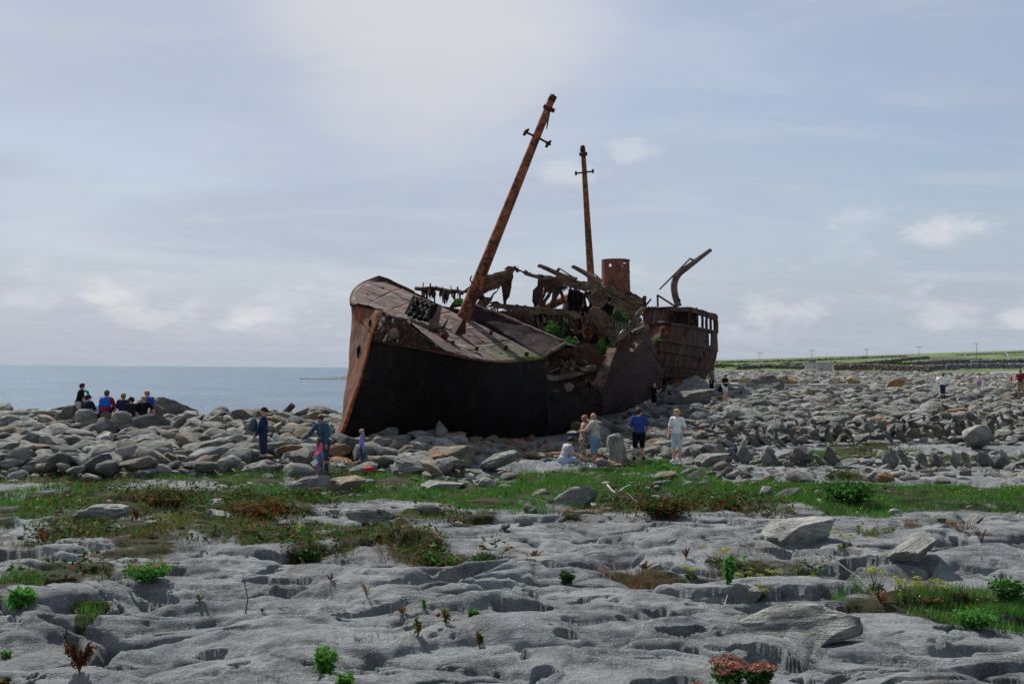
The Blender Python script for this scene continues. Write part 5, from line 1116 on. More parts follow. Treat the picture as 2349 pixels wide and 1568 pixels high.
    if not bald:
        def cut(prim, n, d): 
            q = np.asarray(n); return (prim[0], prim[1], lambda p: np.maximum(prim[2](p), (p - hd) @ q - d))
        pr = [cut(ell(hd + hup * .016 - hfw * .004, (.053, .063, .066), HR), hfw * .80 - hup * .60, .012)]
        pr.append(ell(hd + hup * .056 + hfw * .022, (.040, .030, .020), HR))
        if hairlen:
            L = hairlen
            for k in np.linspace(-1, 1, 5):
                a = hd + hup * .03 - hfw * .035 + hr_ * k * .034; m_ = nk - bk * .045 + rt * k * .045 + N([0, 0, .01]); b = nk - bk * (.062) + rt * k * .04 - sp * L
                pr += [cap(a, m_, .024, .024), cap(m_, b, .024, .010)]
        V, F = mesh_sdf(pr, .014, .0075); V = V + .004 * np.stack([n3(V[:, 0] * 60, V[:, 1] * 60, V[:, 2] * 40 + k) for k in range(3)], 1); emit('hair', V, F, mh)
    if cap_c is not None:
        mc = flat('cap_%d' % (hash(cap_c) % 9999), cap_c, .8, .15, 20.)
        q = [(lambda pr: (pr[0], pr[1], lambda p: np.maximum(pr[2](p), -((p - hd) @ hup) + (.012 if not beanie else .0))))(ell(hd + hup * .022, (.057, .066, .068), HR))]
        if not beanie: q.append(ell(hd + hup * .022 + hfw * .075, (.040, .045, .007), HR))
        V, F = mesh_sdf(q, .006, .007); emit('cap', V, F, mc)
    P0['_r'] = rz
    return P0
def clear(loc, seated, hipz):
    x, y, z = loc; u = np.array([x, y]) / math.hypot(x, y)
    for k in range(2 if seated else 5): KEEP.append((x - u[0] * .45 * k, y - u[1] * .45 * k, .42))
    g = float(ground(x, y)); gap = z - g
    if gap > .06:                                   # a flat stone to stand or sit on, its top at the feet
        s = max(.45, gap * .9); kd = 5; V, F = SHP[kd, 2]; zt = float((V[:, 2] * s).max()); add_rock(x, y + .1, s * 1.25, kd, 'grey', zlift=gap - zt * 1.25 * .93, rot=(0, 0, RR.uniform(-.5, .5)), sq=(1, 1, 1.0)); ROCKS[-1]['nm'] = True
        while gap > .5: gap -= .4; add_rock(x, y + .15, .8, 7, 'grey', zlift=gap - .3, rot=(0, 0, RR.uniform(-.5, .5)))
def plaid():
    t = NT('red_plaid', .9, .2); v = t.tc.outputs['Object']; w = []
    for ax in ((1, 0, 0), (0, 0, 1)):
        n = t.N('ShaderNodeTexWave'); n.inputs['Scale'].default_value = 3.2; n.bands_direction = 'X' if ax[0] else 'Z'; t.L(v, n.inputs[0]); w.append(t.ramp(n.outputs['Fac'], .45, .55))
    c = t.mix(t.m('MULTIPLY', w[0], .6), (.33, .02, .03), (.02, .01, .012)); return t.col(t.mix(t.m('MULTIPLY', w[1], .55), c, (.03, .008, .01)))
def leopard():
    t = NT('leopard_print', .9, .2); n = t.N('ShaderNodeTexVoronoi'); n.inputs['Scale'].default_value = 24; t.L(t.tc.outputs['Object'], n.inputs[0])
    return t.col(t.mix(t.ramp(n.outputs['Distance'], .42, .52), (.012, .010, .009), (.38, .30, .23)))
def build_people():
    C = lambda n, c, v=.15: flat('cloth_' + n, c, .92, v, 7., .15, .15)
    def feet(px, row, Y=None):
        Y = Y or hit(px, row); return P(px, row, Y), Y
    def std(px, row, head, Y=None):
        p, Y = feet(px, row, Y); h = (row - head) / FOC * Y; return p, h
    R = math.radians; navy = C('navy', (.022, .030, .085)); 
    # woman with the cap, hands behind, facing right
    p, H = std(603, 1071, 934); print('H woman', H)
    person('woman in a long navy coat and black cap standing on a flat boulder', p, H * 1.0, R(-80), 'fair', (.42, .28, .16), navy, 1., C('jeans_dark', (.025, .035, .07)), 1., (.035, .022, .016), arms=[((-.03, -.06, -.155), (.05, -.06, -.10)), ((.03, -.06, -.155), (-.04, -.05, -.11))], cap_c=(.012, .012, .014), long_top=.10, bulk=1.05, nod=.15, legs=[((-.04, .02, .285), (-.045, 0, .045)), ((.04, -.005, .285), (.045, -.03, .045))])
    bp = empty('backpack', tuple(p + np.array([-.30, .0, H * .70])), 'teal backpack worn by the woman in the navy coat', 'backpack')
    V, F = mesh_sdf([ell((0, 0, 0), (.12, .15, .22)), ell((-.06, 0, -.06), (.08, .11, .11))], .05, .022); o = link('bag', np_mesh('bag', V, F), C('teal', (.05, .10, .11)), bp); V, F = mesh_sdf([ell((-.12, -.06, .03), (.05, .05, .05))], .02, .012); link('pompom', np_mesh('pompom', V, F), C('coral', (.55, .22, .20)), bp)
    tube('strap', np.array([[.10, -.12, .20], [.20, -.15, .22], [.30, -.14, .10], [.32, -.12, -.1]]) + origin(bp), .02, C('teal', (.05, .10, .11)), bp, 6)
    # father bending to the child
    p, H = std(742, 1086, 955); H = max(H, 1.70); print('H father', H)
    person('bearded man in a dark blue hoodie leaning over the girl in pink', p, H, R(150), 'tan', (.03, .02, .015), C('hoodie', (.035, .075, .125)), 1., C('jeans_grey', (.035, .055, .08)), 1., (.03, .03, .03), lean=.22, hipz=.52, nod=.45, turn=.2, arms=[((-.06, .05, -.15), (-.03, .05, -.13)), ((.06, .10, -.14), (.06, .10, -.08))], bulk=1.08)
    bp2 = empty('backpack', tuple(p + np.array([.05, .20, H * .70])), 'pale green backpack on the back of the man in the blue hoodie', 'backpack')
    V, F = mesh_sdf([ell((0, 0, 0), (.17, .11, .21))], .05, .022); link('bag', np_mesh('bag', V, F), C('sage', (.20, .26, .19)), bp2)
    for sx in (-.13, .13): tube('strap', np.array([[sx, -.06, .16], [sx, -.22, .22], [sx, -.36, .12], [sx, -.36, -.05]]) + origin(bp2), .022, C('sage', (.20, .26, .19)), bp2, 6)
    p, H = std(733, 1093, 1003); print('H pink', H)
    person('small girl in a pink top and turquoise skirt walking over the boulders', p, H, R(120), 'tan', (.05, .03, .02), C('pink', (.62, .10, .22)), 1., C('violet', (.16, .10, .26)), 1., (.6, .6, .6), skirt=C('turquoise', (.03, .30, .36)), hairlen=.08, nod=.5, legs=[((-.05, .05, .29), (-.05, .03, .045)), ((.05, -.01, .285), (.05, -.07, .05))], arms=[((-.05, .03, -.16), (.01, .10, -.10)), ((.04, .02, -.165), (-.01, .08, -.12))])
    cd = empty('card', tuple(p + np.array([-.13, -.12, .40])), 'white folded paper held by the girl in pink', 'paper'); beam('sheet', origin(cd) + np.array([-.06, 0, -.05]), origin(cd) + np.array([.07, 0, .05]), .01, .13, flat('white_paper', (.75, .74, .68)), cd)
    p, H = std(829, 1076, 984); print('H lilac', H)
    person('girl in a lilac top and jeans walking to the right below the bow', p, H, R(-82), 'fair', (.30, .21, .13), C('lilac', (.20, .19, .52)), 1., C('jeans_blue', (.035, .065, .14)), 1., (.2, .2, .22), hairlen=.14, legs=[((-.05, .07, .29), (-.05, .05, .045)), ((.05, .03, .29), (.05, -.14, .06))], arms=[((-.03, -.03, -.165), (0, .03, -.14)), ((.035, .01, -.165), (0, .03, -.14))])
    # seated in pale jeans
    Y = hit(1295, 1075); p = P(1290, 1073, Y)
    person('person in a grey top and pale jeans sitting on a low rock with head bowed', p, 1.62, R(-60), 'tan', (.012, .010, .010), C('greylilac', (.36, .35, .40)), .35, C('jeans_pale', (.28, .38, .52)), .92, (.55, .53, .48), hipz=.14, lean=.42, nod=.75, seated=True, legs=[((-.05, .16, .27), (-.05, .19, .045)), ((.07, .22, .16), (.10, .40, .05))], arms=[((-.03, .05, -.15), (.06, .12, -.03)), ((.03, .05, -.15), (-.03, .13, -.03))])
    # embracing couple
    p, H = std(1365, 1074, 950); H = max(H, 1.68); print('H couple', H); Yc = p[1]
    person('heavy bald man in a beige T-shirt and denim shorts embracing the woman', p, H, R(70), 'tan', (.1, .07, .05), C('beige', (.38, .34, .29)), .42, C('denim', (.13, .22, .31)), .5, (.7, .7, .7), bulk=1.32, lean=.08, bald=True, nod=.1, turn=.2, arms=[((-.05, .11, -.13), (.06, .11, -.01)), ((.05, .09, -.13), (-.04, .13, -.02))], legs=[((-.075, .01, .285), (-.09, -.02, .045)), ((.065, .03, .285), (.075, .04, .045))])
    p2 = P(1337, 1072, Yc + .12)
    person('red-haired woman in leopard print trousers hugging the bald man', p2, 1.60, R(-80), 'fair', (.19, .075, .035), C('mauve', (.30, .20, .17)), .9, leopard(), 1., (.65, .63, .6), hairlen=.04, lean=.10, arms=[((-.02, .14, .06), (.02, .15, -.01)), ((.04, .12, -.08), (-.06, .12, .03))], legs=[((-.045, .02, .285), (-.05, -.04, .045)), ((.045, .0, .285), (.05, .02, .045))])
    # boy in blue from behind
    p, H = std(1465, 1063, 935); print('H blue', H)
    person('boy in a royal blue T-shirt and black shorts seen from behind', p, H, R(-8), 'fair', (.035, .018, .012), C('royal', (.025, .055, .20), .25), .42, C('black', (.008, .008, .010)), .46, (.18, .20, .28), sock=(.01, .01, .012), turn=-.7, bulk=1.06, arms=[((-.055, -.01, -.155), (.03, .10, -.06)), ((.06, -.01, -.155), (-.02, .10, -.06))], legs=[((-.065, .01, .285), (-.08, 0, .045)), ((.065, .01, .285), (.085, 0, .045))])
    p, H = std(1553, 1060, 938); print('H white', H)
    person('blond boy in a white T-shirt and pale shorts looking to the left', p, H, R(150), 'fair', (.40, .25, .10), C('white', (.72, .72, .70), .08), .40, C('paledenim', (.42, .50, .52)), .50, (.6, .6, .6), turn=-.75, nod=.1, arms=[((-.05, -.03, -.16), (.03, .07, -.12)), ((.05, .0, -.165), (.0, .06, -.13))])
    # girl in dark clothes at the hull, looking at her phone
    p, H = std(1500, 946, 879, 55.5); print('H hull girl', H)
    person('long-haired blonde girl in dark sports clothes standing by the hull', p, H, R(-50), 'fair', (.42, .29, .16), C('darknavy', (.015, .014, .03)), .05, C('darkshorts', (.012, .012, .022)), .36, (.3, .2, .15), hairlen=.22, nod=.25, arms=[((-.01, .06, -.13), (.02, .12, .07)), ((.02, .08, -.12), (.0, .12, .08))])
    p, H = std(1632, 908, 842, 60); print('H olive', H)
    person('man in an olive T-shirt, black trousers and cap looking down by the stern', p, H, R(-125), 'tan', (.03, .02, .015), C('olive', (.10, .095, .07)), .42, C('black', (.008, .008, .010)), 1., (.03, .03, .03), nod=.6, cap_c=(.04, .035, .03), bulk=1.05, arms=[((-.05, .02, -.16), (.01, .06, -.12)), ((.05, .0, -.165), (.0, .05, -.13))])
    p, H = std(1663, 925, 857, 56); print('H black', H)
    person('woman in a black top and white shorts with her hair tied up', p, H, R(-135), 'fair', (.16, .09, .05), C('black', (.008, .008, .010)), .42, C('whitegrey', (.55, .56, .62)), .30, (.7, .7, .7), nod=.55, bulk=1.15, arms=[((-.05, .03, -.14), (.07, .11, .02)), ((.05, .04, -.14), (-.04, .12, .02))])
    bag = empty('shoulder_bag', tuple(p + np.array([-.26, -.02, .82])), 'black bag hanging at the hip of the woman in black', 'bag'); V, F = mesh_sdf([ell((0, 0, 0), (.16, .10, .18))], .03, .022); link('bag_body', np_mesh('bag', V, F), C('black', (.008, .008, .010)), bag); tube('strap', np.array([[0, 0, .15], [.05, -.05, .35], [.16, -.08, .55]]) + origin(bag), .018, C('black', (.008, .008, .01)), bag, 5)
    p, H = std(2163, 917, 854, 60); print('H white woman', H)
    person('woman with long brown hair, a white top and flared dark jeans', p, H, R(20), 'fair', (.13, .06, .035), C('white', (.72, .72, .70), .08), .9, C('jeans_dark', (.025, .035, .07)), 1., (.1, .12, .16), hairlen=.16, arms=[((-.09, .05, -.08), (.06, .08, .10)), ((.04, .0, -.165), (-.01, .05, -.12))], legs=[((-.04, .02, .285), (-.04, 0, .045)), ((.045, -.01, .285), (.055, -.03, .045))])
    p, H = std(2245, 895, 855, 66); print('H child', H)
    person('small child in a pale pink top and lilac trousers on the upper shore', p, H, R(-60), 'fair', (.09, .05, .035), C('palepink', (.60, .45, .45)), 1., C('lilacgrey', (.25, .23, .34)), 1., (.6, .5, .5))
    p, H = std(2341, 910, 848, 62); print('H red', H)
    person('man in a red checked shirt and khaki trousers striding with a camera', p, H, R(150), 'tan', (.015, .012, .01), plaid(), .75, C('khaki', (.24, .18, .10)), 1., (.40, .04, .05), turn=.1, bulk=1.05, legs=[((-.07, .04, .29), (-.12, .06, .045)), ((.055, .0, .285), (.05, -.05, .045))], arms=[((-.05, -.02, -.16), (.0, .06, -.12)), ((.03, .03, -.15), (-.02, .09, .03))])
    cm = empty('camera', tuple(p + np.array([-.08, -.22, H * .66])), 'black camera hanging at the chest of the man in red', 'camera'); V, F = mesh_sdf([ell((0, 0, 0), (.075, .035, .05)), ell((0, -.06, 0), (.035, .05, .035))], .01, .011); link('camera_body', np_mesh('camera', V, F), C('black', (.008, .008, .01)), cm); tube('strap', np.array([[-.06, 0, .04], [-.04, .10, .30], [.10, .14, .42]]) + origin(cm), .010, C('black', (.008, .008, .01)), cm, 5)
    p = P(2320, 884, 92)
    person('distant person in red walking on the far cobbles behind the man in red', p, 1.0, R(90), 'fair', (.04, .02, .02), C('red', (.35, .03, .04)), 1., C('darkred', (.15, .02, .03)), 1., (.1, .1, .1))
    # the group sitting on the crest
    grp = 'youths sitting together on the ridge by the sea'
    def sit(label, px, headrow, Y, H, rz, hairc, top, sl, bot, **k):
        seat = headrow + .56 * H / Y * FOC; p = P(px, seat, Y); kw = dict(hipz=.085, seated=True, lean=.30, legs=[((-.08, .20, .22), (-.08, .26, .02)), ((.08, .20, .22), (.09, .26, .02))], arms=[((-.05, .06, -.14), (.05, .11, -.02)), ((.05, .06, -.14), (-.03, .12, -.02))], group=grp); kw.update(k)
        return person(label, p, H, rz, kw.pop('skin', 'fair'), hairc, top, sl, bot, kw.pop('leg', .5), (.3, .3, .3), **kw)
    shorts = C('greyshorts', (.38, .37, .35)); blk = C('black', (.008, .008, .010))
    p = P(178, 979, 39.2); person('curly-haired youth in black with a green scarf standing at the left of the group', p, 1.74, R(-55), 'fair', (.012, .010, .009), blk, .42, shorts, .5, (.2, .2, .2), lean=.22, turn=.0, nod=.1, group=grp, arms=[((-.07, .00, -.15), (.05, .10, -.10)), ((.05, .02, -.16), (.0, .11, -.10))])
    V, F = mesh_sdf([cap((-.09, .0, .0), (-.07, .10, -.02), .035, .035), cap((.09, .0, .0), (.07, .10, -.02), .035, .035), cap((-.09, 0, 0), (.09, 0, 0), .04, .04), cap((-.07, .1, -.02), (-.05, .15, -.16), .032, .028), cap((.07, .1, -.02), (.08, .16, -.16), .032, .028)], .03, .014)
    sc = link('scarf', np_mesh('scarf', V, F), C('green', (.04, .30, .12))); sc.location = tuple(p + np.array([.19, .13, 1.42])); sc.rotation_euler = (0, 0, R(-55)); tag(sc, 'green scarf round the neck of the curly-haired youth', 'scarf')
    sit('youth in a navy T-shirt and dark cap sitting in front of the green-scarfed one', 195, 903, 36.6, 1.70, R(-8), (.015, .012, .01), C('navytee', (.012, .018, .035)), .42, blk, turn=-.9, cap_c=(.012, .012, .013), bulk=1.05)
    sit('fair boy in a pale grey T-shirt sitting sideways in the group', 222, 906, 37.6, 1.66, R(-50), (.22, .12, .06), C('palegrey', (.42, .43, .52)), .42, blk, nod=.4)
    d = sit('youth in a green beanie and red shirt with a blue jacket over the shoulders', 242, 894, 36.8, 1.74, R(-5), (.05, .06, .04), C('redtee', (.36, .015, .02)), .42, C('bluedark', (.02, .03, .09)), cap_c=(.07, .09, .055), beanie=True, lean=.12, bulk=1.1)
    V, F = mesh_sdf([ell((0, -.02, .62), (.20, .13, .10)), cap((-.16, -.06, .58), (-.14, -.13, .40), .06, .05), cap((.16, -.06, .58), (.15, -.13, .38), .06, .05), ell((0, -.12, .48), (.18, .05, .16)), cap((-.21, -.02, .55), (-.24, .02, .10), .045, .035)], .05, .022)
    jk = link('jacket', np_mesh('jacket', V, F), C('cobalt', (.02, .10, .42))); jk.location = d.location; jk.rotation_euler = d.rotation_euler; tag(jk, 'bright blue jacket draped over the shoulders of the youth in the beanie', 'jacket')
    sit('youth in a dark purple polo shirt sitting with back to the camera', 280, 900, 36.8, 1.72, R(0), (.22, .13, .08), C('purple', (.025, .018, .065), .3), .42, C('redshort', (.20, .03, .04)), lean=.15)
    sit('youth in a dark cap and navy jacket resting chin on hand', 302, 908, 36.4, 1.70, R(25), (.012, .010, .009), C('navyjacket', (.012, .016, .026)), .42, shorts, turn=.9, nod=.3, cap_c=(.012, .012, .014))
    sit('fair youth in a black T-shirt leaning back on one arm', 328, 905, 36.6, 1.70, R(10), (.30, .19, .11), blk, .42, shorts, turn=.9, nod=.3, arms=[((-.05, .02, -.15), (-.01, .03, -.13)), ((.10, -.02, -.13), (.03, .02, -.12))])
    sit('youth in a royal blue polo shirt at the right end of the group', 346, 893, 38.0, 1.76, R(60), (.24, .13, .07), C('blue', (.015, .05, .28)), .5, shorts, nod=.5, bulk=1.05)
build_people()
print('people', round(time.time() - T0, 1))
# ---------------------------------------------------------------- boulder beaches
def ridge_left(x, y):
    u = x / y
    if u > -.055: return 0
    f = 27.5 + .9 * math.sin(x * .8) + (.9 if u > -.2 else 0)
    return lin(f - 1.2, f + .6, y) * (1 if y < 42 else 0)
def tint_left(x, y):
    u = x / y
    if u > -.3 and random.random() < .12: return random.choice(('brownish', 'brownish', 'orange-stained'))
    return None
scatter(ridge_left, (-.64, -.055), (26.2, 42), 6400, .15, .62, .50, 2, tintf=tint_left, kinds=[1, 2, 4, 5, 7, 7, 8, 9, 10, 11, 11, 12, 13, 3])
def under_hull(x, y):
    u = x / y
    return 1.0 if y > 31.3 - 1.4 * lin(.02, .14, u) + .5 * math.sin(x * 1.3) else 0
def tint_hull(x, y): return random.choices(('grey', 'brownish', 'orange-stained', 'dark grey'), (5, 5, 2.0, 1.5))[0]
scatter(under_hull, (-.16, .12), (30.5, 36), 1500, .16, .44, .5, 1, tintf=tint_hull)
def right_field(x, y):
    u = x / y; f = 34 + 4.5 * lin(.2, .3, u) + .6 * math.sin(x)
    if u < .1 and y < 44 * lin(.02, .1, u): return 0
    if 69.5 < y < 76 and .22 < u < .40: return 0
    return lin(f - .8, f + 1., y)
scatter(right_field, (.07, .64), (33, 84), 16000, .17, .60, .50, 2, pw=3.2, up=.20, kinds=[1, 2, 2, 3, 4, 5, 5, 7, 9, 9, 10, 11, 13])
def sparse(x, y): return .8 if soil_mask(np.array([x]), np.array([y]))[0] < .3 or random.random() < .25 else 0
scatter(sparse, (-.6, .2), (25.2, 29), 420, .08, .40, .8, 1)
scatter(lambda x, y: 1, (.16, .6), (27.5, 36), 420, .08, .34, .8, 1)
scatter(lambda x, y: .7, (-.62, .62), (20.5, 27), 150, .08, .34, 1.0, 1)
scatter(sparse, (-.55, .55), (17.0, 24), 60, .06, .2, 1.2, 1)
# cobbles of the far shore
def cob(x, y):
    u = x / y; lim = 205 - (u - .3) * 110
    return 1 if y < lim else 0
scatter(cob, (.17, .62), (80, 150), 5200, .28, .75, .55, 1, kinds=[0, 3, 6, 1, 12], pw=2.)
scatter(cob, (.17, .62), (145, 235), 5200, .4, .9, .5, 1, kinds=[0, 3, 6, 1, 12], pw=2.)
print('rocks', len(ROCKS), round(time.time() - T0, 1))

ZONES = [(60, 985, 'at the left beach end'), (80, 1060, 'low at the left edge of the beach'), (220, 985, 'just below the seated group'), (230, 1060, 'well below the seated group'),
         (400, 985, 'right of the seated group'), (420, 1050, 'midway along the left beach'), (540, 950, 'on the crest behind the navy coat'), (560, 1030, 'beside the woman in navy'),
         (690, 950, 'on the crest left of the bow'), (690, 1030, 'left of the father in blue'), (800, 1060, 'around the girl in lilac'), (950, 1050, 'in the shade under the bow'), (1100, 1050, 'under the middle of the hull'),
         (1250, 1040, 'behind the person in pale jeans'), (1350, 1000, 'behind the embracing couple'), (1480, 1000, 'behind the boy in blue'), (1560, 960, 'above the boy in white'), (1640, 1000, 'right of the boy in white'),
         (1480, 930, 'beside the girl at the hull'), (1650, 930, 'around the woman in black'), (1750, 960, 'right of the woman in black'), (1900, 950, 'in the middle right field'), (2050, 940, 'left of the long-haired woman'),
         (2200, 940, 'below the long-haired woman'), (2310, 940, 'at the right edge of the field'), (1900, 1060, 'between the two stone walls'), (2200, 1050, 'near the low wall at the right'), (2000, 1000, 'tucked behind the long wall'), (2250, 980, 'behind the right wall end'),
         (300, 1110, 'on the left turf edge'), (1200, 1080, 'at the back of the turf'), (1800, 1100, 'on the right flat pavement'), (600, 1190, 'on the left pavement'), (1600, 1200, 'on the right pavement'), (1850, 890, 'near the concrete platform'), (2200, 890, 'on the upper shore by the child')]
NUM = ['', 'only', 'two', 'three', 'four', 'five', 'six', 'seven', 'eight', 'nine', 'ten', 'eleven', 'twelve']; ORD = ['first', 'second', 'third', 'fourth', 'fifth', 'sixth', 'seventh', 'eighth', 'ninth', 'tenth', 'eleventh', 'twelfth']
def build_rocks():
    sc = []
    for i, r in enumerate(ROCKS):
        px, py = proj((r['x'], r['y'], r['z'])); r['px'], r['py'] = px, py
        v = r['s'] / r['y']
        if not (-20 < px < 2370): v = 0
        if py > 1600: v = 0
        u = r['x'] / r['y']
        if u < -.05 and r['y'] > 38.8: v *= .3
        if r.get('nm'): v += 10
        sc.append(v)
    order = np.argsort(-np.array(sc)); pick = set(order[:296].tolist())
    made = []; Vs = []; Fs = []; Cs = []; off = 0
    for i, r in enumerate(ROCKS):
        if i in pick:
            o = bpy.data.objects.new('boulder', big_mesh(r['kind']) if r.get('big') else ROCK_ME[r['kind']]); COL.objects.link(o); o.location = (r['x'], r['y'], r['z']); o.rotation_euler = r['rot']
            o.scale = tuple(r['s'] * k for k in r['sq']); o.color = (*r['c'], 1)
            lab = r['lab']
            if lab is None:
                zx = min(ZONES, key=lambda z: math.hypot((z[0] - r['px']), 1.6 * (z[1] - r['py'])))
                size = 'large' if r['s'] > .68 else 'medium' if r['s'] > .42 else 'small'
                lab = '%s %s %s boulder %s' % (size, KINDS[r['kind']][0], r['tint'], zx[2])
                grp = 'boulders ' + zx[2]
            else: grp = 'landmark boulders'
            tag(o, lab, 'boulder', grp); made.append((o, r))
        else:
            sub = 2 if r['s'] / r['y'] > .0042 else 1
            V, F = SHP[r['kind'], sub]; q = (V * (r['s'] * np.array(r['sq']))) @ rot_mat(*r['rot']).T + np.array([r['x'], r['y'], r['z']])
            Vs.append(q); Fs.append(F + off); off += len(V); Cs.append(np.tile(r['c'], (len(V), 1)))
    by = {}
    for o, r in made: by.setdefault(o['label'], []).append((r['px'], o))
    for lab, l in by.items():
        if 1 < len(l) <= 12:
            l.sort(key=lambda t: t[0])
            for k, (_, o) in enumerate(l): w_ = lab.replace(' boulder ', ' boulders '); o['label'] = '%s from left of %s %s' % (ORD[k], NUM[len(l)], w_) if len(w_.split()) <= 11 else '%s of %s %s' % (ORD[k], NUM[len(l)], w_)
    me = np_mesh('boulder_field', np.concatenate(Vs), np.concatenate(Fs), False, np.concatenate(Cs))
    o = link('boulder_field', me, M_ROCKM); tag(o, 'grey boulders and cobbles heaped along the whole shore', 'boulders', kind='stuff')
    print('mass tris', len(me.polygons))
build_rocks(); build_walls()
print('rocks built', round(time.time() - T0, 1))
# ---------------------------------------------------------------- plants
PR = np.random.default_rng(77)
class Leaves:
    def __init__(s): s.V = []; s.F = []; s.C = []; s.n = 0
    def tri(s, V, C):
        """V (m,3,3) triangles, C (m,3) colours"""
        m = len(V); s.V.append(V.reshape(-1, 3)); s.F.append(s.n + np.arange(m * 3).reshape(m, 3)); s.C.append(np.repeat(C, 3, 0)); s.n += m * 3
    def quad(s, V, C):
        m = len(V); i = s.n + np.arange(m * 4).reshape(m, 4); s.V.append(V.reshape(-1, 3)); s.F.append(i[:, :3]); s.F.append(i[:, [0, 2, 3]]); s.C.append(np.repeat(C, 4, 0)); s.n += m * 4
    def make(s, name, parent=None, mat=None):
        V = np.concatenate(s.V)
        if parent is not None: V = V - origin(parent)
        me = np_mesh(name, V, np.concatenate(s.F), False, np.concatenate(s.C)); return link(name, me, mat or M_LEAF, parent)
def tints(n, cols, var=.25):
    c = np.array(cols)[PR.integers(0, len(cols), n)]; return np.clip(c * PR.uniform(1 - var, 1 + var, (n, 1)) * PR.uniform(.93, 1.07, (n, 3)), 0, 1)
GREENS = [(.052, .19, .036), (.075, .22, .044), (.036, .145, .030), (.12, .24, .055)]
OLIVE = [(.085, .10, .03), (.06, .085, .025), (.11, .10, .045), (.045, .08, .02)]
STRAW = [(.20, .15, .07), (.15, .10, .045), (.24, .19, .10), (.12, .065, .03)]
RUSTY = [(.13, .050, .025), (.10, .035, .02), (.17, .075, .035), (.08, .045, .02)]
BRAM = [(.022, .060, .018), (.03, .075, .02), (.045, .08, .025), (.018, .045, .014)]
REDS = [(.13, .03, .018), (.17, .05, .02)]
def blades(L, xy, z, h, w, cols, lean=.35):
    n = len(xy); a = PR.uniform(0, 6.283, n); hh = h * PR.uniform(.5, 1.25, n); ln = PR.normal(0, lean, (n, 2)) * hh[:, None] + np.array([.10, 0]) * hh[:, None]
    d = np.stack([np.cos(a), np.sin(a)], 1) * (w * PR.uniform(.6, 1.3, n))[:, None] / 2
    V = np.zeros((n, 3, 3)); V[:, 0, :2] = xy - d; V[:, 1, :2] = xy + d; V[:, 2, :2] = xy + ln; V[:, 0, 2] = z - .02; V[:, 1, 2] = z - .02; V[:, 2, 2] = z + hh
    L.tri(V, tints(n, cols))
def leafq(L, c, size, cols, flatten=.5, var=.3):
    n = len(c); a = PR.normal(size=(n, 3)); a[:, 2] *= flatten; a /= np.linalg.norm(a, axis=1)[:, None]; b = PR.normal(size=(n, 3)); b = np.cross(a, b); b /= np.linalg.norm(b, axis=1)[:, None]
    s = (size * PR.uniform(.55, 1.3, n))[:, None]; V = np.stack([c - a * s, c + b * s * .42, c + a * s, c - b * s * .42], 1); L.quad(V, tints(n, cols, var))
def inell(n, r, upper=True):
    p = PR.normal(size=(n, 3)); p /= np.linalg.norm(p, axis=1)[:, None]; p *= PR.uniform(.35, 1, (n, 1)) ** .6
    if upper: p[:, 2] = np.abs(p[:, 2])
    return p * np.array(r)
def ellpts(cx, cy, a, b, n):
    t = PR.uniform(0, 6.283, n); r = np.sqrt(PR.uniform(0, 1, n)) * (1 + .12 * np.sin(3 * t + cx)); return np.stack([cx + a * r * np.cos(t), cy + b * r * np.sin(t)], 1)
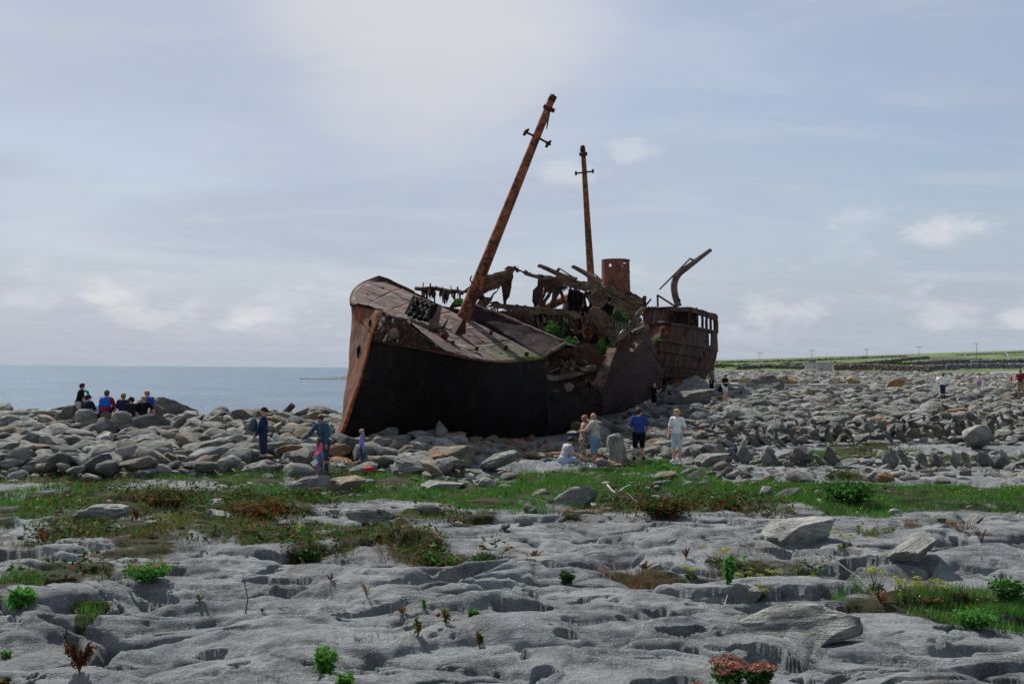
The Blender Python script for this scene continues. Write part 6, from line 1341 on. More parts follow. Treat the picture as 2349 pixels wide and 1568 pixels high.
def build_turf():
    Lg = Leaves(); Lb = Leaves(); Lf = Leaves()
    for (cx, cy, a, b, kind) in TW:
        area = math.pi * a * b; d = {'green': 950, 'mixed': 620, 'brown': 560, 'bramble': 260}[kind]; near = 1.0 if cy > 16 else 1.5
        xy = ellpts(cx, cy, a * 1.03, b * 1.1, int(area * d * near)); f = n2(xy[:, 0] * .9 + cx, xy[:, 1] * .9, 3.); g = n2(xy[:, 0] * 3.1, xy[:, 1] * 3.1, 4.)
        if kind != 'green': keep = f + .45 * g > -.02; xy = xy[keep]; f = f[keep]; g = g[keep]
        else: keep = f + .45 * g > -.16; xy = xy[keep]; f = f[keep]; g = g[keep]
        z = surf(xy[:, 0], xy[:, 1]) + .03; hz = .075 + .085 * np.clip(f + .4, 0, 1) + .05 * np.clip(g, 0, 1)
        w = .013 if cy > 18 else .009
        if kind == 'green':
            dry = PR.random(len(xy)) < .17 + .25 * (g > .45); blades(Lg, xy[~dry], z[~dry], hz[~dry], w, GREENS); blades(Lg, xy[dry], z[dry], hz[dry] * 1.1, w, OLIVE)
            k = int(area * 7); q = ellpts(cx, cy, a, b, k); q = q[n2(q[:, 0] * .5, q[:, 1] * .5, 9.) > .0]; k = len(q); c = np.concatenate([q, (surf(q[:, 0], q[:, 1]) + PR.uniform(.14, .3, k))[:, None]], 1); leafq(Lf, c, .022, [(.62, .46, .02), (.62, .46, .02), (.62, .62, .58)], .3, .1)
        elif kind == 'mixed':
            m = PR.random(len(xy)); s1 = m < .42; s2 = (m >= .42) & (m < .74); s3 = m >= .74
            for s, c in ((s1, OLIVE), (s2, STRAW), (s3, GREENS)): blades(Lg, xy[s], z[s], hz[s] * .95, w, c)
            k = int(area * 90); q = ellpts(cx, cy, a, b, k); q = q[n2(q[:, 0] * .8, q[:, 1] * .8, 6.) > .0]; leafq(Lb, np.concatenate([q, (surf(q[:, 0], q[:, 1]) + PR.uniform(.03, .2, len(q)))[:, None]], 1), .05, BRAM + RUSTY[:1])
        elif kind == 'brown':
            m = PR.random(len(xy)) < .5; blades(Lg, xy[m], z[m], hz[m] * .9, w, STRAW); blades(Lg, xy[~m], z[~m], hz[~m] * .8, w, RUSTY)
        else:
            blades(Lg, xy, z, hz * 1.1, w, STRAW + OLIVE)
            k = int(area * 230); q = ellpts(cx, cy, a, b, k); f = n2(q[:, 0] * 1.1, q[:, 1] * 1.1, 6.); q = q[f > -.1]; f = f[f > -.1]; hh = .10 + .30 * np.clip(f + .3, 0, 1)
            leafq(Lb, np.concatenate([q, (surf(q[:, 0], q[:, 1]) + hh * PR.uniform(.3, 1.1, len(q)))[:, None]], 1), .055, BRAM * 3 + GREENS[:2] + REDS[:1] + RUSTY[:2] + OLIVE)
    # a thin scatter of blades and leaves in cracks all over the pavement
    n = 42000; y = PR.uniform(9.5, 31, n); x = PR.uniform(-.56, .56, n) * y; m = (n2(x * .45, y * .45, 7.) + .6 * n2(x * 1.7, y * 1.7, 8.)) > .62; x, y = x[m], y[m]; blades(Lg, np.stack([x, y], 1), surf(x, y), np.full(len(x), .09), .009, OLIVE + STRAW)
    tag(Lg.make('grass'), 'green and straw-coloured grass growing in bands across the limestone', 'grass', kind='stuff')
    tag(Lb.make('undergrowth'), 'low bramble and bracken leaves spreading through the grass', 'undergrowth', kind='stuff')
    tag(Lf.make('flowers'), 'tiny yellow and white wildflowers dotted over the turf', 'wildflowers', kind='stuff')
def stemgeo(pts, r, n=5): return tube_geo(np.asarray(pts, float), r, n)
M_STEM = flat('plant_stem', (.10, .085, .04), .8); M_DEAD = flat('dead_stem', (.12, .045, .028), .85, .3); M_TWIG = flat('bleached_twig', (.36, .31, .25), .85, .25)
def base(px, row):
    Y = hit(px, row); p = P(px, row, Y)
    for _ in range(4):
        z = float(surf(p[0], p[1])); h = 845 + (px - CXP) * ROLL; Y2 = (3.0 - z) * FOC / max(20., row - h); p = np.array([(px - CXP) / FOC * Y2, Y2, float(surf((px - CXP) / FOC * Y2, Y2))])
    return p, FOC / p[1]
def stems(parent, p, n, h, spread, r, mat, name='stem', curve=.3):
    tips = []; Vs = []; Fs = []; o = 0
    for k in range(n):
        a = PR.uniform(0, 6.283); d = spread * PR.uniform(.3, 1); hh = h * PR.uniform(.7, 1.05); b = np.array([math.cos(a) * d * .25, math.sin(a) * d * .25, 0]); t = np.array([math.cos(a) * d, math.sin(a) * d, hh]); m = (b + t) / 2 + np.array([0, 0, hh * curve * .3]) - np.array([math.cos(a), math.sin(a), 0]) * d * .15
        V, F = stemgeo(np.array([b, m, t]) + p - np.array([0, 0, .03]), np.array([r, r * .8, r * .5])); Vs.append(V); Fs += [q + o for q in F]; o += len(V); tips.append(p + t)
    put(name, np.concatenate(Vs), Fs, mat, parent); return np.array(tips)
def bushy(px, row, w, h, label, cols, n=900, size=.035, cat='plant', name='leafy_plant', heads=None, group='plants growing from the cracks of the pavement', up=1.0, tilt=.7):
    p, s = base(px, row); W = w / 2 / s; Hh = h / s; e = empty(name, tuple(p), label, cat, group); tips = stems(e, p, max(5, int(n / 90)), Hh * .9, W * .8, .006, M_STEM)
    L = Leaves(); c = []
    for t in tips:
        k = n // len(tips); f = PR.uniform(.12, 1., (k, 1)) ** .8; c.append(p + (t - p) * f + PR.normal(0, 1, (k, 3)) * np.array([W * .20, W * .20, Hh * .08]))
    leafq(L, np.concatenate(c), size, cols, tilt); L.make('foliage', e)
    if heads:
        for t in tips[:heads[1]]:
            Lh = Leaves(); q = inell(heads[3], np.array([heads[2], heads[2], heads[2] * .55])); leafq(Lh, t + q + np.array([0, 0, .02]), heads[2] * .22, heads[0], .6); Lh.make('flower_head', e)
    return e
def fern(px, row, w, h, label, cols, n=7, group='bracken fronds on the pavement', name='fern', cat='fern'):
    p, s = base(px, row); W = w / 2 / s; Hh = h / s; e = empty(name, tuple(p), label, cat, group)
    for k in range(int(n * 1.7)):
        a = PR.uniform(0, 6.283); d = np.array([math.cos(a), math.sin(a) * .8, 0]) * PR.uniform(.45, 1.); t = np.linspace(0, 1, 24); pts = p + d * (W * PR.uniform(.7, 1.1)) * t[:, None] + np.array([0, 0, 1.]) * (Hh * PR.uniform(.7, 1.1) * (1.25 * t - .5 * t ** 2.2))[:, None]
        L = Leaves(); T = np.gradient(pts, axis=0); T /= np.linalg.norm(T, axis=1)[:, None]; S = np.cross(T, [0, 0, 1.]); S /= np.linalg.norm(S, axis=1)[:, None] + 1e-9
        ln = W * .17 * np.sin(np.pi * np.clip(t * .9 + .12, 0, 1)); V = []
        for i in range(3, 24):
            for sd in (-1, 1):
                tip = pts[i] + (S[i] * sd * .9 + T[i] * .45 - np.array([0, 0, .15])) * ln[i]; V.append([pts[i] - T[i] * W * .028, pts[i] + T[i] * W * .028, tip])
        V = np.array(V); L.tri(V, tints(len(V), cols)); r = np.stack([pts[:-1] - S[:-1] * .004, pts[:-1] + S[:-1] * .004, pts[1:] + S[1:] * .003, pts[1:] - S[1:] * .003], 1); L.quad(r, tints(len(r), RUSTY)); L.make('frond', e)
    return e
def dock(px, row, w, h, label, n=4, mat=None, cols=RUSTY, group='dry seed stalks on the pavement', name='dock_plant', dens=1.):
    p, s = base(px, row); W = w / 2 / s; Hh = h / s; e = empty(name, tuple(p), label, 'weed', group)
    for k in range(n):
        a = PR.uniform(-1, 1); top = p + np.array([a * W, PR.uniform(-.3, .3) * W, Hh * PR.uniform(.65, 1.0)]); mid = p + (top - p) * .5 + np.array([-a * W * .15, 0, 0]); V, F = stemgeo(np.array([p, mid, top]), np.array([.007, .006, .003])); put('stem', V, F, mat or M_DEAD, e)
        f = PR.uniform(.3, 1, int(55 * dens))[:, None]; L = Leaves(); leafq(L, p + (top - p) * f + PR.normal(0, .014 * (1.25 - f) + .006, (len(f), 3)), .024, cols, 1.); L.make('seed_spike', e)
    return e
def umbel(px, row, w, h, label, n=5, cols=((.30, .30, .07), (.36, .33, .06), (.22, .27, .08))):
    p, s = base(px, row); W = w / 2 / s; Hh = h / s; e = empty('umbel_plant', tuple(p), label, 'plant', 'yellow umbel plants on the right pavement'); tips = stems(e, p, n, Hh, W, .005, M_STEM)
    for t in tips:
        L = Leaves(); q = inell(46, np.array([.065, .065, .035])); leafq(L, t + q, .018, list(cols), .4); L.make('flower_head', e)
    L = Leaves(); c = p + inell(110, np.array([W * .8, W * .6, Hh * .5])); leafq(L, c, .032, OLIVE + BRAM, .8); L.make('foliage', e)
CANES = ['bleached cane over the left end of the weathered long boulder', 'bleached cane on the right of the weathered long boulder', 'short bleached cane in the bramble with red leaves', 'bleached cane in the bramble left of the tilted stone', 'brown cane over the reddish bramble thicket, on its right', 'brown cane over the middle of the reddish bramble thicket', 'brown cane over the bramble behind the smooth rounded boulder', 'brown cane above the dark bramble bush on the left heath', 'low bleached cane lying in the green turf at the centre', 'bleached cane by the upright plant among the umbels', 'bleached cane right of the dark bramble among the umbels', 'bleached cane over the left heath band']
def build_plants():
    PINK = [(.34, .20, .20), (.42, .28, .27), (.28, .14, .13)]; BRN = [(.22, .09, .07), (.30, .14, .11), (.17, .065, .05), (.34, .19, .17)]
    bushy(757, 1548, 66, 78, 'bright green feathery bush in the bottom foreground left of centre', GREENS + [(.06, .16, .03)], 1500, .022)
    bushy(803, 1566, 56, 30, 'small bright green plant at the bottom edge beside the feathery bush', GREENS + [(.08, .18, .05)], 500, .024)
    bushy(348, 1330, 112, 42, 'leafy plant with pale pink flower heads on the left pavement', GREENS, 1500, .035, heads=(PINK, 16, .05, 40), name='flowering_plant')
    bushy(1672, 1572, 82, 62, 'plant with brownish pink flower heads at the bottom right of centre', GREENS + BRAM, 1100, .04, heads=(BRN, 9, .085, 110), name='flowering_plant')
    bushy(1738, 1576, 70, 58, 'second plant with brownish pink flower heads at the bottom, on the right of its twin', GREENS + BRAM, 900, .04, heads=(BRN, 8, .085, 110), name='flowering_plant')
    bushy(1600, 1578, 40, 20, 'low reddish flower tuft at the bottom edge left of the flower heads', BRN, 350, .025, name='flowering_plant')
    bushy(222, 1352, 90, 28, 'tangled olive green plant clump on the left pavement', OLIVE + BRAM, 1300, .035, name='shrub')
    bushy(60, 1370, 60, 34, 'broad-leaved green plant at the left edge', GREENS, 160, .11, name='leafy_plant', tilt=1.2)
    bushy(28, 1498, 28, 14, 'tiny green tuft near the left bottom corner', GREENS, 160, .03); bushy(25, 1565, 30, 16, 'tiny reddish-green rosette in the bottom left corner', GREENS + RUSTY, 120, .035)
    bushy(1048, 1345, 26, 32, 'upright small green plant in the middle of the foreground', GREENS, 160, .035); bushy(1090, 1392, 34, 26, 'small green fern-like plant in a crack at the centre', GREENS, 240, .03)
    bushy(980, 1378, 12, 22, 'single green sprig above the brown fern at the centre', GREENS, 60, .03); bushy(720, 1255, 60, 30, 'dark bramble bush at the end of the left heath band', BRAM, 700, .04, name='bramble_bush')
    bushy(1010, 1275, 90, 36, 'bramble bush straggling over the pavement at the centre', BRAM + RUSTY[:1], 900, .04, name='bramble_bush'); bushy(1110, 1278, 60, 34, 'bramble bush right of the straggling one at the centre', BRAM, 600, .04, name='bramble_bush'); bushy(1305, 1305, 44, 26, 'dark green bramble by the angular stone in the centre foreground', BRAM, 400, .035, name='bramble_bush')
    bushy(1820, 1318, 110, 46, 'dark leafy bramble among the yellow umbels', BRAM, 1300, .05, name='bramble_bush'); bushy(1672, 1362, 36, 66, 'upright green plant left of the pyramid-shaped stone', GREENS, 420, .045)
    bushy(1945, 1165, 150, 52, 'large mound of dark green bramble at the right of the turf', BRAM + GREENS[:2], 2600, .05, name='bramble_bush'); bushy(2230, 1420, 120, 40, 'thick green tuft by the right edge of the foreground', GREENS, 1800, .03, name='shrub'); bushy(2310, 1395, 90, 62, 'big green shrub cut off by the right edge', GREENS + BRAM, 2400, .03, name='shrub')
    bushy(600, 1182, 150, 40, 'reddish-brown bramble thicket behind the wedge-shaped boulder', BRAM + RUSTY + REDS, 1800, .05, name='bramble_bush'); bushy(390, 1162, 140, 34, 'tangled bramble thicket behind the smooth rounded boulder', BRAM + RUSTY, 1500, .05, name='bramble_bush'); bushy(1520, 1180, 150, 44, 'bramble with red autumn leaves behind the weathered long boulder', BRAM + REDS, 2000, .05, name='bramble_bush'); bushy(1660, 1172, 110, 36, 'bramble with red leaves and bleached twigs left of the tilted stone', BRAM + REDS + RUSTY[:1], 1300, .05, name='bramble_bush')
    bushy(1940, 1095, 110, 20, 'olive cushion shrub on the flat pavement at the right', OLIVE, 900, .035, name='shrub'); bushy(890, 1078, 60, 16, 'dark green plant patch below the bow beside the girl in lilac', BRAM + GREENS[:1], 500, .04); bushy(1515, 1082, 60, 22, 'bright green clump with flowers at the feet of the boy in blue', GREENS, 700, .035); bushy(1470, 965, 22, 14, 'green tuft between boulders below the girl in dark clothes', GREENS, 160, .05)
    for (px, row, w, h, lab, c, n) in ((110, 1245, 70, 46, 'tall rust-brown bracken plume at the left edge of the heath', RUSTY, 9), (848, 1372, 50, 44, 'brown fern on the bare pavement left of centre', RUSTY + STRAW[:1], 6), (765, 1347, 44, 22, 'reddish small fern above the flat block', RUSTY, 5), (930, 1385, 60, 18, 'low brown fern beside the green sprig', RUSTY, 6), (1010, 1392, 50, 14, 'curled brown fern right of the low brown fern', RUSTY, 5), (468, 1365, 54, 22, 'dark green fern in a hollow on the left', BRAM + GREENS[:2], 6),
                                       (1230, 1292, 70, 26, 'rust-coloured fern at the centre of the pavement', RUSTY, 7), (1480, 1298, 70, 26, 'reddish fern above the grass strip', RUSTY, 7), (1575, 1320, 50, 30, 'red-brown fern left of the umbel plants', RUSTY, 6), (1760, 1330, 80, 40, 'russet bracken behind the yellow umbels', RUSTY, 8), (1960, 1275, 80, 22, 'bracken below the largest loose boulder', RUSTY + OLIVE[:1], 7), (2020, 1400, 70, 36, 'rust bracken beside the green tuft on the right', RUSTY, 7), (2130, 1385, 90, 26, 'flat russet bracken between the two green tufts', RUSTY, 7), (2250, 1335, 50, 46, 'tall russet fern frond near the right edge', RUSTY, 6), (2200, 1360, 70, 40, 'green and brown fern at the right edge', RUSTY + OLIVE, 7), (2110, 1260, 30, 24, 'single brown fern on the right pavement', RUSTY, 3), (610, 1402, 26, 14, 'small brown fern left of the flat block', RUSTY, 4), (1310, 1190, 46, 14, 'dry russet cushion at the centre', RUSTY, 8)):
        fern(px, row, w, h, lab, c, n)
    dock(196, 1568, 78, 70, 'dark red dry dock with several stalks at the bottom left', 7, dens=1.3); dock(322, 1192, 22, 32, 'pair of dark red seed stalks behind the rounded boulder', 2, dens=1.6)
    for (px, row, h, lab) in ((965, 1458, 44, 'tallest of three yellowish seed spikes at the centre'), (1028, 1452, 40, 'middle yellowish seed spike at the centre'), (1106, 1478, 34, 'right-hand yellowish seed spike at the centre')): dock(px, row, 14, h, lab, 2, M_STEM, [(.15, .12, .03), (.13, .07, .025), (.10, .11, .03)])
    for (px, row, w, h, lab, n) in ((1640, 1320, 60, 34, 'yellow umbel plant at the left end of the umbel patch', 5), (1700, 1310, 50, 40, 'yellow umbel plant with a long bent stalk', 5), (1765, 1305, 60, 50, 'tall yellow umbel plant above the dark bramble', 6), (1860, 1310, 70, 42, 'yellow umbel plant right of the dark bramble', 6), (1940, 1345, 60, 40, 'yellow umbel plant in the grass right of the bramble', 5), (2010, 1355, 60, 46, 'greenish umbel plant left of the brown bracken', 5), (2080, 1380, 90, 60, 'broad umbel plant above the green tuft on the right', 8), (2150, 1380, 60, 50, 'umbel plant nearest to the right edge', 5), (1745, 1375, 40, 26, 'low umbel plant beside the pyramid-shaped stone', 3), (1585, 1330, 40, 22, 'small umbel plant in the grass strip', 4)): umbel(px, row, w, h, lab, n)
    # bare sapling and bleached bramble canes
    p, s = base(572, 1402); e = empty('bare_sapling', tuple(p), 'thin bare dead sapling standing on the left pavement', 'dead plant', 'bare dead stems'); h = 96 / s
    put('stem', *stemgeo(p + np.array([[0, 0, 0], [.03, 0, h * .35], [-.02, 0, h * .7], [-.05, 0, h]]), np.array([.010, .008, .006, .003])), M_DEAD, e)
    for f, dx in ((.55, .14), (.7, -.16), (.85, .12), (.9, -.1)): put('twig', *stemgeo(p + np.array([[0, 0, h * f], [dx * .6, .02, h * (f + .05)], [dx, .03, h * (f + .03)]]), np.array([.005, .004, .002])), M_DEAD, e)
    for i, (a, b, hh) in enumerate((((1360, 1165), (1440, 1150), .45), ((1400, 1150), (1500, 1160), .35), ((1430, 1140), (1475, 1175), .3), ((1600, 1165), (1690, 1160), .4), ((620, 1175), (690, 1180), .5), ((560, 1150), (640, 1165), .5), ((370, 1150), (430, 1150), .5), ((700, 1230), (760, 1215), .4), ((1180, 1165), (1270, 1160), .25), ((1660, 1390), (1710, 1310), .3), ((1890, 1310), (2010, 1370), .3), ((430, 1215), (540, 1230), .4))):
        pa = base(*a)[0]; pb = base(*b)[0]; m = (pa + pb) / 2 + np.array([0, 0, hh * .5]); c = smoothline(np.array([pa, (pa + m) / 2 + np.array([0, 0, hh * .3]), m, (pb + m) / 2 + np.array([0, 0, hh * .2]), pb]), 14); V, F = stemgeo(c, np.linspace(.005, .002, 14)); e = put('bramble_cane', V, F, M_TWIG if i < 4 or i > 7 else M_STEM, None); tag(e, CANES[i], 'cane', 'arching dry canes')
    tw = [base(x, r)[0] + np.array([0, 0, z]) for x, r, z in ((1395, 1150, .30), (1415, 1146, .36), (1440, 1144, .30), (1475, 1140, .28))]; tag(put('driftwood', *tube_geo(smoothline(np.array(tw), 16), np.linspace(.022, .012, 16) + .004 * np.sin(np.arange(16) * 2.1), 7), M_TWIG, None), 'bleached driftwood branch lying on the weathered long boulder', 'driftwood')
    # plants that have rooted on the wreck
    for (px, py, Y, r, lab, c, n, sz) in ((1430, 727, 43.6, (.42, .4, .40), 'grey-green bush rooted in the V of the broken bridge deck', [(.06, .13, .06), (.045, .10, .05), (.08, .15, .07)], 1500, .05), (1292, 762, 42.6, (.55, .5, .85), 'ivy-like climber hanging inside the broken hull', [(.045, .10, .06), (.03, .08, .04), (.04, .11, .03)], 1500, .05), (1262, 752, 42.2, (.28, .3, .30), 'small green plant left of the climber inside the hull', GREENS, 350, .05), (1377, 800, 42.6, (.32, .3, .45), 'bright green bush at the torn side of the hull', GREENS, 800, .05), (1305, 785, 41.6, (.4, .3, .2), 'green growth on the inner ledge below the climber', GREENS, 500, .05), (1275, 705, 43.4, (.3, .3, .28), 'thin grey-green plant growing through the torn ribs', [(.05, .09, .05)], 160, .045), (1052, 693, 41.6, (.35, .3, .12), 'strip of moss on the torn bulwark left of the foremast', GREENS, 260, .05), (1270, 895, 38.8, (.2, .2, .08), 'pale green tuft on a hull plate near the opening', [(.10, .20, .10)], 120, .04), (1210, 820, 36.6, (.95, .5, .05), 'bright moss on the corner of the forecastle deck', [(.07, .15, .02), (.10, .15, .03)], 700, .035), (1020, 672, 42.8, (.1, .1, .05), 'tiny moss tuft on the torn rail', GREENS, 40, .03), (1495, 779, 59.3, (.6, .2, .14), 'moss growing on the strake of the stern', GREENS, 200, .06)):
        p = P(px, py, Y); e = empty('wreck_plant', tuple(p), lab, 'plant', 'plants growing on the wreck'); L = Leaves(); cc = p + inell(9, np.array(r) * .9, False); pk = cc[PR.integers(0, 9, n)]; leafq(L, pk + PR.normal(0, 1, (n, 3)) * np.array(r) * PR.uniform(.10, .34, (n, 1)), sz, [tuple(np.array(q) * .75) for q in c], .8); L.make('foliage', e)
        b = p - np.array([0, 0, r[2]]); put('stem', *stemgeo(np.array([b, p, p + np.array([.05, 0, r[2] * .6])]), np.array([.03, .02, .01])), M_STEM, e)
    p = P(1428, 752, 43.3); e = empty('dry_roots', tuple(p), 'bundle of pale dry roots hanging below the bush on the wreck', 'roots')
    for k in range(12): put('root', *stemgeo(np.array([p + np.array([-.3 + k * .055, 0, .25]), p + np.array([-.28 + k * .05 + PR.normal(0, .05), -.1, -.1]), p + np.array([-.25 + k * .045 + PR.normal(0, .06), -.1, -.35 - PR.random() * .2])]), np.array([.010, .008, .005])), M_STEM if k % 2 else M_TWIG, e)
build_turf(); build_plants()
print('plants', round(time.time() - T0, 1))
# ---------------------------------------------------------------- the far shore, right
M_CONC = flat('weathered_concrete', (.30, .29, .265), .93, .28, 1.4, .2, .5); M_CONC2 = flat('block_concrete', (.40, .37, .345), .93, .2, .8, .2, .4); M_POLE = flat('grey_pole', (.34, .36, .38), .8)  # pole grey is lightened, carrying distance haze in the colour
def boxat(name, c, s, mat, parent, rz=0., jit=.0):
    V = np.array([[x, y, z] for x in (-.5, .5) for y in (-.5, .5) for z in (-.5, .5)]) * np.array(s); R_ = rot_mat(0, 0, rz); V = V @ R_.T + np.array(c)
    return put(name, V, np.array([[0, 1, 3, 2], [4, 6, 7, 5], [0, 4, 5, 1], [2, 3, 7, 6], [0, 2, 6, 4], [1, 5, 7, 3]]), mat, parent, False)
def build_far():
    # square concrete hut
    Y = 200.; a = P(1850, 853, Y); sx = FOC / Y; w = 44 / sx; hgt = 20.5 / sx
    b = empty('concrete_hut', tuple(a), 'square windowless concrete hut on the far shore', 'building'); rz = math.radians(30); wl, wr = 3.9, 3.6
    c = P(1877, 853, Y + 2); boxat('walls', c + np.array([0, 0, hgt / 2 - .3]), (wl, wr, hgt + .6), M_CONC2, b, rz); boxat('roof_slab', c + np.array([0, 0, hgt + .06]), (wl + .12, wr + .12, .14), M_CONC, b, rz); boxat('roof_cap', c + np.array([-1.1, .4, hgt + .42]), (1.0, .9, .62), flat('dark_concrete', (.13, .125, .12)), b, rz)
    boxat('broken_opening', c + np.array([-.35, -2.55, .25]), (.5, .5, .8), flat('dark_concrete', (.13, .125, .12)), b, rz); boxat('slot', c + np.array([-1.3, -1.85, 1.0]), (.08, .2, .35), flat('dark_concrete', (.13, .125, .12)), b, rz)
    # long concrete platform with broken blocks
    Y = 72.; p0, p1 = P(1660, 895, Y), P(2046, 896, Y); e = empty('concrete_platform', tuple(p0), 'long low concrete platform among the boulders on the right', 'platform'); L = p1[0] - p0[0]; m = (p0 + p1) / 2; top = P(1850, 880, Y)[2]
    k = 0.
    for i in range(7):
        wseg = L / 7; boxat('slab', (p0[0] + wseg * (i + .5), Y + 1.6 + RR.uniform(-.15, .15), top / 2 + .2 + RR.uniform(-.04, .03)), (wseg * .985, 3.4, top - .4), M_CONC, e, RR.uniform(-.01, .01))
    boxat('step', (P(1905, 893, Y - .6)[0], Y - .5, top - 1.0), (L * .42, 1.2, 1.1), M_CONC, e)
    # poles of the power line
    for (px, base_, tip, Yp, lab) in ((1743, 838, 808, 330, 'leftmost pole of the far power line, just right of the stern'), (1862, 830, 802, 330, 'pole of the far power line behind the hut, left of the hut roof'), (1988, 824, 800, 330, 'middle pole of the far power line, right of the hut'), (2108, 818, 794, 330, 'pole of the far power line on the rising hill'), (2240, 812, 786, 330, 'rightmost pole of the far power line')):
        q0, q1 = P(px, base_ + 8, Yp), P(px, tip, Yp); pe = empty('utility_pole', tuple(q0), lab, 'pole', 'poles of the far power line'); tube('shaft', np.array([q0, q1]), [.12, .09], M_POLE, pe, 6); beam('crossarm', q1 + np.array([-.9, 0, -.25]), q1 + np.array([.9, 0, -.25]), .14, .14, M_POLE, pe)
        for s in (-.8, 0, .8): tube('insulator', np.array([q1 + np.array([s, 0, -.2]), q1 + np.array([s, 0, .12])]), .06, M_POLE, pe, 5)
    # far dry stone walls: heaps of stones, too small to pick apart
    def stonewall(pts, h, label, tint, n, s0):
        ln = np.array([[*P(px, row, Yw)] for px, row, Yw in pts]); q = resample(ln, n); Vs, Fs, o, Cs = [], [], 0, []
        w = empty('field_wall', tuple(q[0]), label, 'wall', 'dry stone walls of the far fields')
        for i in range(n):
            z0 = q[i, 2]
            for j in range(max(1, int(h / (s0 * 1.1)))):
                V, F = SHP[RR.choice((0, 1, 3, 6)), 1]; V = (V * s0 * RR.uniform(.7, 1.3) * np.array([1, 1, 1.2])) @ rot_mat(RR.uniform(-1, 1), RR.uniform(-1, 1), RR.uniform(0, 3)).T + np.array([q[i, 0] + RR.uniform(-.2, .2), q[i, 1] + RR.uniform(-.3, .3), z0 - .2 + (j + .5) * s0 * 1.05])
                Vs.append(V); Fs.append(F + o); o += len(V); Cs.append(np.tile(np.array(tint) * RR.uniform(.6, 1.3), (len(V), 1)))
        me = np_mesh('wall_stones', np.concatenate(Vs) - origin(w), np.concatenate(Fs), False, np.concatenate(Cs)); o = link('wall_stones', me, M_ROCKM, w); o['kind'] = 'stuff'
    g = (.20, .20, .205); dk = (.17, .165, .16); br = (.20, .155, .12)
    stonewall([(1690, 845, 215), (1760, 842, 220), (1860, 845, 215)], .9, 'far stone wall left of the concrete hut', dk, 150, .26)
    stonewall([(1915, 846, 205), (1990, 845, 203), (2080, 848, 196), (2140, 849, 190)], 1.3, 'thick brownish stone wall right of the concrete hut', br, 260, .34)
    stonewall([(2130, 847, 190), (2200, 843, 195), (2290, 842, 196), (2360, 842, 196), (2420, 842, 196)], 1.0, 'far stone wall behind the grass strip on the right', g, 220, .30)
    stonewall([(2230, 836, 230), (2300, 833, 235), (2360, 832, 235), (2420, 832, 235)], 1.2, 'dark stone wall at the right above the grass strip', dk, 160, .36)
    stonewall([(1950, 838, 260), (2040, 830, 290), (2090, 824, 320), (2130, 821, 340)], 1.0, 'dark wall climbing the hillside behind the hut', dk, 160, .42)
    stonewall([(2090, 838, 240), (2180, 832, 250), (2250, 830, 250)], 1.2, 'grey wall crossing the lower field', g, 130, .34)
    stonewall([(1640, 831, 420), (1750, 829, 430), (1850, 826, 450), (1960, 821, 470), (2080, 817, 480)], .8, 'wall along the skyline of the left fields', dk, 180, .55)
    stonewall([(2190, 815, 420), (2240, 812, 430), (2300, 810, 440), (2370, 806, 450)], 1.0, 'pale wall near the crest of the right hill', (.28, .28, .27), 130, .5)
    stonewall([(2316, 828, 330), (2312, 818, 360), (2306, 812, 400)], 1.2, 'pale wall running straight up the right hill', (.30, .30, .28), 60, .4)
    # hedges and scrub on the hill, counted as separate bushes
    sh = random.Random(9)
    for i in range(46):
        px = sh.uniform(1640, 2349); row = np.interp(px, [1640, 1800, 2000, 2200, 2349], [830, 826, 820, 812, 804]) + sh.uniform(0, 16) * (1 if i % 3 else .12); Yb = sh.uniform(300, 430); p = P(px, row, Yb); p[2] = float(ground(p[0], p[1])) + .2
        L = Leaves(); r = sh.uniform(1.0, 2.6); leafq(L, p + inell(120, np.array([r * 1.6, r, r * .6])), .38, BRAM + OLIVE[:1], .8)
        V = np.concatenate(L.V) - p; o = link('hedge_bush', np_mesh('hedge_bush', V, np.concatenate(L.F), False, np.concatenate(L.C)), M_LEAF); o.location = tuple(p); tag(o, 'dark green scrub bush on the far hillside', 'bush', 'scrub bushes on the far hillside')
    # low spit of rock reaching into the sea
    xs = np.linspace(0, 1, 60); sp = np.array([P(px, 866, 500) for px in np.interp(xs, [0, 1], [715, 900])]); Vg = np.zeros((60, 7, 3))
    for j, (dy, dz) in enumerate(((-14, -.9), (-10, .05), (-5, .5), (0, .8), (6, .8), (14, .3), (22, -.9))):
        Vg[:, j] = sp + np.array([0, dy, 0]); Vg[:, j, 2] = -2.9 + (dz + .3 * n2(xs * 23, np.full(60, j * 1.3), 3.)) * (np.clip(xs * 3.5, .12, 1.3)) + .35 * xs
    me = np_mesh('spit', Vg.reshape(-1, 3), grid_faces(60, 7), True, np.tile(np.array([.10, .095, .07]), (420, 1))); tag(link('spit', me, M_ROCKM), kind='structure')
    # surf at its tip
    L = Leaves(); c = np.array([P(px, row, 492) for px, row in zip(PR.uniform(690, 780, 260), PR.normal(867, .9, 260))]); c[:, 2] = -2.85 + PR.uniform(0, .5, 260); leafq(L, c, .7, [(.75, .77, .78)], .2, .1); tag(L.make('surf', None, flat('surf_foam', (.78, .80, .81), .8, .05)), 'white surf breaking at the tip of the rock spit', 'surf', kind='stuff')
    # small things: rusty hoop, red scrap, beams and pipes
    c = P(2012, 917, 62); hp = tube('rusty_hoop', np.array([c + np.array([.62 * math.cos(a), .35 * math.sin(a) - .1, .20 * math.sin(a) + .12 * math.cos(2 * a) + .1]) for a in np.linspace(0, 6.283, 28)]), .11, MATS['stem_rust'], None, 8); tag(hp, 'rusty orange iron hoop lying in the right boulder field', 'iron hoop')
    c = P(2012, 915, 62.3); 
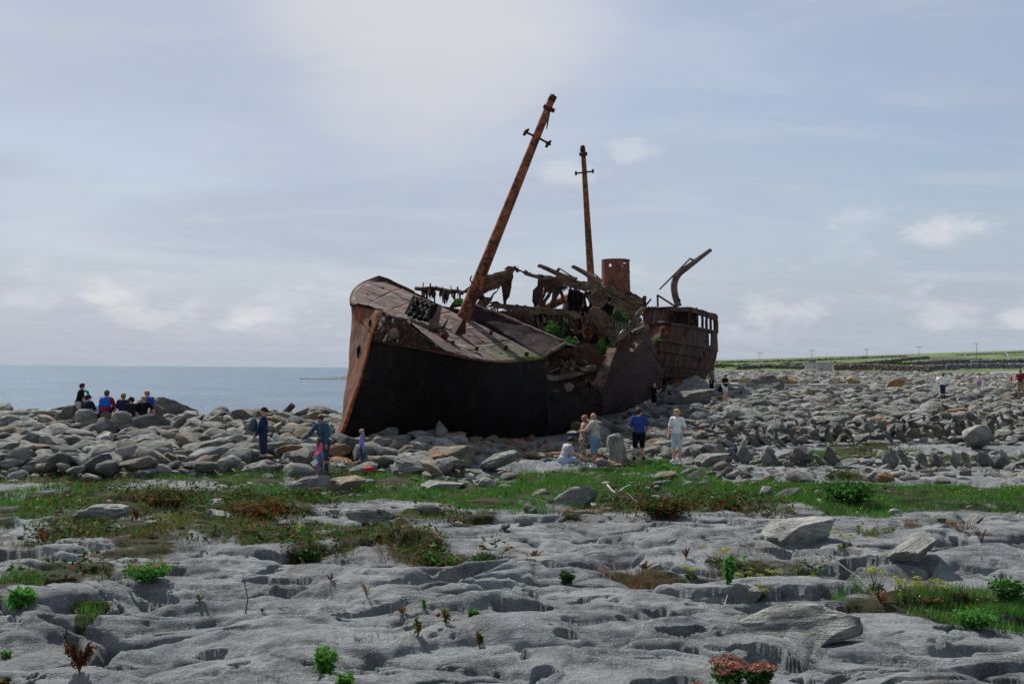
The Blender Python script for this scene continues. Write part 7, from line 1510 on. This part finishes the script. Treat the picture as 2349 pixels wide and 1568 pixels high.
    p = G(845, 1101); V, F = mesh_sdf([cap(p + np.array([-.09, 0, .30]), p + np.array([.09, 0, .32]), .05, .05), cap(p + np.array([.0, .03, .34]), p + np.array([.12, 0, .26]), .04, .035)], .02, .02); tag(put('red_scrap', V, F, flat('red_cloth', (.55, .03, .02), .7), None), 'small bright red thing lying on a stone behind the girl in pink', 'scrap')
    bm = beam('iron_beam', P(722, 946, 40.0), P(752, 943, 39.8), .16, .08, MATS['dark_rust'], None); tag(bm, 'rusty iron beam lying on the crest left of the bow', 'beam')
    bm = tube('broken_post', P3([(640, 962, 39.0), (672, 928, 38.8)]), .13, MATS['beam_rust'], None, 8); tag(bm, 'broken grey post sticking up from the crest behind the woman in navy', 'post')
    bm = beam('rusty_girder', P(1075, 1052, 36.2), P(1150, 1003, 37.2), .22, .05, MATS['stem_rust'], None); tag(bm, 'orange rusty iron strip slanting from the rocks to the hull', 'scrap iron')
    V, F = rock_shape(909, 3, .8, .9); c = P(1213, 1019, 36.6); tag(put('scrap_block', V * np.array([.26, .26, .5]) + c, F, MATS['bow_rust'], None), 'upright rusty block standing at the foot of the hull', 'scrap iron')
    V, F = rock_shape(911, 3, .8, .9); c = P(1252, 1030, 36.2); tag(put('scrap_block', V * np.array([.28, .26, .46]) + c, F, MATS['stem_rust'], None), 'orange rusty lump right of the upright block under the hull', 'scrap iron')
    bm = beam('plank', P(1608, 1080 - 22, 32.6), P(1632, 1064 - 22, 32.9), .10, .05, M_TWIG, None); tag(bm, 'pale plank leaning on the stones left of the boy in white', 'plank')
    V, F = mesh_sdf([ell((0, 0, 0), (.30, .16, .17)), ell((.2, 0, .02), (.16, .12, .13))], .06, .03); c = G(1672, 1058); o = put('rucksack', V @ rot_mat(0, -.5, 0).T + c + np.array([0, .1, .22]), F, flat('cloth_ink', (.03, .03, .09), .9), None); tag(o, 'dark blue rucksack among the stones right of the boy in white', 'rucksack')
    V, F = rock_shape(912, 3, .6, .5); 
    c = P(1338, 1158, hit(1338, 1158))
    bm = beam('fence_stake', G(1776, 1012), G(1776, 1012) + np.array([.04, 0, .95]), .05, .05, M_POLE, None); tag(bm, 'thin dark stake standing in front of the long stone wall', 'stake')
    # yellowish blocks on the platform
    for kb, (px, w, hh, tn) in enumerate(sorted(((1705, 34, 20, 'brownish'), (1745, 40, 24, 'pale'), (1790, 44, 24, 'brownish'), (1735, 26, 18, 'orange-stained'), (1762, 28, 36, 'brownish'), (1815, 30, 20, 'orange-stained'), (1842, 26, 18, 'pale'), (1912, 34, 20, 'pale'), (1930, 26, 18, 'orange-stained'), (1955, 40, 24, 'brownish')))):
        p = P(px, 882 - hh * .3, 73.5); s = w / 2 / FOC * 73.5; o = bpy.data.objects.new('quarried_block', ROCK_ME[RR.choice((1, 7, 12))]); COL.objects.link(o); o.location = tuple(p); o.rotation_euler = (0, RR.uniform(-.1, .1), RR.uniform(-.4, .4)); o.scale = (s, s, s); o.color = (*(np.array({'brownish': (.33, .25, .16), 'pale': (.38, .33, .27), 'orange-stained': (.42, .27, .12)}[tn])), 1); tag(o, '%s from left of ten yellowish quarried blocks on the concrete platform' % ORD[kb], 'block', 'yellowish blocks on the platform')
build_far()
print('far', round(time.time() - T0, 1))
